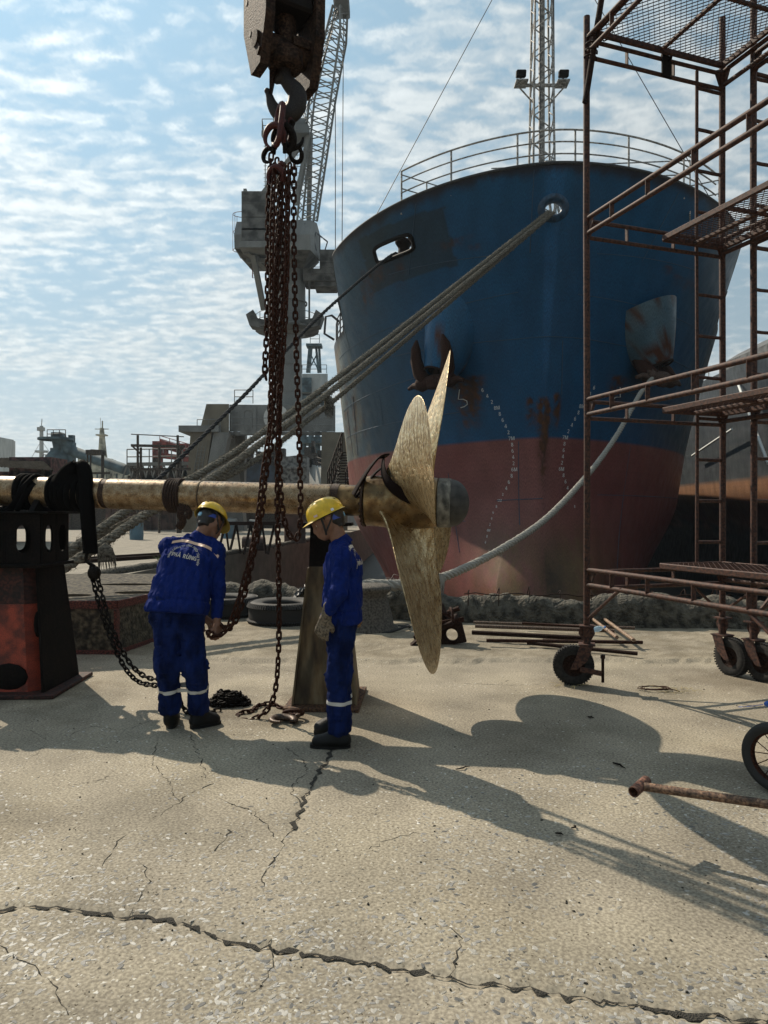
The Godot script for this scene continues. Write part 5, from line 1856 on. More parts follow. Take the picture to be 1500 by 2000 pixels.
	# a hut for anything seen under the portal
	for q in [[-5.6, 0.6, 44.0, "blue barrel standing left of the rope pile"], [-10.5, 0.6, 42.0, "second blue barrel standing farther left under the shaft"]]:
		s = Shape.new()
		s.lathe([Vector2(0, 0), Vector2(0.38, 0), Vector2(0.4, 0.3), Vector2(0.38, 0.6), Vector2(0.4, 0.9), Vector2(0.38, 1.2), Vector2(0, 1.2)], 14, Transform3D(Basis(), Vector3(q[0] - 4.0, 0, -q[2])))
		tag(obj("barrel", s, mat(Color(0.08, 0.16, 0.22), 0.6)), q[3], "barrel", "barrels on the far quay")

# ---- the propeller, its shaft and what carries them
const SHAFT_A := Vector3(-3.546, 1.816, -6.620)
const SHAFT_B := Vector3(-0.149, 1.716, -6.130)

func shaft_frame() -> Transform3D:
	# y along the shaft to the right, origin at the left picture edge
	var ax := (SHAFT_B - SHAFT_A).normalized()
	var b := Basis(Vector3.ZERO, ax, Vector3.ZERO)
	b.z = Vector3.RIGHT.cross(Vector3.UP)
	b.x = ax.cross(b.z).normalized()
	b.z = b.x.cross(ax)
	return Transform3D(b, SHAFT_A)


func shaft_and_propeller() -> void:
	noise_tex("hammer", FastNoiseLite.TYPE_CELLULAR, 0.045, 1, [[0.0, 0.1], [0.4, 0.7], [1.0, 1.0]], 512, 61)
	noise_tex("tarnish", FastNoiseLite.TYPE_SIMPLEX_SMOOTH, 0.014, 5, [[0.15, Color(0.55, 0.46, 0.38)], [0.45, Color(0.86, 0.8, 0.72)], [0.75, Color(1, 1, 1)]], 512, 63)
	noise_tex("polish", FastNoiseLite.TYPE_SIMPLEX_SMOOTH, 0.04, 4, [[0.2, 0.35], [0.55, 0.7], [0.8, 1.0]], 512, 65)
	var bronze := mat(Color(0.46, 0.35, 0.22), 0.55, 0.55, {tex = "tarnish", scale = Vector3(1.5, 1.5, 1.5), rtex = "polish", det = "grain", dscale = Vector3(2.5, 1.0, 2.5)})
	var brass := mat(Color(0.70, 0.58, 0.36), 0.5, 0.8, {tex = "tarnish", scale = Vector3(2.3, 0.9, 2.3), rtex = "polish", bump = "hammer", cm = 0.55})
	var hubm := mat(Color(0.38, 0.265, 0.125), 0.6, 0.6, {tex = "tarnish", scale = 1.3, rtex = "polish", det = "blotch", dscale = 0.9})
	var dark := mat(Color(0.07, 0.05, 0.035), 0.7, 0.4, {tex = "rust", scale = 3.0})
	var fr := shaft_frame()
	var l := SHAFT_A.distance_to(SHAFT_B)
	var root := thing("propeller_shaft", "long tan bronze clad propeller shaft resting on two steel stands", "shaft")
	var r := 0.137
	# lengths of the liner, y from the picture edge
	var k := l / 716.0
	for q in [[-560.0, 216.0, r], [226.0, 344.0, r], [372.0, 408.0, r - 0.002], [410.0, 654.0, r - 0.002]]:
		var s := Shape.new()
		var a: float = q[0] * k
		var b: float = q[1] * k
		s.lathe([Vector2(0, a), Vector2(q[2] - 0.006, a), Vector2(q[2], a + 0.008), Vector2(q[2], b - 0.008), Vector2(q[2] - 0.006, b), Vector2(0, b)], 48, fr)
		obj("liner", s, bronze, root)
	for q in [[216.0, 226.0, r - 0.006], [344.0, 372.0, r + 0.004], [408.0, 410.0, r - 0.008], [654.0, 668.0, r + 0.001], [668.0, 722.0, r - 0.004]]:
		var s := Shape.new()
		s.lathe([Vector2(q[2], q[0] * k), Vector2(q[2], q[1] * k)], 48, fr)
		obj("band", s, dark if q[0] != 668.0 else hubm, root)
	# cloth wound round the shaft where the liner ends, its end hanging down
	var cloth := mat(Color(0.05, 0.032, 0.024), 0.95, 0.0, {tex = "rust", scale = 4.0, bump = "rough_bump", cm = 1.0})
	var s := Shape.new()
	for i in 6:
		var path := []
		for j in 29:
			var an := TAU * j / 28.0
			path.append(fr * Vector3((r + 0.008) * cos(an), (347.0 + i * 4.6) * k + 0.006 * sin(an * 2.0 + i), (r + 0.008) * sin(an)))
		s.tube(path, 0.012, 6, false)
	obj("rag_wrap", s, cloth, root)
	s = Shape.new()
	s.tube(curve([Vector3(-1.750, 1.687, -6.250), Vector3(-1.777, 1.602, -6.250), Vector3(-1.760, 1.539, -6.270), Vector3(-1.818, 1.467, -6.300)], 0.02), 0.035, 8, true, false, 0.4)
	s.tube(curve([Vector3(-1.732, 1.665, -6.250), Vector3(-1.696, 1.607, -6.250), Vector3(-1.738, 1.566, -6.270)], 0.02), 0.03, 8, true, false, 0.5)
	obj("rag_end", s, cloth, root)
	# propeller: hub, cap and four blades
	var pr := thing("ship_propeller", "golden bronze four bladed ship's propeller on the end of the shaft", "propeller")
	var h0 := l
	s = Shape.new()
	s.lathe([Vector2(0.1, h0 - 0.005), Vector2(0.208, h0), Vector2(0.214, h0 + 0.012), Vector2(0.217, h0 + 0.1), Vector2(0.225, h0 + 0.22), Vector2(0.228, h0 + 0.36), Vector2(0.222, h0 + 0.5), Vector2(0.21, h0 + 0.6), Vector2(0.2, h0 + 0.612), Vector2(0.1, h0 + 0.612)], 64, fr, true)
	obj("hub", s, hubm, pr)
	s = Shape.new()
	s.lathe([Vector2(0.16, h0 - 0.022), Vector2(0.222, h0 - 0.022), Vector2(0.222, h0 - 0.004), Vector2(0.16, h0 - 0.004)], 48, fr)
	obj("hub_ring", s, dark, pr)
	for i in 22:
		var an := TAU * i / 22.0
		s = Shape.new()
		s.lathe([Vector2(0, -0.012), Vector2(0.012, -0.012), Vector2(0.012, 0), Vector2(0, 0)], 6, fr * Transform3D(Basis(), Vector3(0.205 * cos(an), h0 - 0.022, 0.205 * sin(an))))
		obj("bolt", s, dark, pr)
	s = Shape.new()
	s.lathe([Vector2(0.1, h0 + 0.613), Vector2(0.206, h0 + 0.613), Vector2(0.209, h0 + 0.62), Vector2(0.207, h0 + 0.715), Vector2(0.2, h0 + 0.722)], 48, fr)
	var cap := obj("cap_band", s, mat(Color(0.36, 0.34, 0.29), 0.75, 0.0, {tex = "stain", scale = 1.2, det = "blotch", dscale = Vector3(2.0, 0.7, 2.0)}), pr)
	s = Shape.new()
	var dome := []
	for i in 13:
		var t := PI * 0.5 * i / 12.0
		dome.append(Vector2(0.199 * cos(t) + 0.0005, h0 + 0.7225 + 0.15 * sin(t)))
	s.lathe(dome, 48, fr, true)
	obj("cap_dome", s, mat(Color(0.09, 0.085, 0.075), 0.6, 0.1, {tex = "blotch", scale = 1.5, det = "grain", dscale = 4.0}), cap)
	for n in 4:
		obj("blade", blade(fr, h0 + 0.30, deg_to_rad(70.0 + 90.0 * n)), brass, pr)
	# black sling round the root of the upper blade, its ends taken down to the shaft
	var web := mat(Color(0.016, 0.009, 0.008), 0.85, 0.0, {spec = 0.2, tex = "weave", scale = 6.0, bump = "weave", cm = 0.3})
	var sl := thing("blade_sling", "black webbing sling wrapped round the root of the propeller's upper blade", "sling")
	s = Shape.new()
	strap(s, [Vector3(-0.009, 2.056, -6.100), Vector3(-0.008, 1.967, -5.920), Vector3(0.029, 1.870, -5.830), Vector3(0.103, 1.793, -5.780), Vector3(0.206, 1.731, -5.760), Vector3(0.297, 1.719, -5.780), Vector3(0.350, 1.745, -5.840), Vector3(0.365, 1.811, -5.950)], 0.10, Vector3(0.2, 0.75, 0.6), 0.012)
	obj("loop", s, web, sl)
	s = Shape.new()
	strap(s, [Vector3(-0.256, 1.765, -5.980), Vector3(-0.192, 1.876, -5.970), Vector3(-0.120, 1.989, -6.000), Vector3(-0.043, 2.078, -6.050), Vector3(0.030, 2.099, -6.100)], 0.09, Vector3(0.5, 0.3, 0.8), 0.012)
	strap(s, [Vector3(-0.240, 1.740, -6.000), Vector3(-0.163, 1.844, -6.020), Vector3(-0.074, 1.950, -6.080), Vector3(-0.009, 2.003, -6.100)], 0.07, Vector3(0.4, 0.1, 0.9), 0.012)
	obj("tail", s, web, sl)


func strap(s: Shape, pts: Array, wide: float, across: Vector3, thick: float) -> void:
	# a flat webbing band through pts; across is roughly the direction of its width
	var path := curve(pts, 0.02)
	var p := PackedVector3Array()
	for i in path.size():
		var t: Vector3 = (path[mini(i + 1, path.size() - 1)] - path[maxi(i - 1, 0)]).normalized()
		var w := (across - t * across.dot(t)).normalized() * wide * 0.5
		var o := t.cross(w).normalized() * thick * 0.5
		p.append_array([path[i] - w - o, path[i] - w * 0.5 - o * 1.5, path[i] + w * 0.5 - o * 1.5, path[i] + w - o, path[i] + w + o, path[i] + w * 0.5 + o * 1.5, path[i] - w * 0.5 + o * 1.5, path[i] - w + o])
	s.surf(p, path.size(), 8, false, true)
	s.face(range(8).map(func(i): return p[i]), path[0] - path[1])
	s.face(range(8).map(func(i): return p[p.size() - 8 + i]), path[-1] - path[-2])


func blade(fr: Transform3D, mid: float, th: float) -> Shape:
	# th: turned from upright towards us; a fixed-pitch blade with a swept, narrowing tip
	var p := PackedVector3Array()
	var nr := 48
	var nc := 26
	var big := 1.42
	for i in nr + 1:
		var u := i / float(nr)
		var r := lerpf(0.16, big, 1.0 - pow(1.0 - u, 1.5))
		var f := (r - 0.16) / (big - 0.16)
		var shape := sqrt(maxf(1.0 - pow(maxf(f - 0.5, 0.0) / 0.5, 2.6), 0.0))
		var c := lerpf(0.56, 0.98, smoothstep(0.0, 0.62, f)) * lerpf(1.0, shape, smoothstep(0.4, 0.6, f)) + 0.004
		var pitch := atan2(1.62, TAU * r)
		var mid_x := 0.04 + 0.29 * pow(f, 0.85)
		var thick := lerpf(0.085, 0.014, pow(f, 0.7)) * maxf(shape, 0.15) + 0.06 * exp(-f * 22.0)
		for j in nc:
			var a := TAU * j / nc
			var x := (cos(a) + 1.0) * 0.5
			var foil := sin(a) * 0.5 * thick * (1.15 - 0.55 * x)
			var off := foil + 0.04 * sin(PI * x) * (1.0 - f)
			var ch := (x - 0.5) * c
			var an := th + (ch * cos(pitch) + off * sin(pitch)) / r
			p.append(fr * (Vector3(0, mid + mid_x + ch * sin(pitch) - off * cos(pitch), 0) + blade_dir(an, fr) * r))
	var s := Shape.new()
	s.surf(p, nr + 1, nc, false, true)
	return s


func blade_dir(an: float, fr: Transform3D) -> Vector3:
	# in the shaft frame: an = 0 is up, growing towards the camera
	var up := fr.basis.inverse() * Vector3.UP
	up.y = 0.0
	up = up.normalized()
	var to := fr.basis.inverse() * Vector3.BACK
	to.y = 0.0
	to = (to - up * to.dot(up)).normalized()
	return up * cos(an) + to * sin(an)


func frustum(s: Shape, at: Vector3, y0: float, y1: float, w0: Vector2, w1: Vector2, cut := 0.0) -> Array:
	# a tapering box, optionally with cut corners; gives back its bottom and top rings
	var ring := func(w: Vector2, y: float):
		var q := []
		for c in [[1, 1], [-1, 1], [-1, -1], [1, -1]]:
			var e := Vector3(w.x * 0.5 * c[0], y, w.y * 0.5 * c[1])
			if cut <= 0.0:
				q.append(at + e)
			else:
				var a := Vector3(cut * c[0], 0, 0)
				var b := Vector3(0, 0, cut * c[1])
				q.append_array([at + e - a, at + e - b] if c[0] * c[1] < 0 else [at + e - b, at + e - a])
		return q
	var lo: Array = ring.call(w0, y0)
	var hi: Array = ring.call(w1, y1)
	for i in lo.size():
		var j := (i + 1) % lo.size()
		s.face([lo[i], lo[j], hi[j], hi[i]], (lo[i] + lo[j]) * 0.5 - at - Vector3(0, y0, 0))
	s.face(hi, Vector3.UP)
	s.face(lo, Vector3.DOWN)
	return [lo, hi]


func stands() -> void:
	var oxide := mat(Color(0.075, 0.024, 0.018), 0.75, 0.1, {tex = "rust", scale = 1.4, det = "blotch", dscale = 0.8})
	var orange := mat(Color(0.42, 0.055, 0.02), 0.62, 0.0, {tex = "blotch", scale = 0.9, det = "grain", dscale = 2.0})
	var soot := mat(Color(0.010, 0.008, 0.0075), 0.75, 0.0, {spec = 0.25, tex = "rust", scale = 2.0, det = "blotch", dscale = 1.0})
	var o := thing("red_stand", "sooty steel pedestal with orange red foot carrying the shaft's left end", "stand")
	var c := Vector3(-3.36, 0, -6.63)
	var s := Shape.new()
	s.box(c + Vector3(0, 0.02, 0), Vector3(0.98, 0.035, 0.92), Basis(Vector3.UP, 0.03), 0.006)
	obj("base_plate", s, oxide, o)
	# lower half bare orange, upper half under old oxide
	s = Shape.new()
	frustum(s, c, 0.038, 0.80, Vector2(0.72, 0.66), Vector2(0.58, 0.54), 0.13)
	obj("foot", s, orange, o)
	s = Shape.new()
	frustum(s, c, 0.801, 1.13, Vector2(0.58, 0.54), Vector2(0.52, 0.48), 0.12)
	obj("column", s, oxide, o)
	s = Shape.new()
	for e in [[0.374, 0.0], [-0.374, 0.0]]:
		hexa(s, [c + Vector3(e[0] - 0.012, 0.04, 0.36), c + Vector3(e[0] + 0.012, 0.04, 0.36), c + Vector3(e[0] + 0.012, 0.04, -0.36), c + Vector3(e[0] - 0.012, 0.04, -0.36)], [c + Vector3(e[0] * 0.73 - 0.012, 1.12, 0.26), c + Vector3(e[0] * 0.73 + 0.012, 1.12, 0.26), c + Vector3(e[0] * 0.73 + 0.012, 1.12, -0.26), c + Vector3(e[0] * 0.73 - 0.012, 1.12, -0.26)])
	obj("side_plate", s, soot, o)
	s = Shape.new()
	s.ball(c + Vector3(0.06, 0.17, 0.325), Vector3(0.17, 0.12, 0.022), 6, 14)
	obj("grease_lump", s, soot, o)
	s = Shape.new()
	s.ball(c + Vector3(0.27, 0.62, 0.23), Vector3(0.03, 0.12, 0.05), 6, 10)
	obj("grease_lump", s, soot, o)
	for f in [[1.14, 0.7, 0.03], [1.615, 0.82, 0.022]]:
		s = Shape.new()
		s.box(c + Vector3(0, f[0], 0), Vector3(f[1], f[2], 0.66), Basis(), 0.005)
		obj("flange", s, soot, o)
	for w in [[Vector3(0.16, 0, 0.27), 0.0, 0.31], [Vector3(-0.155, 0, 0.27), 0.0, 0.31], [Vector3(0.16, 0, -0.27), 0.0, 0.31], [Vector3(-0.155, 0, -0.27), 0.0, 0.31], [Vector3(0.318, 0, 0.135), PI / 2, 0.255], [Vector3(0.318, 0, -0.135), PI / 2, 0.255], [Vector3(-0.318, 0, 0.135), PI / 2, 0.255], [Vector3(-0.318, 0, -0.135), PI / 2, 0.255]]:
		s = Shape.new()
		s.holed(w[2], 0.446, 0.07, 0.125, 0.018, Transform3D(Basis(Vector3.UP, w[1]), c + w[0] + Vector3(0, 1.38, 0)), 2.6)
		obj("holed_plate", s, soot, o)
	# cradle blocks under the shaft
	s = Shape.new()
	for e in [-0.24, 0.24]:
		s.prism(PackedVector2Array([Vector2(-0.3, 0), Vector2(0.3, 0), Vector2(0.16, 0.13), Vector2(0.09, 0.05), Vector2(0, 0.028), Vector2(-0.09, 0.05), Vector2(-0.16, 0.13)]), 0.05, Transform3D(Basis(Vector3.UP, PI / 2), c + Vector3(e, 1.627, 0.0)))
	obj("saddle", s, soot, o)
	# loose gear hung at the left of the stand
	s = Shape.new()
	var rng := RandomNumberGenerator.new()
	rng.seed = 2
	for i in 26:
		var y := 1.55 - i * 0.022
		var p := c + Vector3(-0.34 + 0.08 * rng.randf(), y, 0.42 + 0.05 * rng.randf())
		s.tube([p, p + Vector3(rng.randf_range(-0.05, 0.05), -0.06, 0.02), p + Vector3(rng.randf_range(-0.06, 0.06), -0.11, 0.0)], 0.017, 6)
	tag(obj("rope_bundle", s, M.black_steel), "tangle of greasy black rope hanging down the red stand's left side", "rope")
	s = Shape.new()
	s.ball(c + Vector3(-0.2, 1.5, 0.40), Vector3(0.075, 0.1, 0.06), 8, 12, Basis(Vector3.BACK, 0.5))
	s.ball(c + Vector3(-0.13, 1.45, 0.41), Vector3(0.05, 0.08, 0.05), 8, 12, Basis(Vector3.BACK, -0.4))
	tag(obj("work_glove", s, mat(Color(0.22, 0.15, 0.07), 0.95, 0.0, {tex = "blotch", scale = 5.0})), "stained tan work glove stuffed behind the red stand's flange", "glove")

	var cream := mat(Color(0.19, 0.145, 0.08), 0.75, 0.0, {tex = "blotch", scale = Vector3(0.9, 0.3, 0.9), det = "tarnish", dscale = Vector3(1.2, 0.35, 1.2)})
	o = thing("tan_stand", "rust streaked tan steel pedestal behind the standing worker", "stand")
	c = Vector3(-0.49, 0, -6.17)
	s = Shape.new()
	s.box(c + Vector3(0, 0.016, 0), Vector3(0.62, 0.03, 0.76), Basis(Vector3.UP, -0.06), 0.005)
	obj("base_plate", s, mat(Color(0.12, 0.08, 0.05), 0.85, 0.1, {tex = "rust", scale = 2.0}), o)
	s = Shape.new()
	frustum(s, c, 0.032, 1.16, Vector2(0.5, 0.5), Vector2(0.28, 0.3), 0.0)
	obj("column", s, cream, o)
	s = Shape.new()
	frustum(s, c, 1.161, 1.5, Vector2(0.28, 0.3), Vector2(0.26, 0.28), 0.0)
	obj("neck", s, soot, o)
	s = Shape.new()
	s.box(c + Vector3(0, 1.515, 0), Vector3(0.44, 0.026, 0.42), Basis(), 0.005)
	s.prism(PackedVector2Array([Vector2(-0.2, 0), Vector2(0.2, 0), Vector2(0.15, 0.1), Vector2(0.09, 0.06), Vector2(0, 0.04), Vector2(-0.09, 0.06), Vector2(-0.15, 0.1)]), 0.16, Transform3D(Basis(Vector3.UP, PI / 2), c + Vector3(0.0, 1.528, 0.0)))
	obj("saddle", s, soot, o)
	s = Shape.new()
	for e in [[0.262, 0.07], [-0.262, 0.07]]:
		hexa(s, [c + Vector3(e[0] - 0.008, 0.034, 0.3), c + Vector3(e[0] + 0.008, 0.034, 0.3), c + Vector3(e[0] + 0.008, 0.034, -0.3), c + Vector3(e[0] - 0.008, 0.034, -0.3)], [c + Vector3(e[0] * 0.56 - 0.008, 1.15, 0.16), c + Vector3(e[0] * 0.56 + 0.008, 1.15, 0.16), c + Vector3(e[0] * 0.56 + 0.008, 1.15, -0.16), c + Vector3(e[0] * 0.56 - 0.008, 1.15, -0.16)])
	obj("rib", s, cream, o)
	# fine hanging chain beside the hub
	chain("thin_chain", [Vector3(-0.412, 2.170, -6.700), Vector3(-0.409, 1.991, -6.500), Vector3(-0.413, 1.818, -6.150), Vector3(-0.430, 1.728, -6.020)], 0.035, 0.004, M.black_steel, "thin black chain hanging over the shaft behind the standing worker's helmet", "", 0.7)


func black_slings() -> void:
	var web := mat(Color(0.006, 0.0055, 0.0055), 0.9, 0.0, {spec = 0.15, tex = "weave", scale = 6.0, bump = "weave", cm = 0.4})
	var o := thing("black_sling", "black fabric sling slung over the shaft, its long end hanging with a hook and chain", "sling")
	var fr := shaft_frame()
	var s := Shape.new()
	# the wound part
	for i in 7:
		var path := []
		for j in 25:
			var an := TAU * j / 24.0
			path.append(fr * Vector3(0.148 * cos(an), (120.0 + i * 11.0) * 0.00463 + 0.012 * sin(an + i), 0.148 * sin(an)))
		s.tube(path, 0.026, 6, false)
	obj("wrap", s, web, o)
	s = Shape.new()
	strap(s, [Vector3(-2.926, 1.840, -6.420), Vector3(-2.852, 1.964, -6.420), Vector3(-2.751, 2.033, -6.420), Vector3(-2.683, 2.009, -6.400), Vector3(-2.644, 1.870, -6.360), Vector3(-2.627, 1.688, -6.340), Vector3(-2.613, 1.484, -6.340), Vector3(-2.599, 1.303, -6.340), Vector3(-2.599, 1.235, -6.340)], 0.115, Vector3(1, 0.15, 0), 0.05)
	obj("hanging_end", s, web, o)
	s = Shape.new()
	s.ball(Vector3(-2.786, 2.001, -6.500), Vector3(0.075, 0.065, 0.1), 8, 14)
	s.ball(Vector3(-2.804, 1.875, -6.500), Vector3(0.1, 0.15, 0.14), 8, 14, Basis(Vector3.BACK, -0.5))
	obj("bunch", s, web, o)
	s = Shape.new()
	s.tube(curve([Vector3(-2.622, 1.267, -6.340), Vector3(-2.636, 1.203, -6.340), Vector3(-2.608, 1.167, -6.340), Vector3(-2.572, 1.149, -6.340)], 0.01), 0.016, 8)
	s.ball(Vector3(-2.563, 1.081, -6.340), Vector3(0.058, 0.066, 0.05), 10, 14)
	s.ball(Vector3(-2.577, 1.131, -6.340), Vector3(0.032, 0.03, 0.03), 8, 10)
	obj("chain_block", s, M.black_steel, o)
	s = Shape.new()
	for i in 5:
		var path := []
		for j in 25:
			var an := TAU * j / 24.0
			path.append(fr * Vector3(0.15 * cos(an), (48.0 + i * 7.0) * 0.00463 + 0.02 * sin(an * 1.0 + i * 1.3), 0.15 * sin(an)))
		s.tube(path, 0.02, 6, false)
	s.tube(curve([Vector3(-3.170, 1.906, -6.450), Vector3(-3.233, 1.826, -6.420), Vector3(-3.283, 1.735, -6.420), Vector3(-3.338, 1.657, -6.420), Vector3(-3.428, 1.620, -6.450)], 0.02), 0.032, 8, true, false, 0.6)
	s.tube(curve([Vector3(-3.133, 1.873, -6.450), Vector3(-3.201, 1.794, -6.420), Vector3(-3.247, 1.703, -6.420), Vector3(-3.312, 1.629, -6.440)], 0.02), 0.028, 8, true, false, 0.6)
	tag(obj("rag_tie", s, web), "black rag knotted round the shaft directly above the red stand", "rag")
	# the two hand chains that run from the block to the heap behind the worker
	chain("hand_chain", [Vector3(-2.581, 1.049, -6.340), Vector3(-2.511, 0.833, -6.300), Vector3(-2.383, 0.579, -6.200), Vector3(-2.222, 0.322, -6.100), Vector3(-2.066, 0.206, -6.000), Vector3(-1.905, 0.196, -5.900), Vector3(-1.776, 0.216, -5.850), Vector3(-1.678, 0.336, -5.800), Vector3(-1.634, 0.558, -5.720)], 0.045, 0.0075, M.black_steel, "slack black hand chain, the lower of two running to the bending worker", "hand chains of the chain block", 0.72)
	chain("hand_chain", [Vector3(-2.536, 1.049, -6.340), Vector3(-2.462, 0.833, -6.300), Vector3(-2.338, 0.579, -6.200), Vector3(-2.186, 0.352, -6.120), Vector3(-2.048, 0.250, -6.050), Vector3(-1.929, 0.223, -6.000), Vector3(-1.785, 0.260, -5.950), Vector3(-1.707, 0.398, -5.900), Vector3(-1.671, 0.531, -5.820)], 0.045, 0.0075, M.black_steel, "slack black hand chain, the upper of two running to the bending worker", "hand chains of the chain block", 0.72)
	chain("loop_chain", [Vector3(-1.684, 0.542, -5.850), Vector3(-1.671, 0.408, -5.850), Vector3(-1.682, 0.253, -5.800), Vector3(-1.643, 0.084, -5.780), Vector3(-1.544, 0.006, -5.720), Vector3(-1.445, 0.006, -5.780), Vector3(-1.289, 0.015, -5.820)], 0.045, 0.0075, M.black_steel, "black chain dropping between the bending worker's legs to the heap", "", 0.72)


func link_mesh(pitch: float, wire: float, ratio: float) -> ArrayMesh:
	# a long ring; pitch is its inner length along y
	var s := Shape.new()
	var r := pitch * 0.5 * ratio
	var st := pitch * 0.5 - r + wire
	var path := []
	for i in 9:
		var an := PI * i / 8.0
		path.append(Vector3(cos(an) * r, st + sin(an) * r, 0))
	for i in 9:
		var an := PI + PI * i / 8.0
		path.append(Vector3(cos(an) * r, -st + sin(an) * r, 0))
	s.tube(path, wire, 7, false, true)
	return s.mesh()


func chain(called: String, pts: Array, pitch: float, wire: float, m: Material, label: String, group := "", ratio := 0.66, roll := 0.0) -> Node3D:
	var o := thing(called, label, "chain", group, pts[0])
	var path := curve(pts, pitch)
	var mesh := link_mesh(pitch, wire, ratio)
	var rng := RandomNumberGenerator.new()
	rng.seed = 40 + int(pts[0].x * 100.0)
	for i in path.size() - 1:
		var a: Vector3 = path[i]
		var b: Vector3 = path[i + 1]
		var y := (b - a).normalized()
		var ref := Vector3.BACK if absf(y.z) < 0.9 else Vector3.RIGHT
		var x := y.cross(ref).normalized()
		var bs := Basis(x, y, x.cross(y)) * Basis(Vector3.UP, roll + (PI / 2 if i % 2 else 0.0) + rng.randf_range(-0.3, 0.3))
		var n := MeshInstance3D.new()
		n.mesh = mesh
		n.material_override = m
		n.name = "link"
		o.add_child(n, true)
		n.transform = Transform3D(bs, (a + b) * 0.5 - pts[0])
	return o


func heap(called: String, at: Vector3, r: Vector2, high: float, count: int, pitch: float, wire: float, m: Material, label: String, seed_: int) -> void:
	# loose coils of chain lying on one another
	var o := thing(called, label, "chain", "", at)
	var mesh := link_mesh(pitch, wire, 0.7)
	var rng := RandomNumberGenerator.new()
	rng.seed = seed_
	for i in count:
		var an := i * 0.42 + rng.randf_range(-0.15, 0.15)
		var lay := i / float(count)
		var q := sqrt(rng.randf())
		var rad := lerpf(0.55, 1.0, q) * (1.0 - 0.55 * lay)
		var p := Vector3(cos(an) * r.x * rad, wire * 1.1 + high * lay * (0.5 + 0.5 * rng.randf()), sin(an) * r.y * rad)
		var t := Vector3(-sin(an) * r.x, rng.randf_range(-0.1, 0.1), cos(an) * r.y).normalized()
		var x := t.cross(Vector3.UP).normalized()
		var n := MeshInstance3D.new()
		n.mesh = mesh
		n.material_override = m
		n.name = "link"
		o.add_child(n, true)
		n.transform = Transform3D(Basis(x, t, x.cross(t)) * Basis(Vector3.UP, (PI / 2.5 if i % 2 else 0.15) + rng.randf_range(-0.3, 0.3)), p)


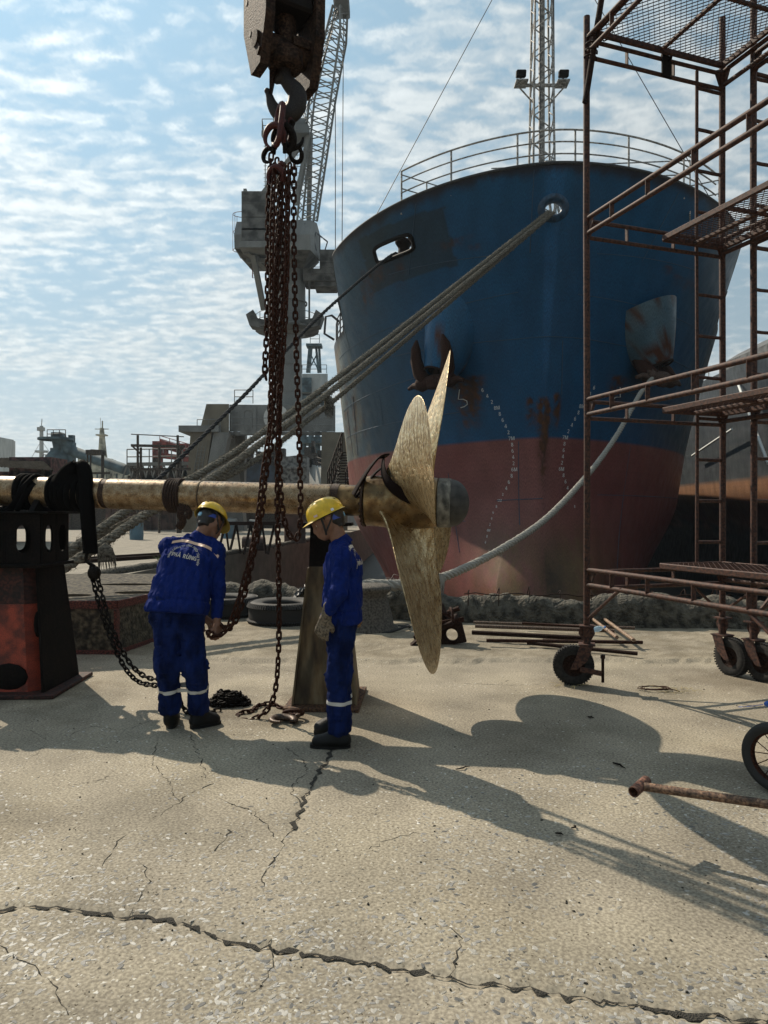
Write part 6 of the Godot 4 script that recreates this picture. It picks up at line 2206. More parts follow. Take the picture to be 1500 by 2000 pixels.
func hook_block() -> void:
	var steel := mat(Color(0.075, 0.055, 0.042), 0.75, 0.1, {spec = 0.3, tex = "rust", scale = 2.2, det = "blotch", dscale = 1.3, bump = "rough_bump", cm = 0.5})
	var o := thing("hook_block", "heavy rusty crane hook block with two thick cheek plates hanging at the top", "hook block")
	var n := Vector3(-0.86, 0, 0.51).normalized()
	var d := Vector3(0.51, 0, 0.86).normalized()
	var z := 5.62
	var poly := PackedVector2Array([Vector2(0.27, 2.2), Vector2(-0.27, 2.2), Vector2(-0.27, 0.40), Vector2(-0.105, 0.0), Vector2(0.085, 0.0), Vector2(0.21, 0.33)])
	var c := Vector3(-0.775, 5.024, -5.620)
	for e in [1.0, -1.0]:
		var s := Shape.new()
		s.prism(poly, 0.075, Transform3D(Basis(d, Vector3.UP, d.cross(Vector3.UP)), c + n * (0.205 * e) + d * 0.0 + Vector3(0, 0.0 if e > 0 else -0.06, 0)))
		var pl := obj("cheek_plate", s, steel, o)
		s = Shape.new()
		for q in [[-0.2, 0.62], [0.13, 0.72], [-0.12, 0.33], [0.17, 1.2], [-0.2, 1.15]]:
			s.lathe([Vector2(0, -0.002), Vector2(0.022, -0.002), Vector2(0.022, 0.004), Vector2(0, 0.004)], 12, Transform3D(Basis(n.cross(Vector3.UP).normalized(), n * e, Vector3.UP), c + n * (0.2425 * e + 0.205 * e - 0.205 * e) + d * q[0] + Vector3(0, q[1], 0)))
		obj("bolt_hole", s, M.black_steel, pl)
		s = Shape.new()
		s.lathe([Vector2(0, 0), Vector2(0.06, 0), Vector2(0.06, 0.025), Vector2(0, 0.025)], 16, Transform3D(Basis(n.cross(Vector3.UP).normalized(), n * e, Vector3.UP), c + n * 0.2435 * e + d * 0.04 + Vector3(0, 0.2, 0)))
		s.box(c + n * 0.25 * e + d * 0.06 + Vector3(0, 0.13, 0), Vector3(0.02, 0.14, 0.06), Basis(n, Vector3.UP, n.cross(Vector3.UP)) * Basis(Vector3.RIGHT, 0.6))
		obj("pin_keeper", s, M.rust_dark, pl)
	# cross piece with the swivel, and the sheaves above
	var s := Shape.new()
	var nx := Basis(n.cross(Vector3.UP).normalized(), n, Vector3.UP)
	s.lathe([Vector2(0, -0.166), Vector2(0.1, -0.166), Vector2(0.1, 0.166), Vector2(0, 0.166)], 20, Transform3D(nx, c + Vector3(0, 0.2, 0)))
	s.lathe([Vector2(0, 0.0), Vector2(0.12, 0.0), Vector2(0.14, 0.03), Vector2(0.14, 0.12), Vector2(0.11, 0.15), Vector2(0.085, 0.16), Vector2(0.085, 0.42), Vector2(0, 0.42)], 20, Transform3D(Basis(), c + Vector3(0, 0.06, 0)))
	s.box(c + n * -0.1 + d * 0.1 + Vector3(0, 0.24, 0), Vector3(0.16, 0.07, 0.05), Basis(n, Vector3.UP, n.cross(Vector3.UP)))
	obj("crosshead", s, steel, o)
	s = Shape.new()
	s.box(c + Vector3(0, 1.3, 0), Vector3(0.32, 1.7, 0.38), Basis(n, Vector3.UP, n.cross(Vector3.UP)), 0.02)
	obj("sheave_housing", s, M.black_steel, o)
	for e in [-0.09, 0.0, 0.09]:
		s = Shape.new()
		s.lathe([Vector2(0, -0.03), Vector2(0.2, -0.03), Vector2(0.36, -0.035), Vector2(0.33, 0.0), Vector2(0.36, 0.035), Vector2(0.2, 0.03), Vector2(0, 0.03)], 32, Transform3D(nx, c + n * e + Vector3(0, 1.45, 0)))
		obj("sheave", s, M.rust_dark, o)
		for q in [-0.34, 0.34]:
			s = Shape.new()
			s.rod(c + n * e + d * q + Vector3(0, 1.45, 0), c + n * e + d * q + Vector3(0, 9.0, 0), 0.014, 6)
			obj("hoist_rope", s, M.wire, o)
	# the hook
	var h := thing("crane_hook", "dark forged crane hook under the block, open to the left", "hook")
	s = Shape.new()
	var pts := [Vector3(-0.779, 5.145, -5.620), Vector3(-0.779, 5.040, -5.620), Vector3(-0.739, 4.972, -5.620), Vector3(-0.686, 4.908, -5.620), Vector3(-0.682, 4.831, -5.620), Vector3(-0.711, 4.763, -5.620), Vector3(-0.771, 4.731, -5.620), Vector3(-0.835, 4.755, -5.620), Vector3(-0.879, 4.819, -5.620), Vector3(-0.899, 4.884, -5.620), Vector3(-0.915, 4.920, -5.620)]
	var rs := [0.052, 0.052, 0.056, 0.066, 0.074, 0.078, 0.076, 0.066, 0.05, 0.036, 0.022]
	var path := curve(pts, 0.02)
	var rr := []
	for i in path.size():
		var u := i / (path.size() - 1.0) * (rs.size() - 1.0)
		var k0 := mini(int(u), rs.size() - 2)
		rr.append(lerpf(rs[k0], rs[k0 + 1], u - k0))
	s.tube(path, PackedFloat32Array(rr), 14, true, false, 0.75)
	s.ball(pts[-1], Vector3.ONE * 0.024)
	s.tube([Vector3(-0.795, 5.024, -5.620), Vector3(-0.839, 5.004, -5.620), Vector3(-0.851, 4.984, -5.620)], PackedFloat32Array([0.05, 0.03, 0.016]), 10)
	obj("hook", s, mat(Color(0.02, 0.017, 0.016), 0.6, 0.2, {tex = "rust", scale = 4.0}), h)
	s = Shape.new()
	s.prism(PackedVector2Array([Vector2(-0.012, 0.0), Vector2(0.04, 0.0), Vector2(0.0, -0.2), Vector2(-0.012, -0.2)]), 0.05, Transform3D(Basis(), Vector3(-0.883, 5.084, -5.620)))
	obj("safety_latch", s, M.rust_dark, h)


func hanging_chains() -> void:
	var red := mat(Color(0.085, 0.015, 0.015), 0.6, 0.2, {tex = "rust", scale = 5.0})
	var z := 5.62
	for e in [[Vector3(-0.793, 4.751, -5.520), Vector3(-0.828, 4.451, -5.520), "red oblong master link on the crane hook, the left of two"], [Vector3(-0.772, 4.830, -5.660), Vector3(-0.748, 4.539, -5.660), "red oblong master link on the crane hook, the right of two"]]:
		var s := Shape.new()
		var y: Vector3 = (e[1] - e[0]).normalized()
		var l: float = e[0].distance_to(e[1]) * 0.5
		var mid: Vector3 = (e[0] + e[1]) * 0.5
		var path := []
		for i in 18:
			var an := TAU * i / 18.0
			path.append(mid + y * (signf(sin(an)) * (l - 0.055) + sin(an) * 0.055) + Vector3(0.03 * cos(an), 0, 0.06 * cos(an)))
		s.tube(path, 0.024, 8, false, true)
		tag(obj("master_link", s, red), e[2], "link", "master links on the crane hook")
	# shackles and grab hooks gathered under the links
	var hooks := [[Vector3(-0.841, 4.496, -5.500), 0.075, 0.4, "open dark sling hook at the left of the gathered chains"], [Vector3(-0.781, 4.490, -5.520), 0.085, -0.5, "large dark sling hook in the middle of the gathered chains"], [Vector3(-0.705, 4.530, -5.580), 0.075, 2.6, "dark sling hook at the right of the gathered chains"], [Vector3(-0.894, 4.380, -5.560), 0.045, 1.2, "small open hook at the left edge of the chains"], [Vector3(-0.688, 4.412, -5.600), 0.045, -2.0, "small open hook at the right edge of the chains"], [Vector3(-0.833, 4.193, -5.500), 0.06, 0.2, "red painted hook lower down among the hanging chains"]]
	for i in hooks.size():
		var q: Array = hooks[i]
		var s := Shape.new()
		var path := []
		var rr := []
		for k in 22:
			var u := k / 21.0
			var an: float = q[2] + lerpf(-0.9, 3.7, u)
			path.append(q[0] + Vector3(cos(an) * q[1], sin(an) * q[1] * 1.15, 0.02 * sin(an * 1.5)))
			rr.append(0.010 + 0.016 * sin(PI * minf(u * 0.9 + 0.12, 1.0)) * q[1] / 0.075)
		path.push_front(q[0] + Vector3(path[0].x - q[0].x, q[1] * 1.6, 0))
		rr.push_front(0.018)
		s.tube(path, PackedFloat32Array(rr), 8)
		s.ball(path[0], Vector3.ONE * 0.026)
		tag(obj("sling_hook", s, red if i in [0, 5] else M.black_steel), q[3], "hook", "sling hooks under the crane hook")
	var p := 0.0515
	var w := 0.0082
	var c: Material = M.chain
	chain("hoist_chain", [Vector3(-0.874, 4.400, -5.560), Vector3(-0.898, 4.003, -5.560), Vector3(-0.905, 3.367, -5.560), Vector3(-0.913, 2.970, -5.560), Vector3(-0.925, 2.724, -5.560), Vector3(-0.909, 2.633, -5.560)], p, w, c, "rusty chain hanging at the left edge of the bundle, swinging clear above the rope", "hanging rusty chains", 0.62, 0.15)
	chain("hoist_chain", [Vector3(-0.841, 4.291, -5.500), Vector3(-0.851, 3.757, -5.440), Vector3(-0.852, 3.091, -5.420), Vector3(-0.859, 2.475, -5.440), Vector3(-0.876, 2.204, -5.450), Vector3(-0.919, 1.931, -5.450), Vector3(-0.945, 1.620, -5.400), Vector3(-0.988, 1.352, -5.360), Vector3(-1.036, 1.125, -5.330), Vector3(-1.105, 0.882, -5.300), Vector3(-1.158, 0.757, -5.300), Vector3(-1.230, 0.700, -5.300), Vector3(-1.295, 0.723, -5.300), Vector3(-1.322, 0.761, -5.320)], p, w, c, "long rusty chain running down left to the bending worker's hand, nearer strand", "hanging rusty chains", 0.62, 0.6)
	chain("hoist_chain", [Vector3(-0.836, 4.380, -5.600), Vector3(-0.864, 3.851, -5.680), Vector3(-0.875, 3.086, -5.700), Vector3(-0.870, 2.426, -5.640), Vector3(-0.868, 2.175, -5.550), Vector3(-0.911, 1.896, -5.520), Vector3(-0.932, 1.620, -5.460), Vector3(-0.976, 1.368, -5.420), Vector3(-1.018, 1.138, -5.400), Vector3(-1.076, 0.909, -5.380), Vector3(-1.137, 0.759, -5.360), Vector3(-1.198, 0.755, -5.360), Vector3(-1.235, 0.791, -5.370)], p, w, c, "long rusty chain running down left to the bending worker's hand, farther strand", "hanging rusty chains", 0.62, 0.0)
	chain("hoist_chain", [Vector3(-0.811, 4.192, -5.540), Vector3(-0.823, 3.717, -5.540), Vector3(-0.831, 3.045, -5.540), Vector3(-0.807, 2.570, -5.540), Vector3(-0.819, 2.174, -5.540), Vector3(-0.827, 1.778, -5.540), Vector3(-0.819, 1.383, -5.540), Vector3(-0.811, 0.908, -5.540), Vector3(-0.818, 0.548, -5.560), Vector3(-0.841, 0.265, -5.580), Vector3(-0.888, 0.108, -5.600), Vector3(-0.980, 0.020, -5.600), Vector3(-1.092, -0.018, -5.620), Vector3(-1.168, -0.011, -5.680), Vector3(-1.148, 0.013, -5.740), Vector3(-1.073, 0.010, -5.780), Vector3(-1.041, 0.013, -5.950), Vector3(-0.943, 0.017, -6.000), Vector3(-0.832, 0.007, -5.880), Vector3(-0.732, 0.007, -5.760), Vector3(-0.701, 0.001, -5.640), Vector3(-0.728, -0.002, -5.540)], p, w, c, "rusty chain hanging straight down the middle to coils on the ground", "hanging rusty chains", 0.62, 0.3)
	chain("hoist_chain", [Vector3(-0.788, 4.340, -5.600), Vector3(-0.792, 3.820, -5.600), Vector3(-0.800, 3.220, -5.600), Vector3(-0.805, 2.816, -5.580), Vector3(-0.814, 2.414, -5.560), Vector3(-0.809, 2.016, -5.550), Vector3(-0.797, 1.739, -5.550), Vector3(-0.769, 1.541, -5.550), Vector3(-0.731, 1.437, -5.560), Vector3(-0.688, 1.397, -5.570), Vector3(-0.662, 1.461, -5.580), Vector3(-0.652, 1.620, -5.600), Vector3(-0.658, 1.901, -5.620), Vector3(-0.673, 2.345, -5.640), Vector3(-0.691, 2.833, -5.660), Vector3(-0.703, 3.318, -5.660), Vector3(-0.712, 3.763, -5.660), Vector3(-0.712, 4.127, -5.660), Vector3(-0.705, 4.392, -5.640)], p, w, c, "rusty chain forming a long loop, its right strand hanging apart from the bundle", "hanging rusty chains", 0.62, 0.1)
	chain("hoist_chain", [Vector3(-0.746, 4.272, -5.500), Vector3(-0.728, 3.865, -5.420), Vector3(-0.734, 3.398, -5.410), Vector3(-0.751, 3.014, -5.420), Vector3(-0.779, 2.710, -5.450), Vector3(-0.795, 2.501, -5.480)], p, w, c, "shorter rusty chain inside the right half of the bundle, in front", "hanging rusty chains", 0.62, 0.9)
	chain("hoist_chain", [Vector3(-0.739, 4.350, -5.620), Vector3(-0.779, 3.875, -5.740), Vector3(-0.798, 3.430, -5.760), Vector3(-0.824, 3.014, -5.740), Vector3(-0.851, 2.679, -5.700), Vector3(-0.876, 2.420, -5.600), Vector3(-0.900, 2.300, -5.600)], p, w, c, "shorter rusty chain twisting behind the middle of the bundle", "hanging rusty chains", 0.62, 0.5)
	chain("hoist_chain", [Vector3(-0.796, 4.301, -5.520), Vector3(-0.797, 3.820, -5.500), Vector3(-0.833, 3.349, -5.500), Vector3(-0.856, 2.882, -5.520), Vector3(-0.882, 2.411, -5.540), Vector3(-0.902, 2.324, -5.540)], p, w, c, "short rusty chain ending near the crane's portal, on the bundle's left", "hanging rusty chains", 0.62, 0.25)
	heap("chain_heap", Vector3(-1.310, 0.0, -6.032), Vector2(0.19, 0.13), 0.10, 190, 0.04, 0.008, M.black_steel, "heap of small black chain on the ground by the bending worker's boot", 8)
	# ground hook at the end of the middle chain
	var s := Shape.new()
	var path := []
	var rr := []
	for k in 24:
		var u := k / 23.0
		var an := lerpf(-0.5, 4.6, u)
		path.append(Vector3(-0.769, 0.0, -5.465) + Vector3(cos(an) * 0.085, 0.03 + 0.01 * u, -sin(an) * 0.075))
		rr.append(0.012 + 0.016 * sin(PI * minf(u + 0.1, 1.0)))
	path.push_front(Vector3(-0.670, 0.0, -5.586) + Vector3(0, 0.035, 0))
	rr.push_front(0.016)
	s.tube(path, PackedFloat32Array(rr), 10, true, false, 1.4)
	tag(obj("ground_hook", s, mat(Color(0.09, 0.075, 0.06), 0.5, 0.4, {tex = "rust", scale = 4.0})), "big worn lifting hook lying on the concrete at the chain's end", "hook")
	s = Shape.new()
	path = []
	for i in 16:
		var an := TAU * i / 16.0
		path.append(Vector3(-0.708, 0.0, -5.600) + Vector3(cos(an) * 0.075, 0.05 + 0.03 * sin(an), sin(an) * 0.045))
	s.tube(path, 0.015, 8, false, true)
	tag(obj("coupling_ring", s, M.chain), "thick rusty ring joining the ground hook to its chain", "ring")

# ---- ropes, scaffold and the gear lying about
func twisted(s: Shape, pts: Array, r: float, strands: int, turn: float, step: float, fuzz: int, seed_: int) -> void:
	# a laid rope: strands wound round one another, with loose yarns standing out
	var path := curve(pts, step)
	var rng := RandomNumberGenerator.new()
	rng.seed = seed_
	var frames := []
	var up := Vector3.UP
	for i in path.size():
		var t: Vector3 = (path[mini(i + 1, path.size() - 1)] - path[maxi(i - 1, 0)]).normalized()
		up = (up - t * up.dot(t)).normalized()
		frames.append([up, t.cross(up), t])
	for k in strands:
		var q := []
		var rr := []
		for i in path.size():
			var an: float = TAU * k / strands + i * step * turn
			q.append(path[i] + (frames[i][0] * cos(an) + frames[i][1] * sin(an)) * r * 0.56)
			rr.append(r * 0.5 * rng.randf_range(0.85, 1.14))
		s.tube(q, PackedFloat32Array(rr), 7)
	for i in fuzz:
		var k := rng.randi_range(1, path.size() - 2)
		var an := rng.randf() * TAU
		var o: Vector3 = frames[k][0] * cos(an) + frames[k][1] * sin(an)
		var l := r * rng.randf_range(0.25, 1.1) * (2.2 if rng.randf() < 0.04 else 1.0)
		var a: Vector3 = path[k] + o * r
		var dd: Vector3 = frames[k][2] * rng.randf_range(-1.5, 1.5)
		s.tube([a, a + (o + dd * 0.4) * l * 0.5, a + (o * 0.6 + dd) * l + Vector3(0, -0.3 * l, 0)], PackedFloat32Array([r * 0.06, r * 0.05, r * 0.012]), 3, false)


func ropes() -> void:
	# three mooring hawsers from the bow fairlead to the quay at the left, seen end over end behind the shaft
	var a := on_hull(-0.08, 10.25) - aft * 0.1
	var names := ["frayed grey mooring hawser from the bow fairlead, the uppermost of three", "frayed grey mooring hawser from the bow fairlead, the middle of three", "frayed grey mooring hawser from the bow fairlead, the lowest and most apart of three"]
	var ways := [
		[a + Vector3(-0.06, 0, 0), Vector3(-0.543, 4.812, -15.200), Vector3(-2.081, 3.011, -12.400), Vector3(-2.750, 2.249, -11.000), Vector3(-3.326, 1.724, -9.700), Vector3(-3.624, 1.334, -8.900), Vector3(-3.992, 0.868, -8.100)],
		[a + Vector3(0.02, -0.05, 0), Vector3(-0.532, 4.579, -14.900), Vector3(-2.014, 2.803, -12.000), Vector3(-2.574, 2.105, -10.600), Vector3(-3.106, 1.587, -9.350), Vector3(-3.379, 1.239, -8.600), Vector3(-3.894, 0.774, -7.900)],
		[a + Vector3(0.08, -0.03, 0), Vector3(-0.385, 4.590, -15.400), Vector3(-1.436, 3.324, -13.400), Vector3(-2.031, 2.588, -12.100), Vector3(-2.530, 2.087, -10.900), Vector3(-3.182, 1.655, -9.900), Vector3(-3.640, 1.282, -9.100), Vector3(-4.041, 0.800, -8.200)],
	]
	for i in 3:
		var s := Shape.new()
		twisted(s, ways[i], [0.056, 0.06, 0.048][i], 4, 16.0, 0.04, 2600, 100 + i)
		if i == 1:
			for k in 60:
				var p: Vector3 = Vector3(-3.309, 1.244, -8.500)
				var an := k * 2.4
				s.tube([p, p + Vector3(cos(an) * 0.08, -0.06, sin(an) * 0.08), p + Vector3(cos(an) * 0.1 + 0.03, -0.16 - 0.05 * (k % 4), sin(an) * 0.09)], PackedFloat32Array([0.012, 0.01, 0.003]), 4, false)
		if i == 2:
			for k in 40:
				var p: Vector3 = Vector3(-1.078, 3.916, -14.100)
				var an := k * 2.4
				s.tube([p, p + Vector3(cos(an) * 0.09, -0.1, sin(an) * 0.09), p + Vector3(cos(an) * 0.08, -0.3 - 0.05 * (k % 4), sin(an) * 0.09)], PackedFloat32Array([0.014, 0.011, 0.004]), 4, false)
		tag(obj("mooring_hawser", s, M.rope), names[i], "rope", "hawsers from the bow fairlead")
	var s := Shape.new()
	twisted(s, [hull_pt(2.35, 10.0, -1) + Vector3(0.2, 0.02, 0), hull_pt(2.45, 9.98, -1) + Vector3(-0.12, 0, 0.12), Vector3(-1.904, 7.155, -20.500), Vector3(-3.394, 4.524, -17.600), Vector3(-4.714, 2.316, -15.000), Vector3(-5.343, 1.309, -13.600), Vector3(-5.940, 0.450, -12.600)], 0.05, 3, 12.0, 0.09, 260, 9)
	tag(obj("dark_hawser", s, M.rope_dark), "single dark mooring rope from the window in the blue bulwark", "rope")
	# the white rope from the right anchor to the bollard
	var an := on_hull(3.4, 6.25, 0.5)
	s = Shape.new()
	twisted(s, [an + Vector3(0.05, 0.12, -0.2), an + Vector3(-0.02, 0.0, 0.12), Vector3(7.357, 5.004, -20.600), Vector3(6.175, 3.656, -19.000), Vector3(4.914, 2.541, -17.200), Vector3(3.383, 1.514, -14.800), Vector3(2.103, 0.962, -12.800), Vector3(1.120, 0.676, -11.200), Vector3(0.768, 0.622, -10.750)], 0.066, 4, 14.0, 0.03, 120, 21)
	var wr := obj("white_hawser", s, mat(Color(0.42, 0.40, 0.35), 1.0, 0.0, {tex = "grain", scale = 4.0, bump = "rough_bump", cm = 0.5}))
	tag(wr, "thick pale plaited rope sagging from the right anchor to the bollard", "rope")
	s = Shape.new()
	twisted(s, [Vector3(0.783, 0.629, -10.750), Vector3(0.530, 0.583, -10.600), Vector3(0.223, 0.558, -10.400), Vector3(-0.073, 0.573, -10.250), Vector3(-0.276, 0.576, -10.150), Vector3(-0.439, 0.551, -10.250)], 0.085, 4, 13.0, 0.025, 80, 22)
	obj("bollard_turn", s, wr.material_override, wr)
	s = Shape.new()
	for i in 70:
		var p: Vector3 = Vector3(0.780, 0.642, -10.700)
		var q := i * 2.4
		s.tube([p + Vector3(cos(q) * 0.09, 0.05, sin(q) * 0.09), p + Vector3(cos(q) * 0.12, -0.05, sin(q) * 0.12), p + Vector3(cos(q) * 0.1, -0.12 - 0.04 * (i % 5), sin(q) * 0.1)], PackedFloat32Array([0.014, 0.012, 0.005]), 4, false)
	obj("frayed_whipping", s, wr.material_override, wr)
	# bollard
	var o := thing("bollard", "stout weathered grey mooring bollard behind the standing worker's back", "bollard")
	var c := Vector3(-0.167, 0.0, -9.734)
	s = Shape.new()
	s.lathe([Vector2(0.36, 0), Vector2(0.36, 0.07), Vector2(0.30, 0.1), Vector2(0.27, 0.25), Vector2(0.22, 0.42), Vector2(0.2, 0.5), Vector2(0.26, 0.56), Vector2(0.27, 0.6), Vector2(0.22, 0.64), Vector2(0, 0.66)], 28, Transform3D(Basis(), c), true)
	obj("post", s, mat(Color(0.13, 0.115, 0.095), 0.8, 0.1, {tex = "stain", scale = 3.0, bump = "rough_bump", cm = 1.0}), o)
	s = Shape.new()
	s.box(c + Vector3(-0.18, 0.1, 0.2), Vector3(0.16, 0.2, 0.12), Basis(), 0.01)
	obj("base_lug", s, mat(Color(0.33, 0.22, 0.08), 0.8, 0.0, {tex = "rust", scale = 3.0}), o)
	s = Shape.new()
	var ring := []
	for i in 20:
		ring.append(c + Vector3(0.1 + 0.42 * cos(TAU * i / 20.0), 0.06 + 0.03 * sin(i), 0.32 * sin(TAU * i / 20.0)))
	s.tube(ring, 0.018, 6, false, true)
	tag(obj("wire_coil", s, M.rope_dark), "dark wire loop lying round the bollard's foot", "wire")


const BEAM := Vector3(0.476, 0, 0.879)

func pipe(o: Node, called: String, a: Vector3, b: Vector3, r: float, m: Material) -> void:
	var s := Shape.new()
	s.tube([a, a.lerp(b, 0.33) + Vector3(0.004, 0, 0), a.lerp(b, 0.66) - Vector3(0.003, 0.002, 0), b], r, 10)
	obj(called, s, m, o)


func flat(o: Node, called: String, a: Vector3, b: Vector3, w: float, t: float, m: Material, up := Vector3.UP) -> void:
	var s := Shape.new()
	s.bar(a, b, w, t, up, minf(w, t) * 0.2)
	obj(called, s, m, o)


func mesh_deck(o: Node, a: Vector3, along: Vector3, across: Vector3, l: float, w: float, pitch: float, m: Material) -> void:
	# a walkway of expanded metal in an angle-iron frame
	var f := [a, a + along * l, a + along * l + across * w, a + across * w]
	for i in 4:
		flat(o, "deck_frame", f[i] + Vector3(0, -0.02, 0), f[(i + 1) % 4] + Vector3(0, -0.02, 0), 0.035, 0.055, m)
	for k in [0.34, 0.67]:
		flat(o, "deck_bearer", a + along * l * k + Vector3(0, -0.025, 0), a + along * l * k + across * w + Vector3(0, -0.025, 0), 0.03, 0.035, m)
	flat(o, "deck_bearer", a + across * w * 0.5 + Vector3(0, -0.03, 0), a + across * w * 0.5 + along * l + Vector3(0, -0.03, 0), 0.04, 0.035, m)
	var s := Shape.new()
	var n := int(w / pitch)
	var mlen := pitch * 2.3
	var seg := int(l / mlen)
	for i in n:
		for j in seg * 2:
			var g0 := 0.49 if (i + j) % 2 == 0 else -0.49
			var p: Vector3 = a + across * (pitch * (i + 0.5 + g0)) + along * (mlen * 0.5 * j)
			var q: Vector3 = a + across * (pitch * (i + 0.5 - g0)) + along * (mlen * 0.5 * (j + 1))
			s.bar(p, q, 0.0045, 0.007)
	var g := obj("expanded_mesh", s, m, o)
	g.set_meta("kind", "stuff")


func caster(o: Node, foot: Vector3, heading: float, m: Material) -> void:
	var rubber := mat(Color(0.03, 0.027, 0.024), 0.9, 0.0, {tex = "grain", scale = 5.0, det = "stain", dscale = 3.0})
	var w := Node3D.new()
	w.name = "caster"
	o.add_child(w, true)
	var b := Basis(Vector3.UP, heading)
	var ax := Transform3D(b * Basis(Vector3.RIGHT, PI / 2), foot + Vector3(0, 0.185, 0) + b * Vector3(-0.12, 0, 0))
	var s := Shape.new()
	s.lathe([Vector2(0.10, -0.045), Vector2(0.13, -0.05), Vector2(0.165, -0.05), Vector2(0.18, -0.036), Vector2(0.186, -0.015), Vector2(0.187, 0.0), Vector2(0.186, 0.015), Vector2(0.18, 0.036), Vector2(0.165, 0.05), Vector2(0.13, 0.05), Vector2(0.10, 0.045)], 36, ax, true)
	for i in 44:
		var an := TAU * i / 44.0
		for e in [-0.032, 0.032]:
			s.box(ax * Vector3(0.183 * cos(an), e, 0.183 * sin(an)), Vector3(0.012, 0.03, 0.014), ax.basis * Basis(Vector3.UP, -an))
	obj("tyre", s, rubber, w)
	s = Shape.new()
	s.lathe([Vector2(0, -0.034), Vector2(0.03, -0.05), Vector2(0.035, -0.03), Vector2(0.085, -0.025), Vector2(0.105, -0.042), Vector2(0.107, 0.042), Vector2(0.085, 0.025), Vector2(0.035, 0.03), Vector2(0.03, 0.05), Vector2(0, 0.034)], 24, ax)
	obj("rim", s, M.rust_dark, w)
	s = Shape.new()
	var c := foot + Vector3(0, 0.185, 0)
	for e in [-1.0, 1.0]:
		s.prism(PackedVector2Array([Vector2(-0.15, -0.03), Vector2(-0.09, -0.03), Vector2(0.0, 0.05), Vector2(0.06, 0.2), Vector2(-0.06, 0.2), Vector2(-0.1, 0.08)]), 0.01, Transform3D(b, c + b * Vector3(0, 0, 0.072 * e)))
	s.box(c + Vector3(0, 0.2, 0), Vector3(0.15, 0.012, 0.16), b)
	s.bar(c + b * Vector3(-0.06, -0.02, 0.085), c + b * Vector3(0.13, -0.05, 0.085), 0.02, 0.045)
	obj("fork", s, m, w)
	s = Shape.new()
	s.rod(c + b * Vector3(0.14, 0.09, 0.085), c + b * Vector3(0.14, -0.13, 0.085), 0.014, 8)
	s.rod(c + b * Vector3(0.14, 0.09, 0.085), c + b * Vector3(0.14, 0.12, 0.085), 0.022, 8)
	obj("brake_screw", s, M.rust_dark, w)
	s = Shape.new()
	s.rod(c + Vector3(0, 0.205, 0), c + Vector3(0, 0.36, 0), 0.036, 12)
	s.box(c + Vector3(0, 0.37, 0), Vector3(0.13, 0.014, 0.13), b)
	for e in [-1.0, 1.0]:
		s.prism(PackedVector2Array([Vector2(0.03 * e, 0.22), Vector2(0.075 * e, 0.3), Vector2(0.06 * e, 0.363), Vector2(0.03 * e, 0.363)]), 0.01, Transform3D(b, c))
	obj("socket", s, m, w)


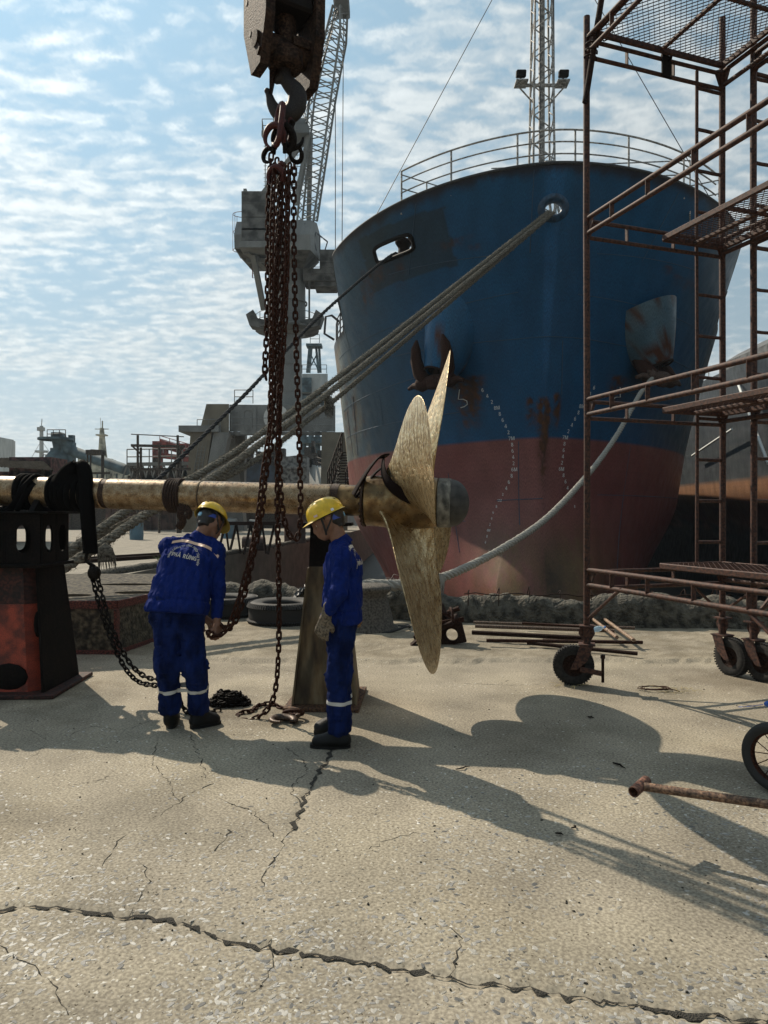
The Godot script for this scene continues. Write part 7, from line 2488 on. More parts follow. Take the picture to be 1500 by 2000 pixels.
func scaffold(called: String, label: String, a: Vector3, along: Vector3, across: Vector3, wide: float, long: float, wheels: bool, decks: Array, m: Material) -> void:
	# a rolling tower: two end frames with a ladder in each, double pipes between, mesh walkways
	var o := thing(called, label, "scaffold", "rolling scaffold towers", a * Vector3(1, 0, 1))
	var base := a * Vector3(1, 0, 1)
	var top := 6.25
	var at := func(u: float, v: float, y: float): return across * (u * wide) + along * (v * long) + Vector3(0, y, 0)
	for u in [0.0, 1.0]:
		for v in [0.0, 1.0]:
			pipe(o, "post", at.call(u, v, 0.56), at.call(u, v, top if u == 0.0 or v == 1.0 else 6.6), 0.031, m)
			if wheels or u == 0.0:
				caster(o, at.call(u, v, 0.0), -0.25 + 2.2 * u + 0.9 * v, m)
			for y in [1.1, 2.7, 4.39, 6.08]:
				for e in [[along * (1.0 - 2.0 * v), 0.03], [across * (1.0 - 2.0 * u), 0.03]]:
					var s := Shape.new()
					var p: Vector3 = at.call(u, v, y - 0.06)
					s.face([p + e[0] * 0.03 + Vector3(0, 0.05, 0), p + e[0] * 0.11 + Vector3(0, 0.02, 0), p + e[0] * 0.03 + Vector3(0, -0.16, 0)])
					s.face([p + e[0] * 0.03 + Vector3(0, 0.05, 0.006), p + e[0] * 0.11 + Vector3(0, 0.02, 0.006), p + e[0] * 0.03 + Vector3(0, -0.16, 0.006)])
					obj("gusset", s, m, o)
	for y in [1.08, 2.67, 4.36, 6.05]:
		for v in [0.0, 1.0]:
			for k in [0.0, -0.155]:
				pipe(o, "end_pipe", at.call(0.0, v, y + k - 0.02), at.call(1.0, v, y + k - 0.02), 0.019, m)
			for u in [0.28, 0.62]:
				flat(o, "spacer", at.call(u, v, y - 0.03), at.call(u, v, y - 0.165), 0.04, 0.012, m, across)
		for u in [0.0, 1.0]:
			for k in [0.0, -0.14]:
				pipe(o, "side_pipe", at.call(u, 0.0, y + k), at.call(u, 1.0, y + k), 0.022, m)
			for v in [0.16, 0.36, 0.58, 0.8]:
				flat(o, "spacer", at.call(u, v, y - 0.01), at.call(u, v, y - 0.13), 0.045, 0.01, m, along)
	# ladder side of the end frame
	for v in [0.0, 1.0]:
		pipe(o, "ladder_rail", at.call(0.8, v, 1.05), at.call(0.8, v, 6.0), 0.017, m)
		var y := 1.32
		while y < 5.9:
			pipe(o, "rung", at.call(0.8, v, y), at.call(1.0, v, y), 0.017, m)
			y += 0.41
	for v in [0.0, 1.0]:
		for u in [0.0, 1.0]:
			var s := -1.0 if v == 1.0 else 1.0
			flat(o, "foot_brace", at.call(u, v + s * 0.005, 0.62), at.call(u, v + s * 0.22, 0.96), 0.03, 0.02, m)
			flat(o, "foot_brace", at.call(u + (0.02 if u == 0.0 else -0.02), v, 0.62), at.call(u + (0.24 if u == 0.0 else -0.24), v, 0.9), 0.03, 0.02, m)
	for d in decks:
		mesh_deck(o, at.call(d[1], 0.02, d[0]), along, across, long * 0.96, wide * (d[2] - d[1]), d[3], m)


func scaffolds() -> void:
	var m := mat(Color(0.115, 0.055, 0.038), 0.72, 0.05, {tex = "rust", scale = 1.6, det = "grain", dscale = 5.0})
	var a := Vector3(1.895, 1.620, -6.700) * Vector3(1, 0, 1)
	var b := Vector3(3.409, 1.620, -7.220) * Vector3(1, 0, 1)
	var across := (b - a).normalized()
	var along := Vector3(-across.z, 0, across.x)
	scaffold("scaffold_tower", "rusty brown rolling scaffold tower with mesh walkways, the nearer of two at the right", a, along, across, a.distance_to(b), 2.35, true, [[1.12, 0.5, 0.97, 0.03], [2.62, 0.52, 0.97, 0.03], [4.28, 0.52, 0.97, 0.03], [6.1, 0.03, 0.97, 0.03]], m)
	var c := Vector3(3.584, 1.620, -6.950) * Vector3(1, 0, 1)
	scaffold("scaffold_tower", "second rusty scaffold tower, half cut by the right picture edge", c + across * 1.4, along * 1.0, -across, 1.4, 2.2, true, [[2.7, 0.1, 0.5, 0.03]], m)
	# pole lashed to the corner of the nearer tower
	var s := Shape.new()
	s.rod(Vector3(1.858, 5.403, -6.620), Vector3(2.052, 6.632, -6.620), 0.028, 10)
	tag(obj("loose_pole", s, M.rust_dark), "loose steel pole lashed aslant to the scaffold's top left corner", "pole")
	s = Shape.new()
	for i in 4:
		var p: Vector3 = Vector3(1.941, 5.997, -6.660).lerp(Vector3(1.917, 5.816, -6.660), i / 3.0)
		s.tube(range(13).map(func(k): return p + Vector3(0.055 * cos(TAU * k / 12.0), 0.006 * k, 0.055 * sin(TAU * k / 12.0))), 0.008, 5, false)
	s.tube([Vector3(1.933, 5.957, -6.600), Vector3(1.989, 5.985, -6.600), Vector3(2.027, 5.957, -6.600), Vector3(2.065, 5.976, -6.600)], 0.007, 5)
	tag(obj("lashing_wire", s, M.rust_dark), "rusty wire lashing round the loose pole and scaffold post", "wire")
	s = Shape.new()
	s.box(Vector3(2.752, 5.958, -6.980), Vector3(0.13, 0.22, 0.02), Basis(Vector3.UP, 0.48), 0.004)
	s.tube(range(17).map(func(k): return Vector3(2.752, 6.057, -6.980) + Vector3(0.045 * cos(TAU * k / 16.0), 0.045 * sin(TAU * k / 16.0), 0)), 0.014, 6, false)
	tag(obj("hanger_plate", s, M.black_steel), "dark plate with a ring clamped on the scaffold's top end frame", "plate")


func ground_gear() -> void:
	var rubber := mat(Color(0.022, 0.021, 0.02), 0.75, 0.0, {tex = "grain", scale = 5.0, bump = "rough_bump", cm = 0.3})
	for q in [[Vector3(-1.457, 0.0, -9.947), 0.5, 0.34, "big worn lorry tyre lying flat before the kerb, holding a folded black tarpaulin"], [Vector3(-2.407, 0.0, -10.598), 0.46, 0.33, "lorry tyre lying flat beside the bending worker's elbow"]]:
		var o := thing("lorry_tyre", q[3], "tyre", "tyres lying on the quay", q[0] + Vector3(0, 0.0, -0.45))
		var s := Shape.new()
		var r: float = q[1]
		var h: float = q[2]
		s.lathe([Vector2(r * 0.56, 0.05), Vector2(r * 0.6, 0.02), Vector2(r * 0.85, 0.0), Vector2(r * 0.97, 0.03), Vector2(r, 0.09), Vector2(r, h - 0.09), Vector2(r * 0.97, h - 0.03), Vector2(r * 0.85, h), Vector2(r * 0.62, h - 0.02), Vector2(r * 0.56, h - 0.06), Vector2(r * 0.58, h - 0.1), Vector2(r * 0.8, h - 0.09), Vector2(r * 0.88, h * 0.5), Vector2(r * 0.8, 0.09), Vector2(r * 0.58, 0.1), Vector2(r * 0.56, 0.05)], 56, Transform3D(), true)
		obj("carcass", s, rubber, o)
		s = Shape.new()
		for i in 84:
			var an := TAU * i / 84.0
			s.box(Vector3(r * 0.985 * cos(an), h - 0.055, r * 0.985 * sin(an)), Vector3(0.05, 0.07, 0.022), Basis(Vector3.UP, -an) * Basis(Vector3.BACK, 0.5))
			s.box(Vector3(r * 0.985 * cos(an), 0.055, r * 0.985 * sin(an)), Vector3(0.05, 0.07, 0.022), Basis(Vector3.UP, -an) * Basis(Vector3.BACK, -0.5))
		var tr := obj("tread_lugs", s, rubber, o)
		tr.set_meta("kind", "stuff")
	# crumpled black tarpaulin tucked into the nearer tyre
	var s := Shape.new()
	var f := FastNoiseLite.new()
	f.seed = 14
	f.frequency = 2.6
	f.fractal_octaves = 3
	var p := PackedVector3Array()
	for i in 26:
		for j in 18:
			var u := i / 25.0
			var v := j / 17.0
			var c: Vector3 = Vector3(-1.356, 0.0, -10.549).lerp(Vector3(-0.932, 0.0, -11.063), u) + Vector3(0, 0.30, 0)
			p.append(c + Vector3(0.05 * f.get_noise_2d(u * 3, v * 3), 0.16 * sin(PI * u * 0.8) * (1.0 - absf(v - 0.5)) + 0.17 * absf(f.get_noise_2d(u * 1.6, v * 1.2)) + 0.06 * u, -0.45 + (v - 0.5) * 0.5))
	s.surf(p, 26, 18)
	tag(obj("tarpaulin", s, mat(Color(0.035, 0.035, 0.035), 0.38)), "folded shiny black tarpaulin tucked into the big tyre", "tarpaulin")

	# concrete block with steel angle edges
	var o := thing("concrete_block", "big worn concrete block with red steel edges behind the bending worker", "block")
	var conc := mat(Color(0.13, 0.108, 0.072), 0.95, 0.0, {tex = "stain", scale = 0.9, det = "blotch", dscale = 1.9, bump = "rough_bump", cm = 2.0})
	var redm := mat(Color(0.12, 0.035, 0.03), 0.75, 0.0, {tex = "rust", scale = 2.0})
	s = Shape.new()
	var x0 := -7.2
	var x1 := -2.9
	var z0 := -8.0
	var z1 := -11.6
	var hh := 0.62
	# front right corner is nearest; the right face runs back a little to the right
	var q := [Vector3(x0, 0, z0), Vector3(-2.98, 0, z0), Vector3(-2.75, 0, -9.2), Vector3(-3.3, 0, z1), Vector3(x0, 0, z1)]
	for i in 5:
		var n: Vector3 = q[i]
		var n2: Vector3 = q[(i + 1) % 5]
		s.face([n + Vector3(0, 0.0, 0), n2 + Vector3(0, 0.0, 0), n2 + Vector3(0, hh, 0), n + Vector3(0, hh, 0)], (n + n2) * 0.5 - Vector3(-5, 0, -9.8))
	s.face(q.map(func(v): return v + Vector3(0, hh, 0)), Vector3.UP)
	obj("body", s, conc, o)
	for e in [[q[0], q[1]], [q[1], q[2]], [q[2], q[3]]]:
		s = Shape.new()
		s.bar(e[0] + Vector3(0, hh - 0.035, 0), e[1] + Vector3(0, hh - 0.035, 0), 0.03, 0.09)
		s.bar(e[0] + Vector3(0, 0.04, 0), e[1] + Vector3(0, 0.04, 0), 0.028, 0.08)
		obj("edge_angle", s, redm, o)
	s = Shape.new()
	s.bar(q[1] + Vector3(0, 0.08, 0.006), q[1] + Vector3(0, hh - 0.08, 0.006), 0.1, 0.03)
	s.bar(q[2] + Vector3(0, 0.08, 0), q[2] + Vector3(0, hh - 0.08, 0), 0.05, 0.05)
	obj("corner_angle", s, redm, o)
	for k in [[Vector3(-3.536, 0.680, -9.900), 0.8, 0.14], [Vector3(-3.083, 0.616, -8.900), 0.55, 0.16], [Vector3(-3.747, 0.576, -8.600), 0.5, 0.14]]:
		s = Shape.new()
		s.ball(Vector3(k[0].x, hh - 0.002, k[0].z), Vector3(k[1] * 0.5, 0.012, k[2]), 5, 16)
		obj("pit_shade", s, mat(Color(0.012, 0.011, 0.009), 1.0, 0.0, {spec = 0.0}), o)  # flat dark patch that paints the shade inside an open pit

	# scrap fitting behind the lower blade
	o = thing("scrap_fitting", "tilted rusty scrap steel fitting with a holed lug behind the lower blade", "scrap")
	var sc := Vector3(0.717, 0.0, -8.656)
	var tilt := Basis(Vector3.BACK, 0.42) * Basis(Vector3.UP, -0.3)
	s = Shape.new()
	s.box(sc + Vector3(-0.08, 0.22, -0.1), Vector3(0.52, 0.06, 0.4), tilt, 0.01)
	s.box(sc + Vector3(-0.12, 0.34, -0.18), Vector3(0.34, 0.22, 0.2), tilt, 0.02)
	s.box(sc + Vector3(-0.32, 0.09, 0.08), Vector3(0.42, 0.02, 0.16), Basis(Vector3.BACK, 0.7))
	obj("body", s, M.rust_dark, o)
	s = Shape.new()
	s.holed(0.3, 0.24, 0.07, 0.075, 0.05, Transform3D(Basis(Vector3.BACK, 0.25) * Basis(Vector3.UP, -0.2), sc + Vector3(0.1, 0.15, 0.05)))
	obj("holed_lug", s, M.rust_dark, o)
	s = Shape.new()
	s.rod(sc + Vector3(-0.16, 0.52, -0.12), sc + Vector3(0.1, 0.33, 0.0), 0.025, 8)
	s.rod(sc + Vector3(0.05, 0.4, 0.0), sc + Vector3(0.19, 0.46, 0.02), 0.03, 8)
	s.tube(range(15).map(func(i): return sc + Vector3(0.08 + 0.02 * i * 0.1, 0.36 + 0.1 * cos(TAU * i / 28.0 - 1.0), 0.02 + 0.1 * sin(TAU * i / 28.0 - 1.0))), 0.018, 6)
	s.bar(sc + Vector3(-0.1, 0.28, 0.1), sc + Vector3(0.24, 0.33, 0.05), 0.03, 0.06)
	obj("pin", s, M.rust, o)

	# scaffold frames laid flat
	var grey := mat(Color(0.17, 0.155, 0.14), 0.6, 0.4, {tex = "rust", scale = 3.0})
	var n := 0
	var y := 0.09
	for l in [[Vector3(1.243, 0.0, -9.947), Vector3(3.307, 0.0, -9.450), 0.02, grey, "rusty scaffold pipe lying nearest the kerb"], [Vector3(1.212, 0.0, -9.529), Vector3(2.940, 0.0, -9.145), 0.024, grey, "second scaffold pipe from the kerb in the laid pile"], [Vector3(1.853, 0.0, -9.610), Vector3(2.886, 0.0, -9.182), 0.016, M.rust, "thin rusty pipe with bent end in the laid pile"], [Vector3(1.917, 0.0, -8.656), Vector3(2.862, 0.0, -8.526), 0.018, grey, "dark pipe in the middle of the laid pile"], [Vector3(1.209, 0.0, -8.463), Vector3(3.008, 0.0, -8.338), 0.021, M.rust, "long brown pipe running past the caster"], [Vector3(1.088, 0.0, -8.859), Vector3(2.357, 0.0, -8.463), 0.028, M.rust_dark, "thick dark pipe end nearest the propeller"], [Vector3(1.693, 0.0, -8.463), Vector3(2.765, 0.0, -7.821), 0.022, M.rust_dark, "dark pipe nearest us in the laid pile"]]:
		s = Shape.new()
		s.rod(l[0] + Vector3(0, y, 0), l[1] + Vector3(0, y, 0), l[2], 10)
		tag(obj("scaffold_pipe", s, l[3]), l[4], "pipe", "pipes laid on the ground before the kerb")
		n += 1
		y = 0.075 + 0.028 * (n % 3)
	for l in [[Vector3(3.079, 0.0, -10.216), Vector3(2.885, 0.0, -8.277), "pale scaffold pipe lying across the pile, the right one"], [Vector3(2.896, 0.0, -10.035), Vector3(2.750, 0.0, -8.463), "pale scaffold pipe lying across the pile, the left one"]]:
		s = Shape.new()
		s.rod(l[0] + Vector3(0, 0.14, 0), l[1] + Vector3(0, 0.14, 0), 0.022, 10)
		tag(obj("cross_pipe", s, mat(Color(0.34, 0.31, 0.26), 0.6, 0.2, {tex = "rust", scale = 2.0})), l[2], "pipe", "pipes lying across the laid pile")
	o = thing("water_bottle", "crushed clear plastic bottle lying among the laid pipes", "bottle")
	s = Shape.new()
	s.lathe([Vector2(0, 0), Vector2(0.035, 0), Vector2(0.037, 0.05), Vector2(0.032, 0.09), Vector2(0.037, 0.13), Vector2(0.034, 0.16), Vector2(0.014, 0.2), Vector2(0.012, 0.22), Vector2(0, 0.22)], 14, Transform3D(Basis(Vector3.UP, 0.3) * Basis(Vector3.BACK, -PI / 2 + 0.15), Vector3(2.531, 0.0, -8.859) + Vector3(0, 0.15, 0)))
	var gl := StandardMaterial3D.new()
	gl.albedo_color = Color(0.75, 0.88, 0.95, 0.35)
	gl.roughness = 0.1
	gl.transparency = BaseMaterial3D.TRANSPARENCY_ALPHA
	obj("body", s, gl, o)
	s = Shape.new()
	s.lathe([Vector2(0, 0.221), Vector2(0.014, 0.221), Vector2(0.014, 0.24), Vector2(0, 0.24)], 10, Transform3D(Basis(Vector3.UP, 0.3) * Basis(Vector3.BACK, -PI / 2 + 0.15), Vector3(2.531, 0.0, -8.859) + Vector3(0, 0.15, 0)))
	obj("cap", s, mat(Color(0.08, 0.2, 0.5), 0.4), o)

	# rusty wire tangle before the casters, twigs and straw
	s = Shape.new()
	var rng := RandomNumberGenerator.new()
	rng.seed = 12
	for k in 4:
		var pts := []
		for i in 12:
			var an := TAU * i / 11.0 * 1.1
			pts.append(Vector3(2.458, 0.0, -6.517) + Vector3(cos(an) * (0.09 + 0.02 * k), 0.012 + 0.012 * absf(sin(an * 2.0 + k)), sin(an) * 0.07))
		s.tube(curve(pts, 0.02), 0.0035, 5)
	for k in 3:
		s.tube(curve([Vector3(2.45, 0.01, -6.5), Vector3(2.52 + 0.02 * k, 0.03, -6.45), Vector3(2.65, 0.012, -6.46 + 0.03 * k)], 0.02), 0.0035, 5)
	tag(obj("wire_tangle", s, M.chain), "small tangle of rusty wire on the sunlit concrete before the casters", "wire")
	s = Shape.new()
	for k in 90:
		var c0: Vector3 = [Vector3(1.749, 0.0, -6.710), Vector3(2.638, 0.0, -6.480), Vector3(0.247, 0.0, -8.656), Vector3(1.779, 0.0, -8.894)][k % 4]
		var pp: Vector3 = c0 + Vector3(rng.randf_range(-0.16, 0.16), 0.008, rng.randf_range(-0.09, 0.12))
		var an := rng.randf() * TAU
		var l := rng.randf_range(0.03, 0.11)
		s.tube([pp, pp + Vector3(cos(an) * l * 0.5, rng.randf_range(0.004, 0.02), sin(an) * l * 0.5), pp + Vector3(cos(an) * l, 0.004, sin(an) * l)], 0.0018, 3, false)
	var st := struct("straw", s, mat(Color(0.36, 0.30, 0.15), 0.9), "dry straw scattered round the caster and pipes", "stuff")
	for t in [[Vector3(0.449, 0.0, -4.491), Vector3(0.545, 0.0, -4.545), 0.005, "thin dark twig lying in the propeller's shadow"], [Vector3(1.472, 0.0, -4.610), Vector3(1.520, 0.0, -4.509), 0.007, "crooked black twig lying in the blade's shadow"], [Vector3(1.604, 0.0, -5.642), Vector3(1.644, 0.0, -5.614), 0.008, "small dark stub lying in the blade's shadow"], [Vector3(0.954, 0.0, -3.658), Vector3(0.989, 0.0, -3.682), 0.005, "dark leaf scrap on the pebbly concrete at the right"], [Vector3(0.861, 0.0, -3.600), Vector3(0.896, 0.0, -3.583), 0.006, "flat dark scrap left of the leaf scrap on the pebbly concrete"]]:
		s = Shape.new()
		s.tube([t[0] + Vector3(0, 0.008, 0), t[0].lerp(t[1], 0.4) + Vector3(0.01, 0.014, 0.012), t[0].lerp(t[1], 0.7) + Vector3(0, 0.01, -0.006), t[1] + Vector3(0, 0.008, 0)], PackedFloat32Array([t[2] * 0.6, t[2], t[2] * 0.8, t[2] * 0.3]), 6)
		tag(obj("twig", s, M.black_steel), t[3], "twig", "twigs and scraps on the concrete")
	# small dark crumbs everywhere
	s = Shape.new()
	for k in 260:
		var z := 2.4 + 5.2 * pow(rng.randf(), 1.3)
		var pp := Vector3(rng.randf_range(-0.6, 0.62) * z, 0.002, -z)
		var r := rng.randf_range(0.002, 0.006)
		s.ball(pp, Vector3(r * rng.randf_range(0.8, 2.0), r * 0.6, r), 3, 5, Basis(Vector3.UP, rng.randf() * TAU))
	struct("crumbs", s, M.soil, "dark crumbs of dirt strewn over the concrete", "stuff")

	# hand cart reaching in from the right: tow bar with a cross handle, spoked wheel
	o = thing("hand_cart", "hand cart at the right edge with pink grey tow bar and spoked black wheel", "cart")
	var paint := mat(Color(0.32, 0.19, 0.15), 0.7, 0.1, {tex = "stain", scale = 2.4, det = "rust", dscale = 3.0})
	var dull := mat(Color(0.30, 0.23, 0.17), 0.7, 0.1, {tex = "stain", scale = 2.4, det = "rust", dscale = 4.0})
	s = Shape.new()
	s.tube([Vector3(1.262, 0.28, -3.5), Vector3(1.714, 0.315, -3.2), Vector3(2.3, 0.36, -2.83)], 0.021, 12)
	obj("tow_bar", s, dull, o)
	s = Shape.new()
	var h0 := Vector3(1.25, 0.28, -3.5)
	var hd := Vector3(0.55, 0.1, -0.55).normalized()
	var prof := [Vector2(0.0265, -0.07), Vector2(0.0265, 0.07), Vector2(0.022, 0.07), Vector2(0.022, -0.07), Vector2(0.0265, -0.07)]
	var hb := Basis(hd.cross(Vector3.UP).normalized(), hd, Vector3.ZERO)
	hb.z = hb.x.cross(hb.y)
	s.lathe(prof, 20, Transform3D(hb, h0))
	obj("handle", s, paint, o)
	var wc := Vector3(2.26, 0.205, -4.12)
	var wb := Basis(Vector3.UP, 0.62) * Basis(Vector3.BACK, PI / 2) * Basis(Vector3.RIGHT, 0.0)
	for e in [0.0, 0.78]:
		var wx := Transform3D(wb, wc + wb.y.normalized() * -e)
		s = Shape.new()
		s.lathe([Vector2(0.145, -0.018), Vector2(0.16, -0.03), Vector2(0.18, -0.033), Vector2(0.197, -0.022), Vector2(0.203, 0.0), Vector2(0.197, 0.022), Vector2(0.18, 0.033), Vector2(0.16, 0.03), Vector2(0.145, 0.018)], 40, wx, true)
		obj("tyre", s, rubber, o)
		s = Shape.new()
		s.lathe([Vector2(0.15, -0.02), Vector2(0.135, -0.014), Vector2(0.135, 0.014), Vector2(0.15, 0.02)], 32, wx)
		s.lathe([Vector2(0, -0.04), Vector2(0.025, -0.04), Vector2(0.025, 0.04), Vector2(0, 0.04)], 12, wx)
		obj("rim", s, M.chain, o)
		for i in 12:
			var an := TAU * i / 12.0
			s = Shape.new()
			s.rod(wx * Vector3(0.02 * cos(an + 0.5), 0.02 * (1 - 2 * (i % 2)), 0.02 * sin(an + 0.5)), wx * Vector3(0.138 * cos(an), 0, 0.138 * sin(an)), 0.003, 5)
			obj("spoke", s, M.chain, o)
	s = Shape.new()
	var e1 := wc + wb.y.normalized() * 0.05
	var e2 := wc - wb.y.normalized() * 0.83
	s.rod(e1, e2, 0.014, 8)
	obj("axle", s, M.rust_dark, o)
	s = Shape.new()
	s.box((e1 + e2) * 0.5 + Vector3(0.15, 0.2, 0.2), Vector3(0.7, 0.04, 0.62), Basis(Vector3.UP, 0.62), 0.01)
	s.bar((e1 + e2) * 0.5, (e1 + e2) * 0.5 + Vector3(0.05, 0.19, 0.1), 0.05, 0.05)
	obj("bed", s, paint, o)
	s = Shape.new()
	s.bar(Vector3(2.3, 0.36, -2.83), (e1 + e2) * 0.5 + Vector3(0.15, 0.2, 0.35), 0.04, 0.04)
	obj("fork", s, paint, o)
	s = Shape.new()
	s.ball(Vector3(2.786, 0.227, -5.200), Vector3(0.03, 0.022, 0.022), 6, 10)
	s.tube(curve([Vector3(2.749, 0.223, -5.200), Vector3(2.739, 0.154, -5.400), Vector3(2.809, 0.069, -5.700)], 0.03), 0.003, 5)
	tag(obj("blue_plug", s, mat(Color(0.02, 0.10, 0.42), 0.4)), "small blue plug with a thin wire at the right picture edge", "plug")

# ---- the two workers
func box_of(pts: Array, grow: float) -> Array:
	var lo: Vector3 = pts[0]
	var hi: Vector3 = pts[0]
	for p in pts:
		lo = lo.min(p)
		hi = hi.max(p)
	return [lo - Vector3.ONE * grow, hi + Vector3.ONE * grow]


func hand(f: Field, w: Vector3, dir: Vector3, palm: Vector3, thumb_side: float, curl: Array, fat := 1.0, spread := 1.0) -> void:
	# palm and five fingers from the wrist; palm is the way the palm faces, the fingers bend towards it
	var d := dir.normalized()
	var n := (palm - d * palm.dot(d)).normalized()
	var s := d.cross(n) * thumb_side
	f.cap(w - d * 0.03, w + d * 0.01, 0.024 * fat, 0.022 * fat)
	var lens := [0.070, 0.078, 0.072, 0.056]
	for i in 4:
		var x := (0.030 - 0.020 * i) * spread
		var root := w + s * x + d * (0.088 - 0.004 * absf(i - 1.2))
		f.cap(w + s * x * 0.55 + d * 0.012, root, 0.0165 * fat, 0.0125 * fat)
		var a := 0.0
		var p := root
		for k in 3:
			a += curl[k] * (1.0 + 0.08 * (i - 1.5))
			var q: Vector3 = p + (d * cos(a) + n * sin(a) + s * 0.06 * (1.5 - i) * spread) * lens[i] * [0.46, 0.31, 0.23][k]
			f.cap(p, q, (0.0105 - 0.0012 * k) * fat, (0.0098 - 0.0014 * k) * fat)
			p = q
	var t0 := w + s * 0.022 + d * 0.025
	var t1 := t0 + (d * 0.55 + s * 0.62 + n * 0.5).normalized() * 0.042
	var t2 := t1 + (d * 0.75 + s * 0.1 + n * 0.75).normalized() * 0.034
	var t3 := t2 + (d * 0.7 - s * 0.25 + n * 0.75).normalized() * 0.026
	f.cap(t0, t1, 0.016 * fat, 0.0125 * fat)
	f.cap(t1, t2, 0.0118 * fat, 0.0108 * fat)
	f.cap(t2, t3, 0.0105 * fat, 0.0085 * fat)


func head(into: Shape, c: Vector3, fw: Vector3, up: Vector3, neck: Vector3) -> Transform3D:
	var u := (up - fw * up.dot(fw)).normalized()
	var r := fw.cross(u).normalized()
	var x := Transform3D(Basis(r, u, -fw), c)
	var f := Field.new(c - Vector3.ONE * 0.2, c + Vector3.ONE * 0.2, 0.0045, 0.009)
	var cap := func(ax: float, ay: float, az: float, ra: float, bx: float, by: float, bz: float, rb: float): f.cap(x * Vector3(ax, ay, -az), x * Vector3(bx, by, -bz), ra, rb)
	cap.call(0, 0.035, 0.028, 0.074, 0, 0.032, -0.032, 0.08)
	cap.call(0, -0.02, 0.04, 0.056, 0, -0.075, 0.058, 0.036)
	cap.call(0, -0.098, 0.068, 0.017, 0, -0.09, 0.06, 0.022)
	for s in [-1.0, 1.0]:
		cap.call(0.05 * s, -0.045, 0.0, 0.022, 0.02 * s, -0.095, 0.055, 0.016)
		cap.call(0.012 * s, 0.018, 0.093, 0.012, 0.045 * s, 0.018, 0.075, 0.012)
		cap.call(0.042 * s, -0.025, 0.064, 0.02, 0.03 * s, -0.05, 0.066, 0.018)
		cap.call(0.074 * s, -0.028, -0.004, 0.008, 0.079 * s, 0.018, -0.012, 0.012)
		cap.call(0.079 * s, 0.018, -0.012, 0.011, 0.083 * s, 0.005, -0.026, 0.008)
		cap.call(0.0, -0.066, 0.094, 0.006, 0.02 * s, -0.068, 0.084, 0.005)
		cap.call(0.0, -0.078, 0.091, 0.007, 0.017 * s, -0.077, 0.082, 0.005)
		cap.call(0.009 * s, -0.04, 0.1, 0.008, 0.009 * s, -0.038, 0.096, 0.008)
	cap.call(0, 0.008, 0.095, 0.009, 0, -0.034, 0.112, 0.011)
	f.cap(x * Vector3(0, -0.045, 0.022), neck, 0.054, 0.06)
	f.done()
	for s in [-1.0, 1.0]:
		var e := x * Vector3(0.032 * s, 0.0, -0.092)
		for i in f.d.size():
			if absf(f.d[i]) < 0.02:
				var q := f.lo + Vector3(int(i / (f.ny * f.nz)), int(i / f.nz) % f.ny, i % f.nz) * f.h
				f.d[i] += 0.011 * exp(-q.distance_squared_to(e) / 0.0003)
	f.mesh(into)
	return x


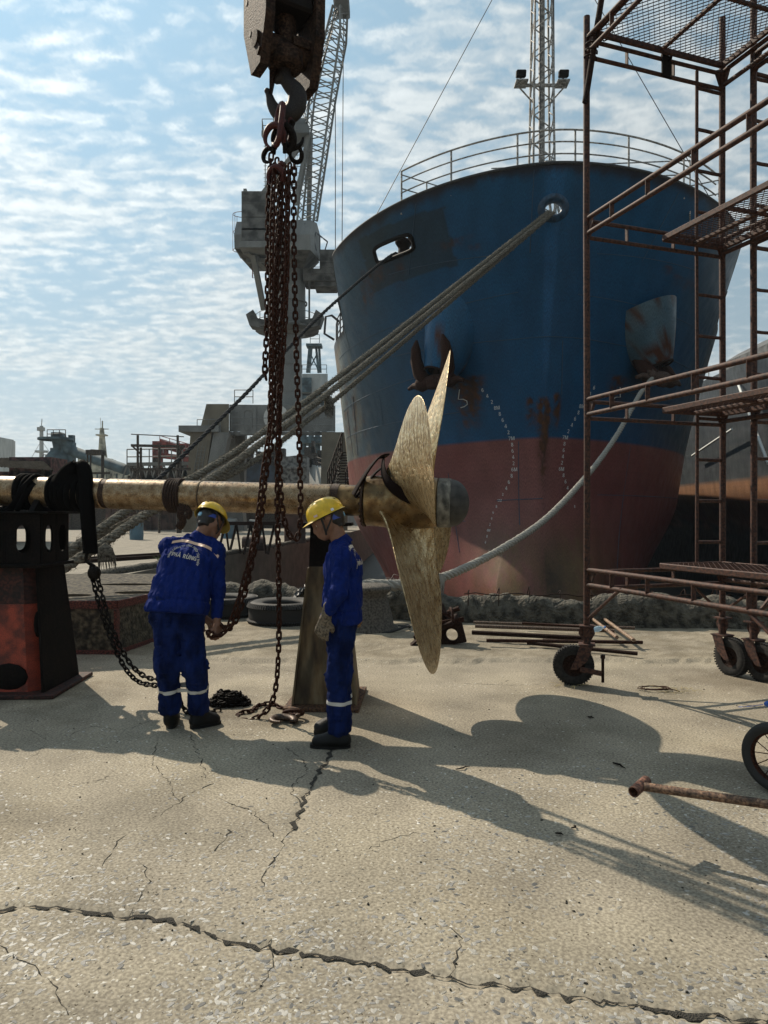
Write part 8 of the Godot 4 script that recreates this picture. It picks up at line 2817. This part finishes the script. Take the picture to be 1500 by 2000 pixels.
func helmet(o: Node, x: Transform3D, shell: Material, badge_back: bool) -> void:
	# a short-peaked safety helmet with a raised crown, harness band and adjuster
	var c := x * Transform3D(Basis(), Vector3(0, 0.045, 0.005))
	var nv := 44
	var nu := 22
	for layer in 2:
		var p := PackedVector3Array()
		for i in nu + 3:
			for j in nv:
				var ph := TAU * j / nv
				var front := maxf(-cos(ph), 0.0)
				var k := minf(i, nu) / float(nu)
				var th := k * PI * 0.5
				var e := Vector3(0.112 * pow(sin(th), 0.82) * sin(ph), 0.112 * pow(maxf(cos(th), 0.0), 0.9), 0.136 * pow(sin(th), 0.82) * cos(ph))
				var ridge := exp(-pow(e.x / 0.016, 2.0)) * smoothstep(1.0, 0.5, k) + 0.8 * (exp(-pow((absf(e.x) - 0.055) / 0.012, 2.0))) * smoothstep(0.95, 0.5, k)
				e += e.normalized() * 0.005 * ridge
				if i > nu:
					var w := (i - nu) * 0.5
					e += Vector3(sin(ph) * 0.012, -0.006, cos(ph) * 0.012) * w
					e += Vector3(0, -0.012, -0.042) * pow(front, 1.6) * w
				if layer == 1:
					e *= 0.972
					e.y -= 0.001
				p.append(c * e)
		var s := Shape.new()
		s.surf(p, nu + 3, nv, false, true, layer == 1)
		obj("helmet_shell" if layer == 0 else "helmet_inside", s, shell if layer == 0 else mat(Color(0.30, 0.22, 0.02), 0.6), o)
	var black := mat(Color(0.012, 0.012, 0.013), 0.8)
	var s := Shape.new()
	s.ball(c * Vector3(0, -0.004, 0.0), Vector3(0.095, 0.03, 0.116), 8, 24, c.basis)
	obj("helmet_liner", s, black, o)
	var blue := mat(Color(0.02, 0.05, 0.28), 0.45)
	s = Shape.new()
	var row := PackedVector3Array()
	for j in 17:
		var ph := lerpf(-1.25, 1.25, j / 16.0)
		for k in [0.0, 0.034]:
			row.append(c * Vector3(0.094 * sin(ph), -0.052 + k - 0.014 * cos(ph), 0.112 * cos(ph)))
	s.surf(row, 17, 2)
	for q in row.size():
		row[q] += (c.origin - row[q]).normalized() * 0.004
	s.surf(row, 17, 2, false, false, true)
	obj("harness_band", s, blue, o)
	s = Shape.new()
	s.lathe([Vector2(0, 0.012), Vector2(0.016, 0.012), Vector2(0.02, 0.008), Vector2(0.02, 0), Vector2(0, 0)], 6, c * Transform3D(Basis(Vector3.RIGHT, PI / 2), Vector3(0, -0.048, 0.113)))
	obj("adjuster_knob", s, mat(Color(0.18, 0.38, 0.52), 0.4), o)
	s = Shape.new()
	for sd in [-1.0, 1.0]:
		s.tube(curve([c * Vector3(0.1 * sd, -0.005, -0.035), c * Vector3(0.092 * sd, -0.06, -0.04), c * Vector3(0.062 * sd, -0.12, -0.05), c * Vector3(0.0, -0.155, -0.062)], 0.01), 0.0075, 6, true, false, 0.35)
		s.tube(curve([c * Vector3(0.1 * sd, -0.005, 0.06), c * Vector3(0.09 * sd, -0.06, 0.01), c * Vector3(0.07 * sd, -0.11, -0.045)], 0.01), 0.006, 6, true, false, 0.35)
	obj("chin_strap", s, black, o)
	# stickers
	s = Shape.new()
	var oval := PackedVector2Array()
	for k in 20:
		oval.append(Vector2(0.034 * cos(TAU * k / 20.0), 0.014 * sin(TAU * k / 20.0)))
	s.prism(oval, 0.003, c * Transform3D(Basis(Vector3.RIGHT, -0.75), Vector3(0, 0.077, 0.104)))
	obj("badge", s, black, o)
	s = Shape.new()
	for k in 5:
		s.box(c * Vector3(-0.02 + k * 0.01, 0.0785, 0.1055), Vector3(0.006, 0.011, 0.002), c.basis * Basis(Vector3.RIGHT, -0.75))
	obj("badge_lettering", s, mat(Color(0.3, 0.3, 0.3), 0.5), o)
	for q in [[-1.12, 0.012, Vector2(0.022, 0.018), Color(0.7, 0.72, 0.75)], [-2.05, 0.018, Vector2(0.03, 0.014), Color(0.55, 0.42, 0.42)]]:
		s = Shape.new()
		var nn := Vector3(sin(q[0]), 0.12, cos(q[0])).normalized()
		s.box(c * (Vector3(0.1145 * sin(q[0]), q[1], 0.1385 * cos(q[0]))), Vector3(q[2].x, q[2].y, 0.002), c.basis * Basis(Vector3.UP.cross(nn).normalized(), nn.cross(Vector3.UP.cross(nn)).normalized(), nn))
		obj("sticker", s, mat(q[3], 0.5), o)


func eyes_and_hair(o: Node, x: Transform3D, neck: Vector3) -> void:
	var s := Shape.new()
	for e in [-1.0, 1.0]:
		s.ball(x * Vector3(0.031 * e, -0.001, -0.078), Vector3.ONE * 0.0115, 8, 10)
	obj("eyes", s, mat(Color(0.55, 0.52, 0.48), 0.3), o)
	s = Shape.new()
	for e in [-1.0, 1.0]:
		s.ball(x * Vector3(0.031 * e, -0.004, -0.0855), Vector3.ONE * 0.0055, 6, 8)
		s.tube([x * Vector3(0.015 * e, 0.02, -0.1), x * Vector3(0.035 * e, 0.025, -0.093), x * Vector3(0.05 * e, 0.018, -0.082)], 0.004, 5)
	obj("brows_and_pupils", s, mat(Color(0.01, 0.008, 0.007), 0.4), o)
	var f := Field.new(x.origin - Vector3.ONE * 0.17, x.origin + Vector3.ONE * 0.17, 0.006, 0.008)
	f.cap(x * Vector3(0, 0.045, 0.03), x * Vector3(0, 0.02, 0.045), 0.084, 0.08)
	f.cap(x * Vector3(0, -0.02, 0.055), x * Vector3(0, -0.06, 0.06), 0.06, 0.045)
	for e in [-1.0, 1.0]:
		f.cap(x * Vector3(0.07 * e, 0.03, -0.005), x * Vector3(0.074 * e, 0.0, 0.005), 0.014, 0.01)
	f.done()
	f.above(x * Vector3(0, -0.075, 0), x.basis.y)
	var fn := FastNoiseLite.new()
	fn.frequency = 40.0
	f.folds(fn, 0.004, Vector3(1, 0.4, 1))
	s = Shape.new()
	f.mesh(s)
	obj("hair", s, mat(Color(0.012, 0.01, 0.009), 0.55), o)


func boot(s: Shape, heel: Vector3, toe: Vector3, ankle: Vector3) -> void:
	var f := Field.new(heel.min(toe).min(ankle) - Vector3(0.09, 0.08, 0.09), heel.max(toe).max(ankle) + Vector3(0.09, 0.12, 0.09), 0.008, 0.012)
	var d := (toe - heel).normalized()
	var w := d.cross(Vector3.UP).normalized()
	var y := Vector3(0, 0.052, 0)
	for e in [-1.0, 1.0]:
		f.cap(heel + d * 0.04 + y + w * 0.012 * e, heel + d * 0.13 + y + w * 0.016 * e, 0.038, 0.034)
		f.cap(heel + d * 0.13 + y + w * 0.016 * e, toe - d * 0.05 + Vector3(0, 0.042, 0) + w * 0.02 * e, 0.036, 0.036)
	f.cap(heel + d * 0.06 + y, ankle, 0.048, 0.056)
	f.cap(heel + d * 0.1 + y + Vector3(0, 0.03, 0), heel + d * 0.17 + y, 0.04, 0.03)
	f.done()
	f.above(Vector3(0, 0.018, 0), Vector3.UP)
	f.mesh(s)
	var sole := PackedVector2Array()
	var l := heel.distance_to(toe)
	for k in 24:
		var an := TAU * k / 24.0
		var q := Vector2(cos(an) * l * 0.5, sin(an) * (0.05 + 0.006 * cos(an)))
		sole.append(Vector2(signf(cos(an)) * pow(absf(cos(an)), 0.75) * l * 0.51, signf(sin(an)) * pow(absf(sin(an)), 0.7) * (0.047 + 0.006 * cos(an))))
	var mid := (heel + toe) * 0.5
	s.prism(sole, 0.024, Transform3D(Basis(d, w, d.cross(w)), Vector3(mid.x, 0.0125, mid.z)))


func ring_on(f: Field, c: Vector3, axis: Vector3, half: float, from: float) -> Shape:
	# a reflective tape laid round a limb
	var a := axis.normalized()
	var u := a.cross(Vector3.BACK).normalized()
	var w := a.cross(u)
	var p := PackedVector3Array()
	for k in 41:
		var an := TAU * k / 40.0
		var dir := u * cos(an) + w * sin(an)
		for e in [-1.0, -0.3, 0.3, 1.0]:
			var q: Vector3 = c + a * half * e
			p.append(f.drop(q + dir * from, -dir, from) + dir * 0.003)
	var s := Shape.new()
	s.surf(p, 41, 4)
	return s


func tape_on(f: Field, pts: Array, dir: Vector3, across: Vector3, half: float) -> Shape:
	var path := curve(pts, 0.008)
	var p := PackedVector3Array()
	for q in path:
		for e in [-1.0, -0.3, 0.3, 1.0]:
			p.append(f.drop(q + across * half * e - dir * 0.2, dir, 0.5) - dir * 0.003)
	var s := Shape.new()
	s.surf(p, path.size(), 4)
	return s


# base letter and strokes (x, y to x, y in cap heights from the letter's middle)
const ACCENTS := {
	"Ổ": ["Ô", [0.22, 0.82, 0.34, 0.95]],
	"Ừ": ["U", [0.30, 0.45, 0.46, 0.62], [-0.2, 0.86, 0.02, 0.66]],
	"Ệ": ["Ê", [-0.05, -0.72, 0.05, -0.72]],
	"Ầ": ["Â", [-0.3, 1.0, -0.1, 0.84]],
	"Ủ": ["U", [-0.06, 0.64, 0.06, 0.84]],
}

func print_on(f: Field, s: Shape, text: String, c: Vector3, u: Vector3, v: Vector3, dir: Vector3, high: float, radius: float, a0: float, a1: float) -> void:
	# letters pressed on the cloth, along a line (radius 0) or an arc
	var sf := SystemFont.new()
	sf.font_names = PackedStringArray(["Droid Sans"])
	sf.font_weight = 700
	var glyphs := []
	var total := 0.0
	for ch in text:
		if ch == " ":
			glyphs.append([null, high * 0.38])
			total += high * 0.38
			continue
		var t := TextMesh.new()
		t.font = sf
		t.text = ACCENTS[ch][0] if ACCENTS.has(ch) else ch
		t.font_size = 24
		t.pixel_size = high / 17.5
		t.depth = 0.001
		t.curve_step = 4.0
		var w := t.get_aabb().size.x + high * 0.13
		glyphs.append([t, w, ch])
		total += w
	var at := 0.0
	for g in glyphs:
		var mid: float = at + g[1] * 0.5
		at += g[1]
		if g[0] == null:
			continue
		var arr: Array = g[0].surface_get_arrays(0)
		var vs: PackedVector3Array = arr[Mesh.ARRAY_VERTEX]
		var ids: PackedInt32Array = arr[Mesh.ARRAY_INDEX] if arr[Mesh.ARRAY_INDEX] != null else PackedInt32Array(range(vs.size()))
		var o := c + u * (mid - total * 0.5)
		var ux := u
		var vy := v
		if radius > 0.0:
			var an := lerpf(a0, a1, mid / total)
			var rd := u * cos(an) + v * sin(an)
			o = c + rd * radius
			vy = rd
			ux = u * sin(an) - v * cos(an)
		# the Vietnamese tone marks that the typeface lacks are added as strokes
		for bar in (ACCENTS[g[2]].slice(1) if ACCENTS.has(g[2]) else []):
			var b0 := Vector2(bar[0], bar[1]) * high
			var b1 := Vector2(bar[2], bar[3]) * high
			var side := (b1 - b0).orthogonal().normalized() * high * 0.065
			var n1 := s.v.size()
			for q in [b0 - side, b0 + side, b1 + side, b1 - side]:
				s.vert(f.drop(o + ux * q.x + vy * q.y - dir * 0.2, dir, 0.5) - dir * 0.0045, -dir)
			s.tri(n1, n1 + 1, n1 + 2)
			s.tri(n1, n1 + 2, n1 + 3)
		for k in range(0, ids.size(), 3):
			if vs[ids[k]].z < 0.0 or vs[ids[k + 1]].z < 0.0 or vs[ids[k + 2]].z < 0.0:
				continue
			var n0 := s.v.size()
			for e in 3:
				var q := vs[ids[k + e]]
				s.vert(f.drop(o + ux * q.x + vy * q.y - dir * 0.2, dir, 0.5) - dir * 0.0045, -dir)
			s.tri(n0, n0 + 1, n0 + 2)


func worker(o: Node3D, k: Dictionary) -> void:
	# k: joints in metres. hip, knee, ankle, shoulder, elbow, wrist are [left, right] as seen in the picture
	var skin := mat(Color(0.21, 0.105, 0.065), 0.6, 0.0, {tex = "soft", scale = 4.0})
	var cloth := mat(Color(0.010, 0.028, 0.185), 0.9, 0.0, {tex = "soft", scale = Vector3(2.6, 1.2, 2.6), det = "weave", dscale = 30.0, bump = "creases", cm = 2.0})
	var trousers := mat(Color(0.012, 0.028, 0.135), 0.92, 0.0, {tex = "blotch", scale = Vector3(1.3, 0.6, 1.3), det = "weave", dscale = 30.0, bump = "creases", cm = 2.4})
	cloth.metallic_specular = 0.2
	trousers.metallic_specular = 0.2
	var tape := mat(Color(0.50, 0.49, 0.46), 0.5)
	var fn := FastNoiseLite.new()
	fn.seed = k.seed
	fn.frequency = 9.0
	fn.fractal_type = FastNoiseLite.FRACTAL_RIDGED
	fn.fractal_octaves = 3
	var wide: Vector3 = k.wide.normalized()
	var spine: Vector3 = (k.neck - k.waist).normalized()
	# body: one skin from head to ankle, under the clothes
	var s := Shape.new()
	var bb := box_of([k.neck, k.waist, k.pelvis] + k.hip + k.knee + k.ankle + k.shoulder + k.elbow + k.wrist, 0.16)
	var f := Field.new(bb[0], bb[1], 0.016, 0.02)
	f.cap(k.pelvis, k.chest, 0.07, 0.07)
	f.cap(k.chest, k.neck, 0.06, 0.045)
	for i in 2:
		f.cap(k.chest, k.shoulder[i], 0.06, 0.035)
		f.cap(k.shoulder[i], k.elbow[i], 0.042, 0.036)
		f.cap(k.elbow[i], k.wrist[i], 0.036, 0.026)
		f.cap(k.pelvis, k.hip[i], 0.07, 0.07)
		f.cap(k.hip[i], k.knee[i], 0.068, 0.05)
		f.cap(k.knee[i], k.ankle[i], 0.048, 0.035)
	f.done()
	f.mesh(s)
	var hx := head(s, k.head, k.look.normalized(), k.crown.normalized(), k.neck)
	for i in 2:
		if not k.hand[i].has("glove"):
			var w: Vector3 = k.wrist[i]
			var hf := Field.new(w - Vector3.ONE * 0.17, w + Vector3.ONE * 0.17, 0.0035, 0.004)
			hand(hf, w + k.hand[i].dir.normalized() * 0.02, k.hand[i].dir, k.hand[i].palm, k.hand[i].thumb, k.hand[i].curl)
			hf.cap(w - k.hand[i].dir.normalized() * 0.05, w, 0.028, 0.026)
			hf.done()
			hf.mesh(s)
	obj("body", s, skin, o)
	eyes_and_hair(o, hx, k.neck)
	helmet(o, hx, mat(Color(0.70, 0.46, 0.015), 0.32, 0.0, {tex = "soft", scale = 3.0}), true)
	# jacket: the trunk is cut off at the hem, the sleeves are meshed apart
	s = Shape.new()
	var hem: Vector3 = k.hem
	var deep: Vector3 = k.deep.normalized()
	bb = box_of([hem, k.chest, k.neck] + k.shoulder, 0.26)
	var tf := Field.new(bb[0], bb[1], 0.0095, 0.016)
	var hw: float = k.half
	var dp: float = k.depth
	for e in [-1.0, 1.0]:
		for g in [-1.0, 1.0]:
			tf.cap(hem + wide * (hw * 0.62 * e) + deep * dp * g, k.chest + wide * (hw * 0.56 * e) + deep * dp * g, hw * 0.62, hw * 0.58)
		tf.cap(k.chest + wide * (hw * 0.56 * e), k.neck + wide * (0.07 * e) - spine * 0.07, hw * 0.58, 0.075)
		tf.cap(hem + wide * (hw * 0.6 * e) - spine * 0.02, hem + wide * (hw * 0.6 * e) + spine * 0.0, hw * 0.66, hw * 0.66)
	for g in [-1.0, 1.0]:
		tf.cap(hem + deep * dp * g * 1.3, k.chest + deep * dp * g * 1.3, hw * 0.66, hw * 0.6)
	tf.cap(k.chest, k.neck - spine * 0.05, hw * 0.62, 0.07)
	for i in 2:
		tf.cap(k.neck.lerp(k.shoulder[i], 0.35) - spine * 0.03, k.shoulder[i], 0.07, 0.068)
		tf.cap(k.shoulder[i], k.shoulder[i].lerp(k.elbow[i], 0.3), 0.068, 0.062)
	tf.done()
	tf.folds(fn, k.fold, Vector3(1.0, 0.45, 1.0))
	# waistband drawn in above the hem
	for i in tf.d.size():
		if absf(tf.d[i]) < 0.04:
			var q := tf.lo + Vector3(int(i / (tf.ny * tf.nz)), int(i / tf.nz) % tf.ny, i % tf.nz) * tf.h
			var y: float = (q - hem).dot(k.hem_up.normalized())
			tf.d[i] += 0.009 * exp(-pow((y - 0.055) / 0.012, 2.0)) - 0.004 * smoothstep(0.05, 0.09, y) * smoothstep(0.2, 0.1, y)
	tf.above(hem - k.hem_up.normalized() * 0.04, k.hem_up.normalized())
	tf.mesh(s)
	var sf2 := []
	for i in 2:
		bb = box_of([k.shoulder[i], k.elbow[i], k.wrist[i]], 0.12)
		var sf := Field.new(bb[0], bb[1], 0.008, 0.013)
		sf.cap(k.shoulder[i].lerp(k.neck, 0.2), k.shoulder[i], 0.06, 0.069)
		sf.cap(k.shoulder[i], k.elbow[i], 0.07, 0.06)
		sf.cap(k.elbow[i], k.wrist[i] + (k.elbow[i] - k.wrist[i]).normalized() * 0.045, 0.061, 0.046)
		sf.done()
		sf.folds(fn, 0.011, Vector3(0.8, 1.0, 0.8))
		sf.above(k.wrist[i], (k.elbow[i] - k.wrist[i]).normalized())
		sf.mesh(s)
		sf2.append(sf)
	var jk := obj("jacket", s, cloth, o)
	# collar
	s = Shape.new()
	var cu: Vector3 = (k.head - k.neck).normalized()
	var c1 := wide
	var c2 := cu.cross(c1).normalized()
	c1 = c2.cross(cu).normalized()
	var p := PackedVector3Array()
	for j in 25:
		var an := TAU * j / 24.0
		var dir := c1 * cos(an) + c2 * sin(an)
		for q in [[0.085, -0.035], [0.078, 0.0], [0.07, 0.03], [0.062, 0.032], [0.064, -0.01]]:
			p.append(k.neck - spine * 0.01 + dir * q[0] + cu * q[1])
	s.surf(p, 25, 5)
	obj("collar", s, cloth, jk)
	if k.has("tape"):
		obj("shoulder_tape", tape_on(tf, k.tape, k.back.normalized(), k.tape_across.normalized(), 0.011), mat(Color(0.62, 0.42, 0.30), 0.5) if k.seed == 3 else tape, jk)
	s = Shape.new()
	print_on(tf, s, "PHÀ RỪNG", k.print_at, k.print_u, k.print_v, k.back.normalized(), 0.032, 0.0, 0, 0)
	print_on(tf, s, "TỔNG CÔNG TY CÔNG NGHIỆP TÀU THỦY", k.print_at - k.print_v * 0.03, k.print_u, k.print_v, k.back.normalized(), 0.0165, 0.122, PI * 1.02, -PI * 0.05)
	obj("back_lettering", s, mat(Color(0.52, 0.5, 0.46), 0.8), jk)
	# trousers
	s = Shape.new()
	bb = box_of([k.pelvis] + k.hip + k.knee + k.ankle, 0.2)
	var lf := Field.new(bb[0], bb[1], 0.0105, 0.016)
	lf.cap(k.hip[0] + Vector3(0, 0.09, 0), k.hip[1] + Vector3(0, 0.09, 0), 0.115, 0.115)
	lf.cap(k.hip[0], k.hip[1], 0.115, 0.115)
	for i in 2:
		lf.cap(k.hip[i], k.knee[i], 0.112, 0.092)
		lf.cap(k.knee[i], k.ankle[i] + Vector3(0, 0.03, 0), 0.09, 0.088)
	lf.done()
	lf.folds(fn, 0.018, Vector3(1.0, 0.35, 1.0))
	fn.frequency = 14.0
	lf.folds(fn, 0.008, Vector3(0.5, 1.2, 0.5))
	fn.frequency = 9.0
	lf.above(Vector3(0, 0.075, 0), Vector3.UP)
	lf.mesh(s)
	var tr := obj("trousers", s, trousers, o)
	for i in 2:
		var at: Vector3 = k.knee[i].lerp(k.ankle[i], 0.48)
		obj("shin_tape", ring_on(lf, at, k.knee[i] - k.ankle[i], 0.0125, 0.15), tape, tr)
	var leather := mat(Color(0.008, 0.008, 0.008), 0.5, 0.0, {spec = 0.3, tex = "soft", scale = 6.0, bump = "rough_bump", cm = 0.2})
	for i in 2:
		s = Shape.new()
		boot(s, k.heel[i], k.toe[i], k.ankle[i])
		obj("boot", s, leather, o)
	for i in 2:
		if k.hand[i].has("glove"):
			var w: Vector3 = k.wrist[i]
			var d: Vector3 = k.hand[i].dir.normalized()
			var gf := Field.new(w - Vector3.ONE * 0.21, w + Vector3.ONE * 0.21, 0.0042, 0.006)
			hand(gf, w + d * 0.02, d, k.hand[i].palm, k.hand[i].thumb, k.hand[i].curl, 1.28, 1.25)
			gf.cap(w - d * 0.05, w + d * 0.02, 0.042, 0.034)
			gf.done()
			fn.frequency = 30.0
			gf.folds(fn, 0.004, Vector3.ONE)
			fn.frequency = 9.0
			s = Shape.new()
			gf.mesh(s)
			obj("work_glove", s, mat(Color(0.28, 0.22, 0.15), 0.95, 0.0, {tex = "stain", scale = 5.0, det = "weave", dscale = 40.0, bump = "rough_bump", cm = 0.3}), o)


func people() -> void:
	var o := thing("person", "worker in blue overalls and yellow helmet, back to us, bending to guide the chain", "person", "workers in blue")
	worker(o, {
		seed = 3, fold = 0.020,
		wide = Vector3(0.97, -0.02, 0.22), deep = Vector3(0.2, -0.25, -0.95), depth = 0.025, half = 0.185,
		pelvis = Vector3(-1.542, 0.904, -5.330), waist = Vector3(-1.526, 1.010, -5.340), chest = Vector3(-1.490, 1.238, -5.460), neck = Vector3(-1.422, 1.425, -5.560),
		head = Vector3(-1.356, 1.536, -5.600), look = Vector3(0.47, -0.58, -0.66), crown = Vector3(0.12, 0.72, -0.58),
		hip = [Vector3(-1.619, 0.841, -5.320), Vector3(-1.455, 0.827, -5.360)], knee = [Vector3(-1.583, 0.497, -5.240), Vector3(-1.385, 0.483, -5.270)], ankle = [Vector3(-1.599, 0.132, -5.370), Vector3(-1.391, 0.129, -5.380)],
		shoulder = [Vector3(-1.666, 1.351, -5.540), Vector3(-1.289, 1.321, -5.500)], elbow = [Vector3(-1.672, 1.083, -5.780), Vector3(-1.263, 1.045, -5.440)], wrist = [Vector3(-1.447, 0.811, -5.660), Vector3(-1.248, 0.808, -5.360)],
		heel = [Vector3(-1.589, 0.0, -5.349), Vector3(-1.444, 0.0, -5.349)], toe = [Vector3(-1.664, 0.0, -5.642), Vector3(-1.258, 0.0, -5.505)],
		hem = Vector3(-1.535, 0.906, -5.320), hem_up = Vector3(0.06, 1.0, -0.2),
		hand = [{dir = Vector3(0.5, -0.5, -0.2), palm = Vector3(0.2, -0.8, 0.3), thumb = 1.0, curl = [0.7, 1.0, 0.7]}, {dir = Vector3(0.12, -1.0, 0.12), palm = Vector3(-0.75, -0.1, -0.5), thumb = -1.0, curl = [0.75, 1.15, 0.8]}],
		back = Vector3(0.02, -0.2, -1.0), tape = [Vector3(-1.620, 1.404, -5.400), Vector3(-1.535, 1.416, -5.400), Vector3(-1.435, 1.389, -5.400), Vector3(-1.319, 1.350, -5.400), Vector3(-1.250, 1.281, -5.400)], tape_across = Vector3(0.25, 0.95, 0.0),
		print_at = Vector3(-1.488, 1.298, -5.300), print_u = Vector3(0.97, -0.235, 0.0), print_v = Vector3(0.235, 0.97, 0.0),
	})
	o = thing("person", "worker in blue overalls and yellow helmet standing in profile with gloved hand, looking down", "person", "workers in blue")
	worker(o, {
		seed = 8, fold = 0.018,
		wide = Vector3(0.05, 0.0, 1.0), deep = Vector3(1.0, -0.08, 0.0), depth = 0.03, half = 0.165,
		pelvis = Vector3(-0.300, 0.915, -5.060), waist = Vector3(-0.300, 1.042, -5.060), chest = Vector3(-0.286, 1.244, -5.060), neck = Vector3(-0.311, 1.418, -5.060),
		head = Vector3(-0.397, 1.559, -5.050), look = Vector3(-0.90, -0.42, 0.04), crown = Vector3(-0.42, 0.90, 0.02),
		hip = [Vector3(-0.317, 0.846, -5.160), Vector3(-0.291, 0.875, -4.970)], knee = [Vector3(-0.315, 0.455, -5.180), Vector3(-0.313, 0.500, -4.930)], ankle = [Vector3(-0.322, 0.123, -5.240), Vector3(-0.311, 0.120, -4.940)],
		shoulder = [Vector3(-0.307, 1.306, -5.240), Vector3(-0.285, 1.317, -4.870)], elbow = [Vector3(-0.376, 1.056, -5.260), Vector3(-0.305, 1.079, -4.790)], wrist = [Vector3(-0.409, 0.877, -5.200), Vector3(-0.387, 0.929, -4.840)],
		heel = [Vector3(-0.307, 0.0, -5.250), Vector3(-0.232, 0.0, -4.930)], toe = [Vector3(-0.511, 0.0, -5.226), Vector3(-0.508, 0.0, -4.941)],
		hem = Vector3(-0.296, 0.883, -5.060), hem_up = Vector3(-0.03, 1.0, 0.0),
		hand = [{dir = Vector3(-0.3, -1.0, 0.0), palm = Vector3(0.6, -0.1, 0.6), thumb = 1.0, curl = [0.3, 0.4, 0.3]}, {dir = Vector3(-0.3, -1.0, 0.02), palm = Vector3(0.45, -0.1, -0.9), thumb = 1.0, curl = [0.22, 0.35, 0.3], glove = true}],
		back = Vector3(-1.0, -0.1, 0.05), tape = [Vector3(-0.225, 1.373, -5.240) + Vector3(0.1, 0, 0), Vector3(-0.202, 1.393, -5.050) + Vector3(0.1, 0, 0), Vector3(-0.223, 1.383, -4.870) + Vector3(0.1, 0, 0), Vector3(-0.270, 1.357, -4.840) + Vector3(0.14, 0, 0)], tape_across = Vector3(0.25, 0.95, 0.0),
		print_at = Vector3(-0.165, 1.269, -5.020), print_u = Vector3(0.0, 0.0, -1.0), print_v = Vector3(0.12, 1.0, 0.0),
	})

func build_rest() -> void:
	crane()
	yard_far()
	ropes()
	shaft_and_propeller()
	stands()
	black_slings()
	hook_block()
	hanging_chains()
	scaffolds()
	people()
	ground_gear()
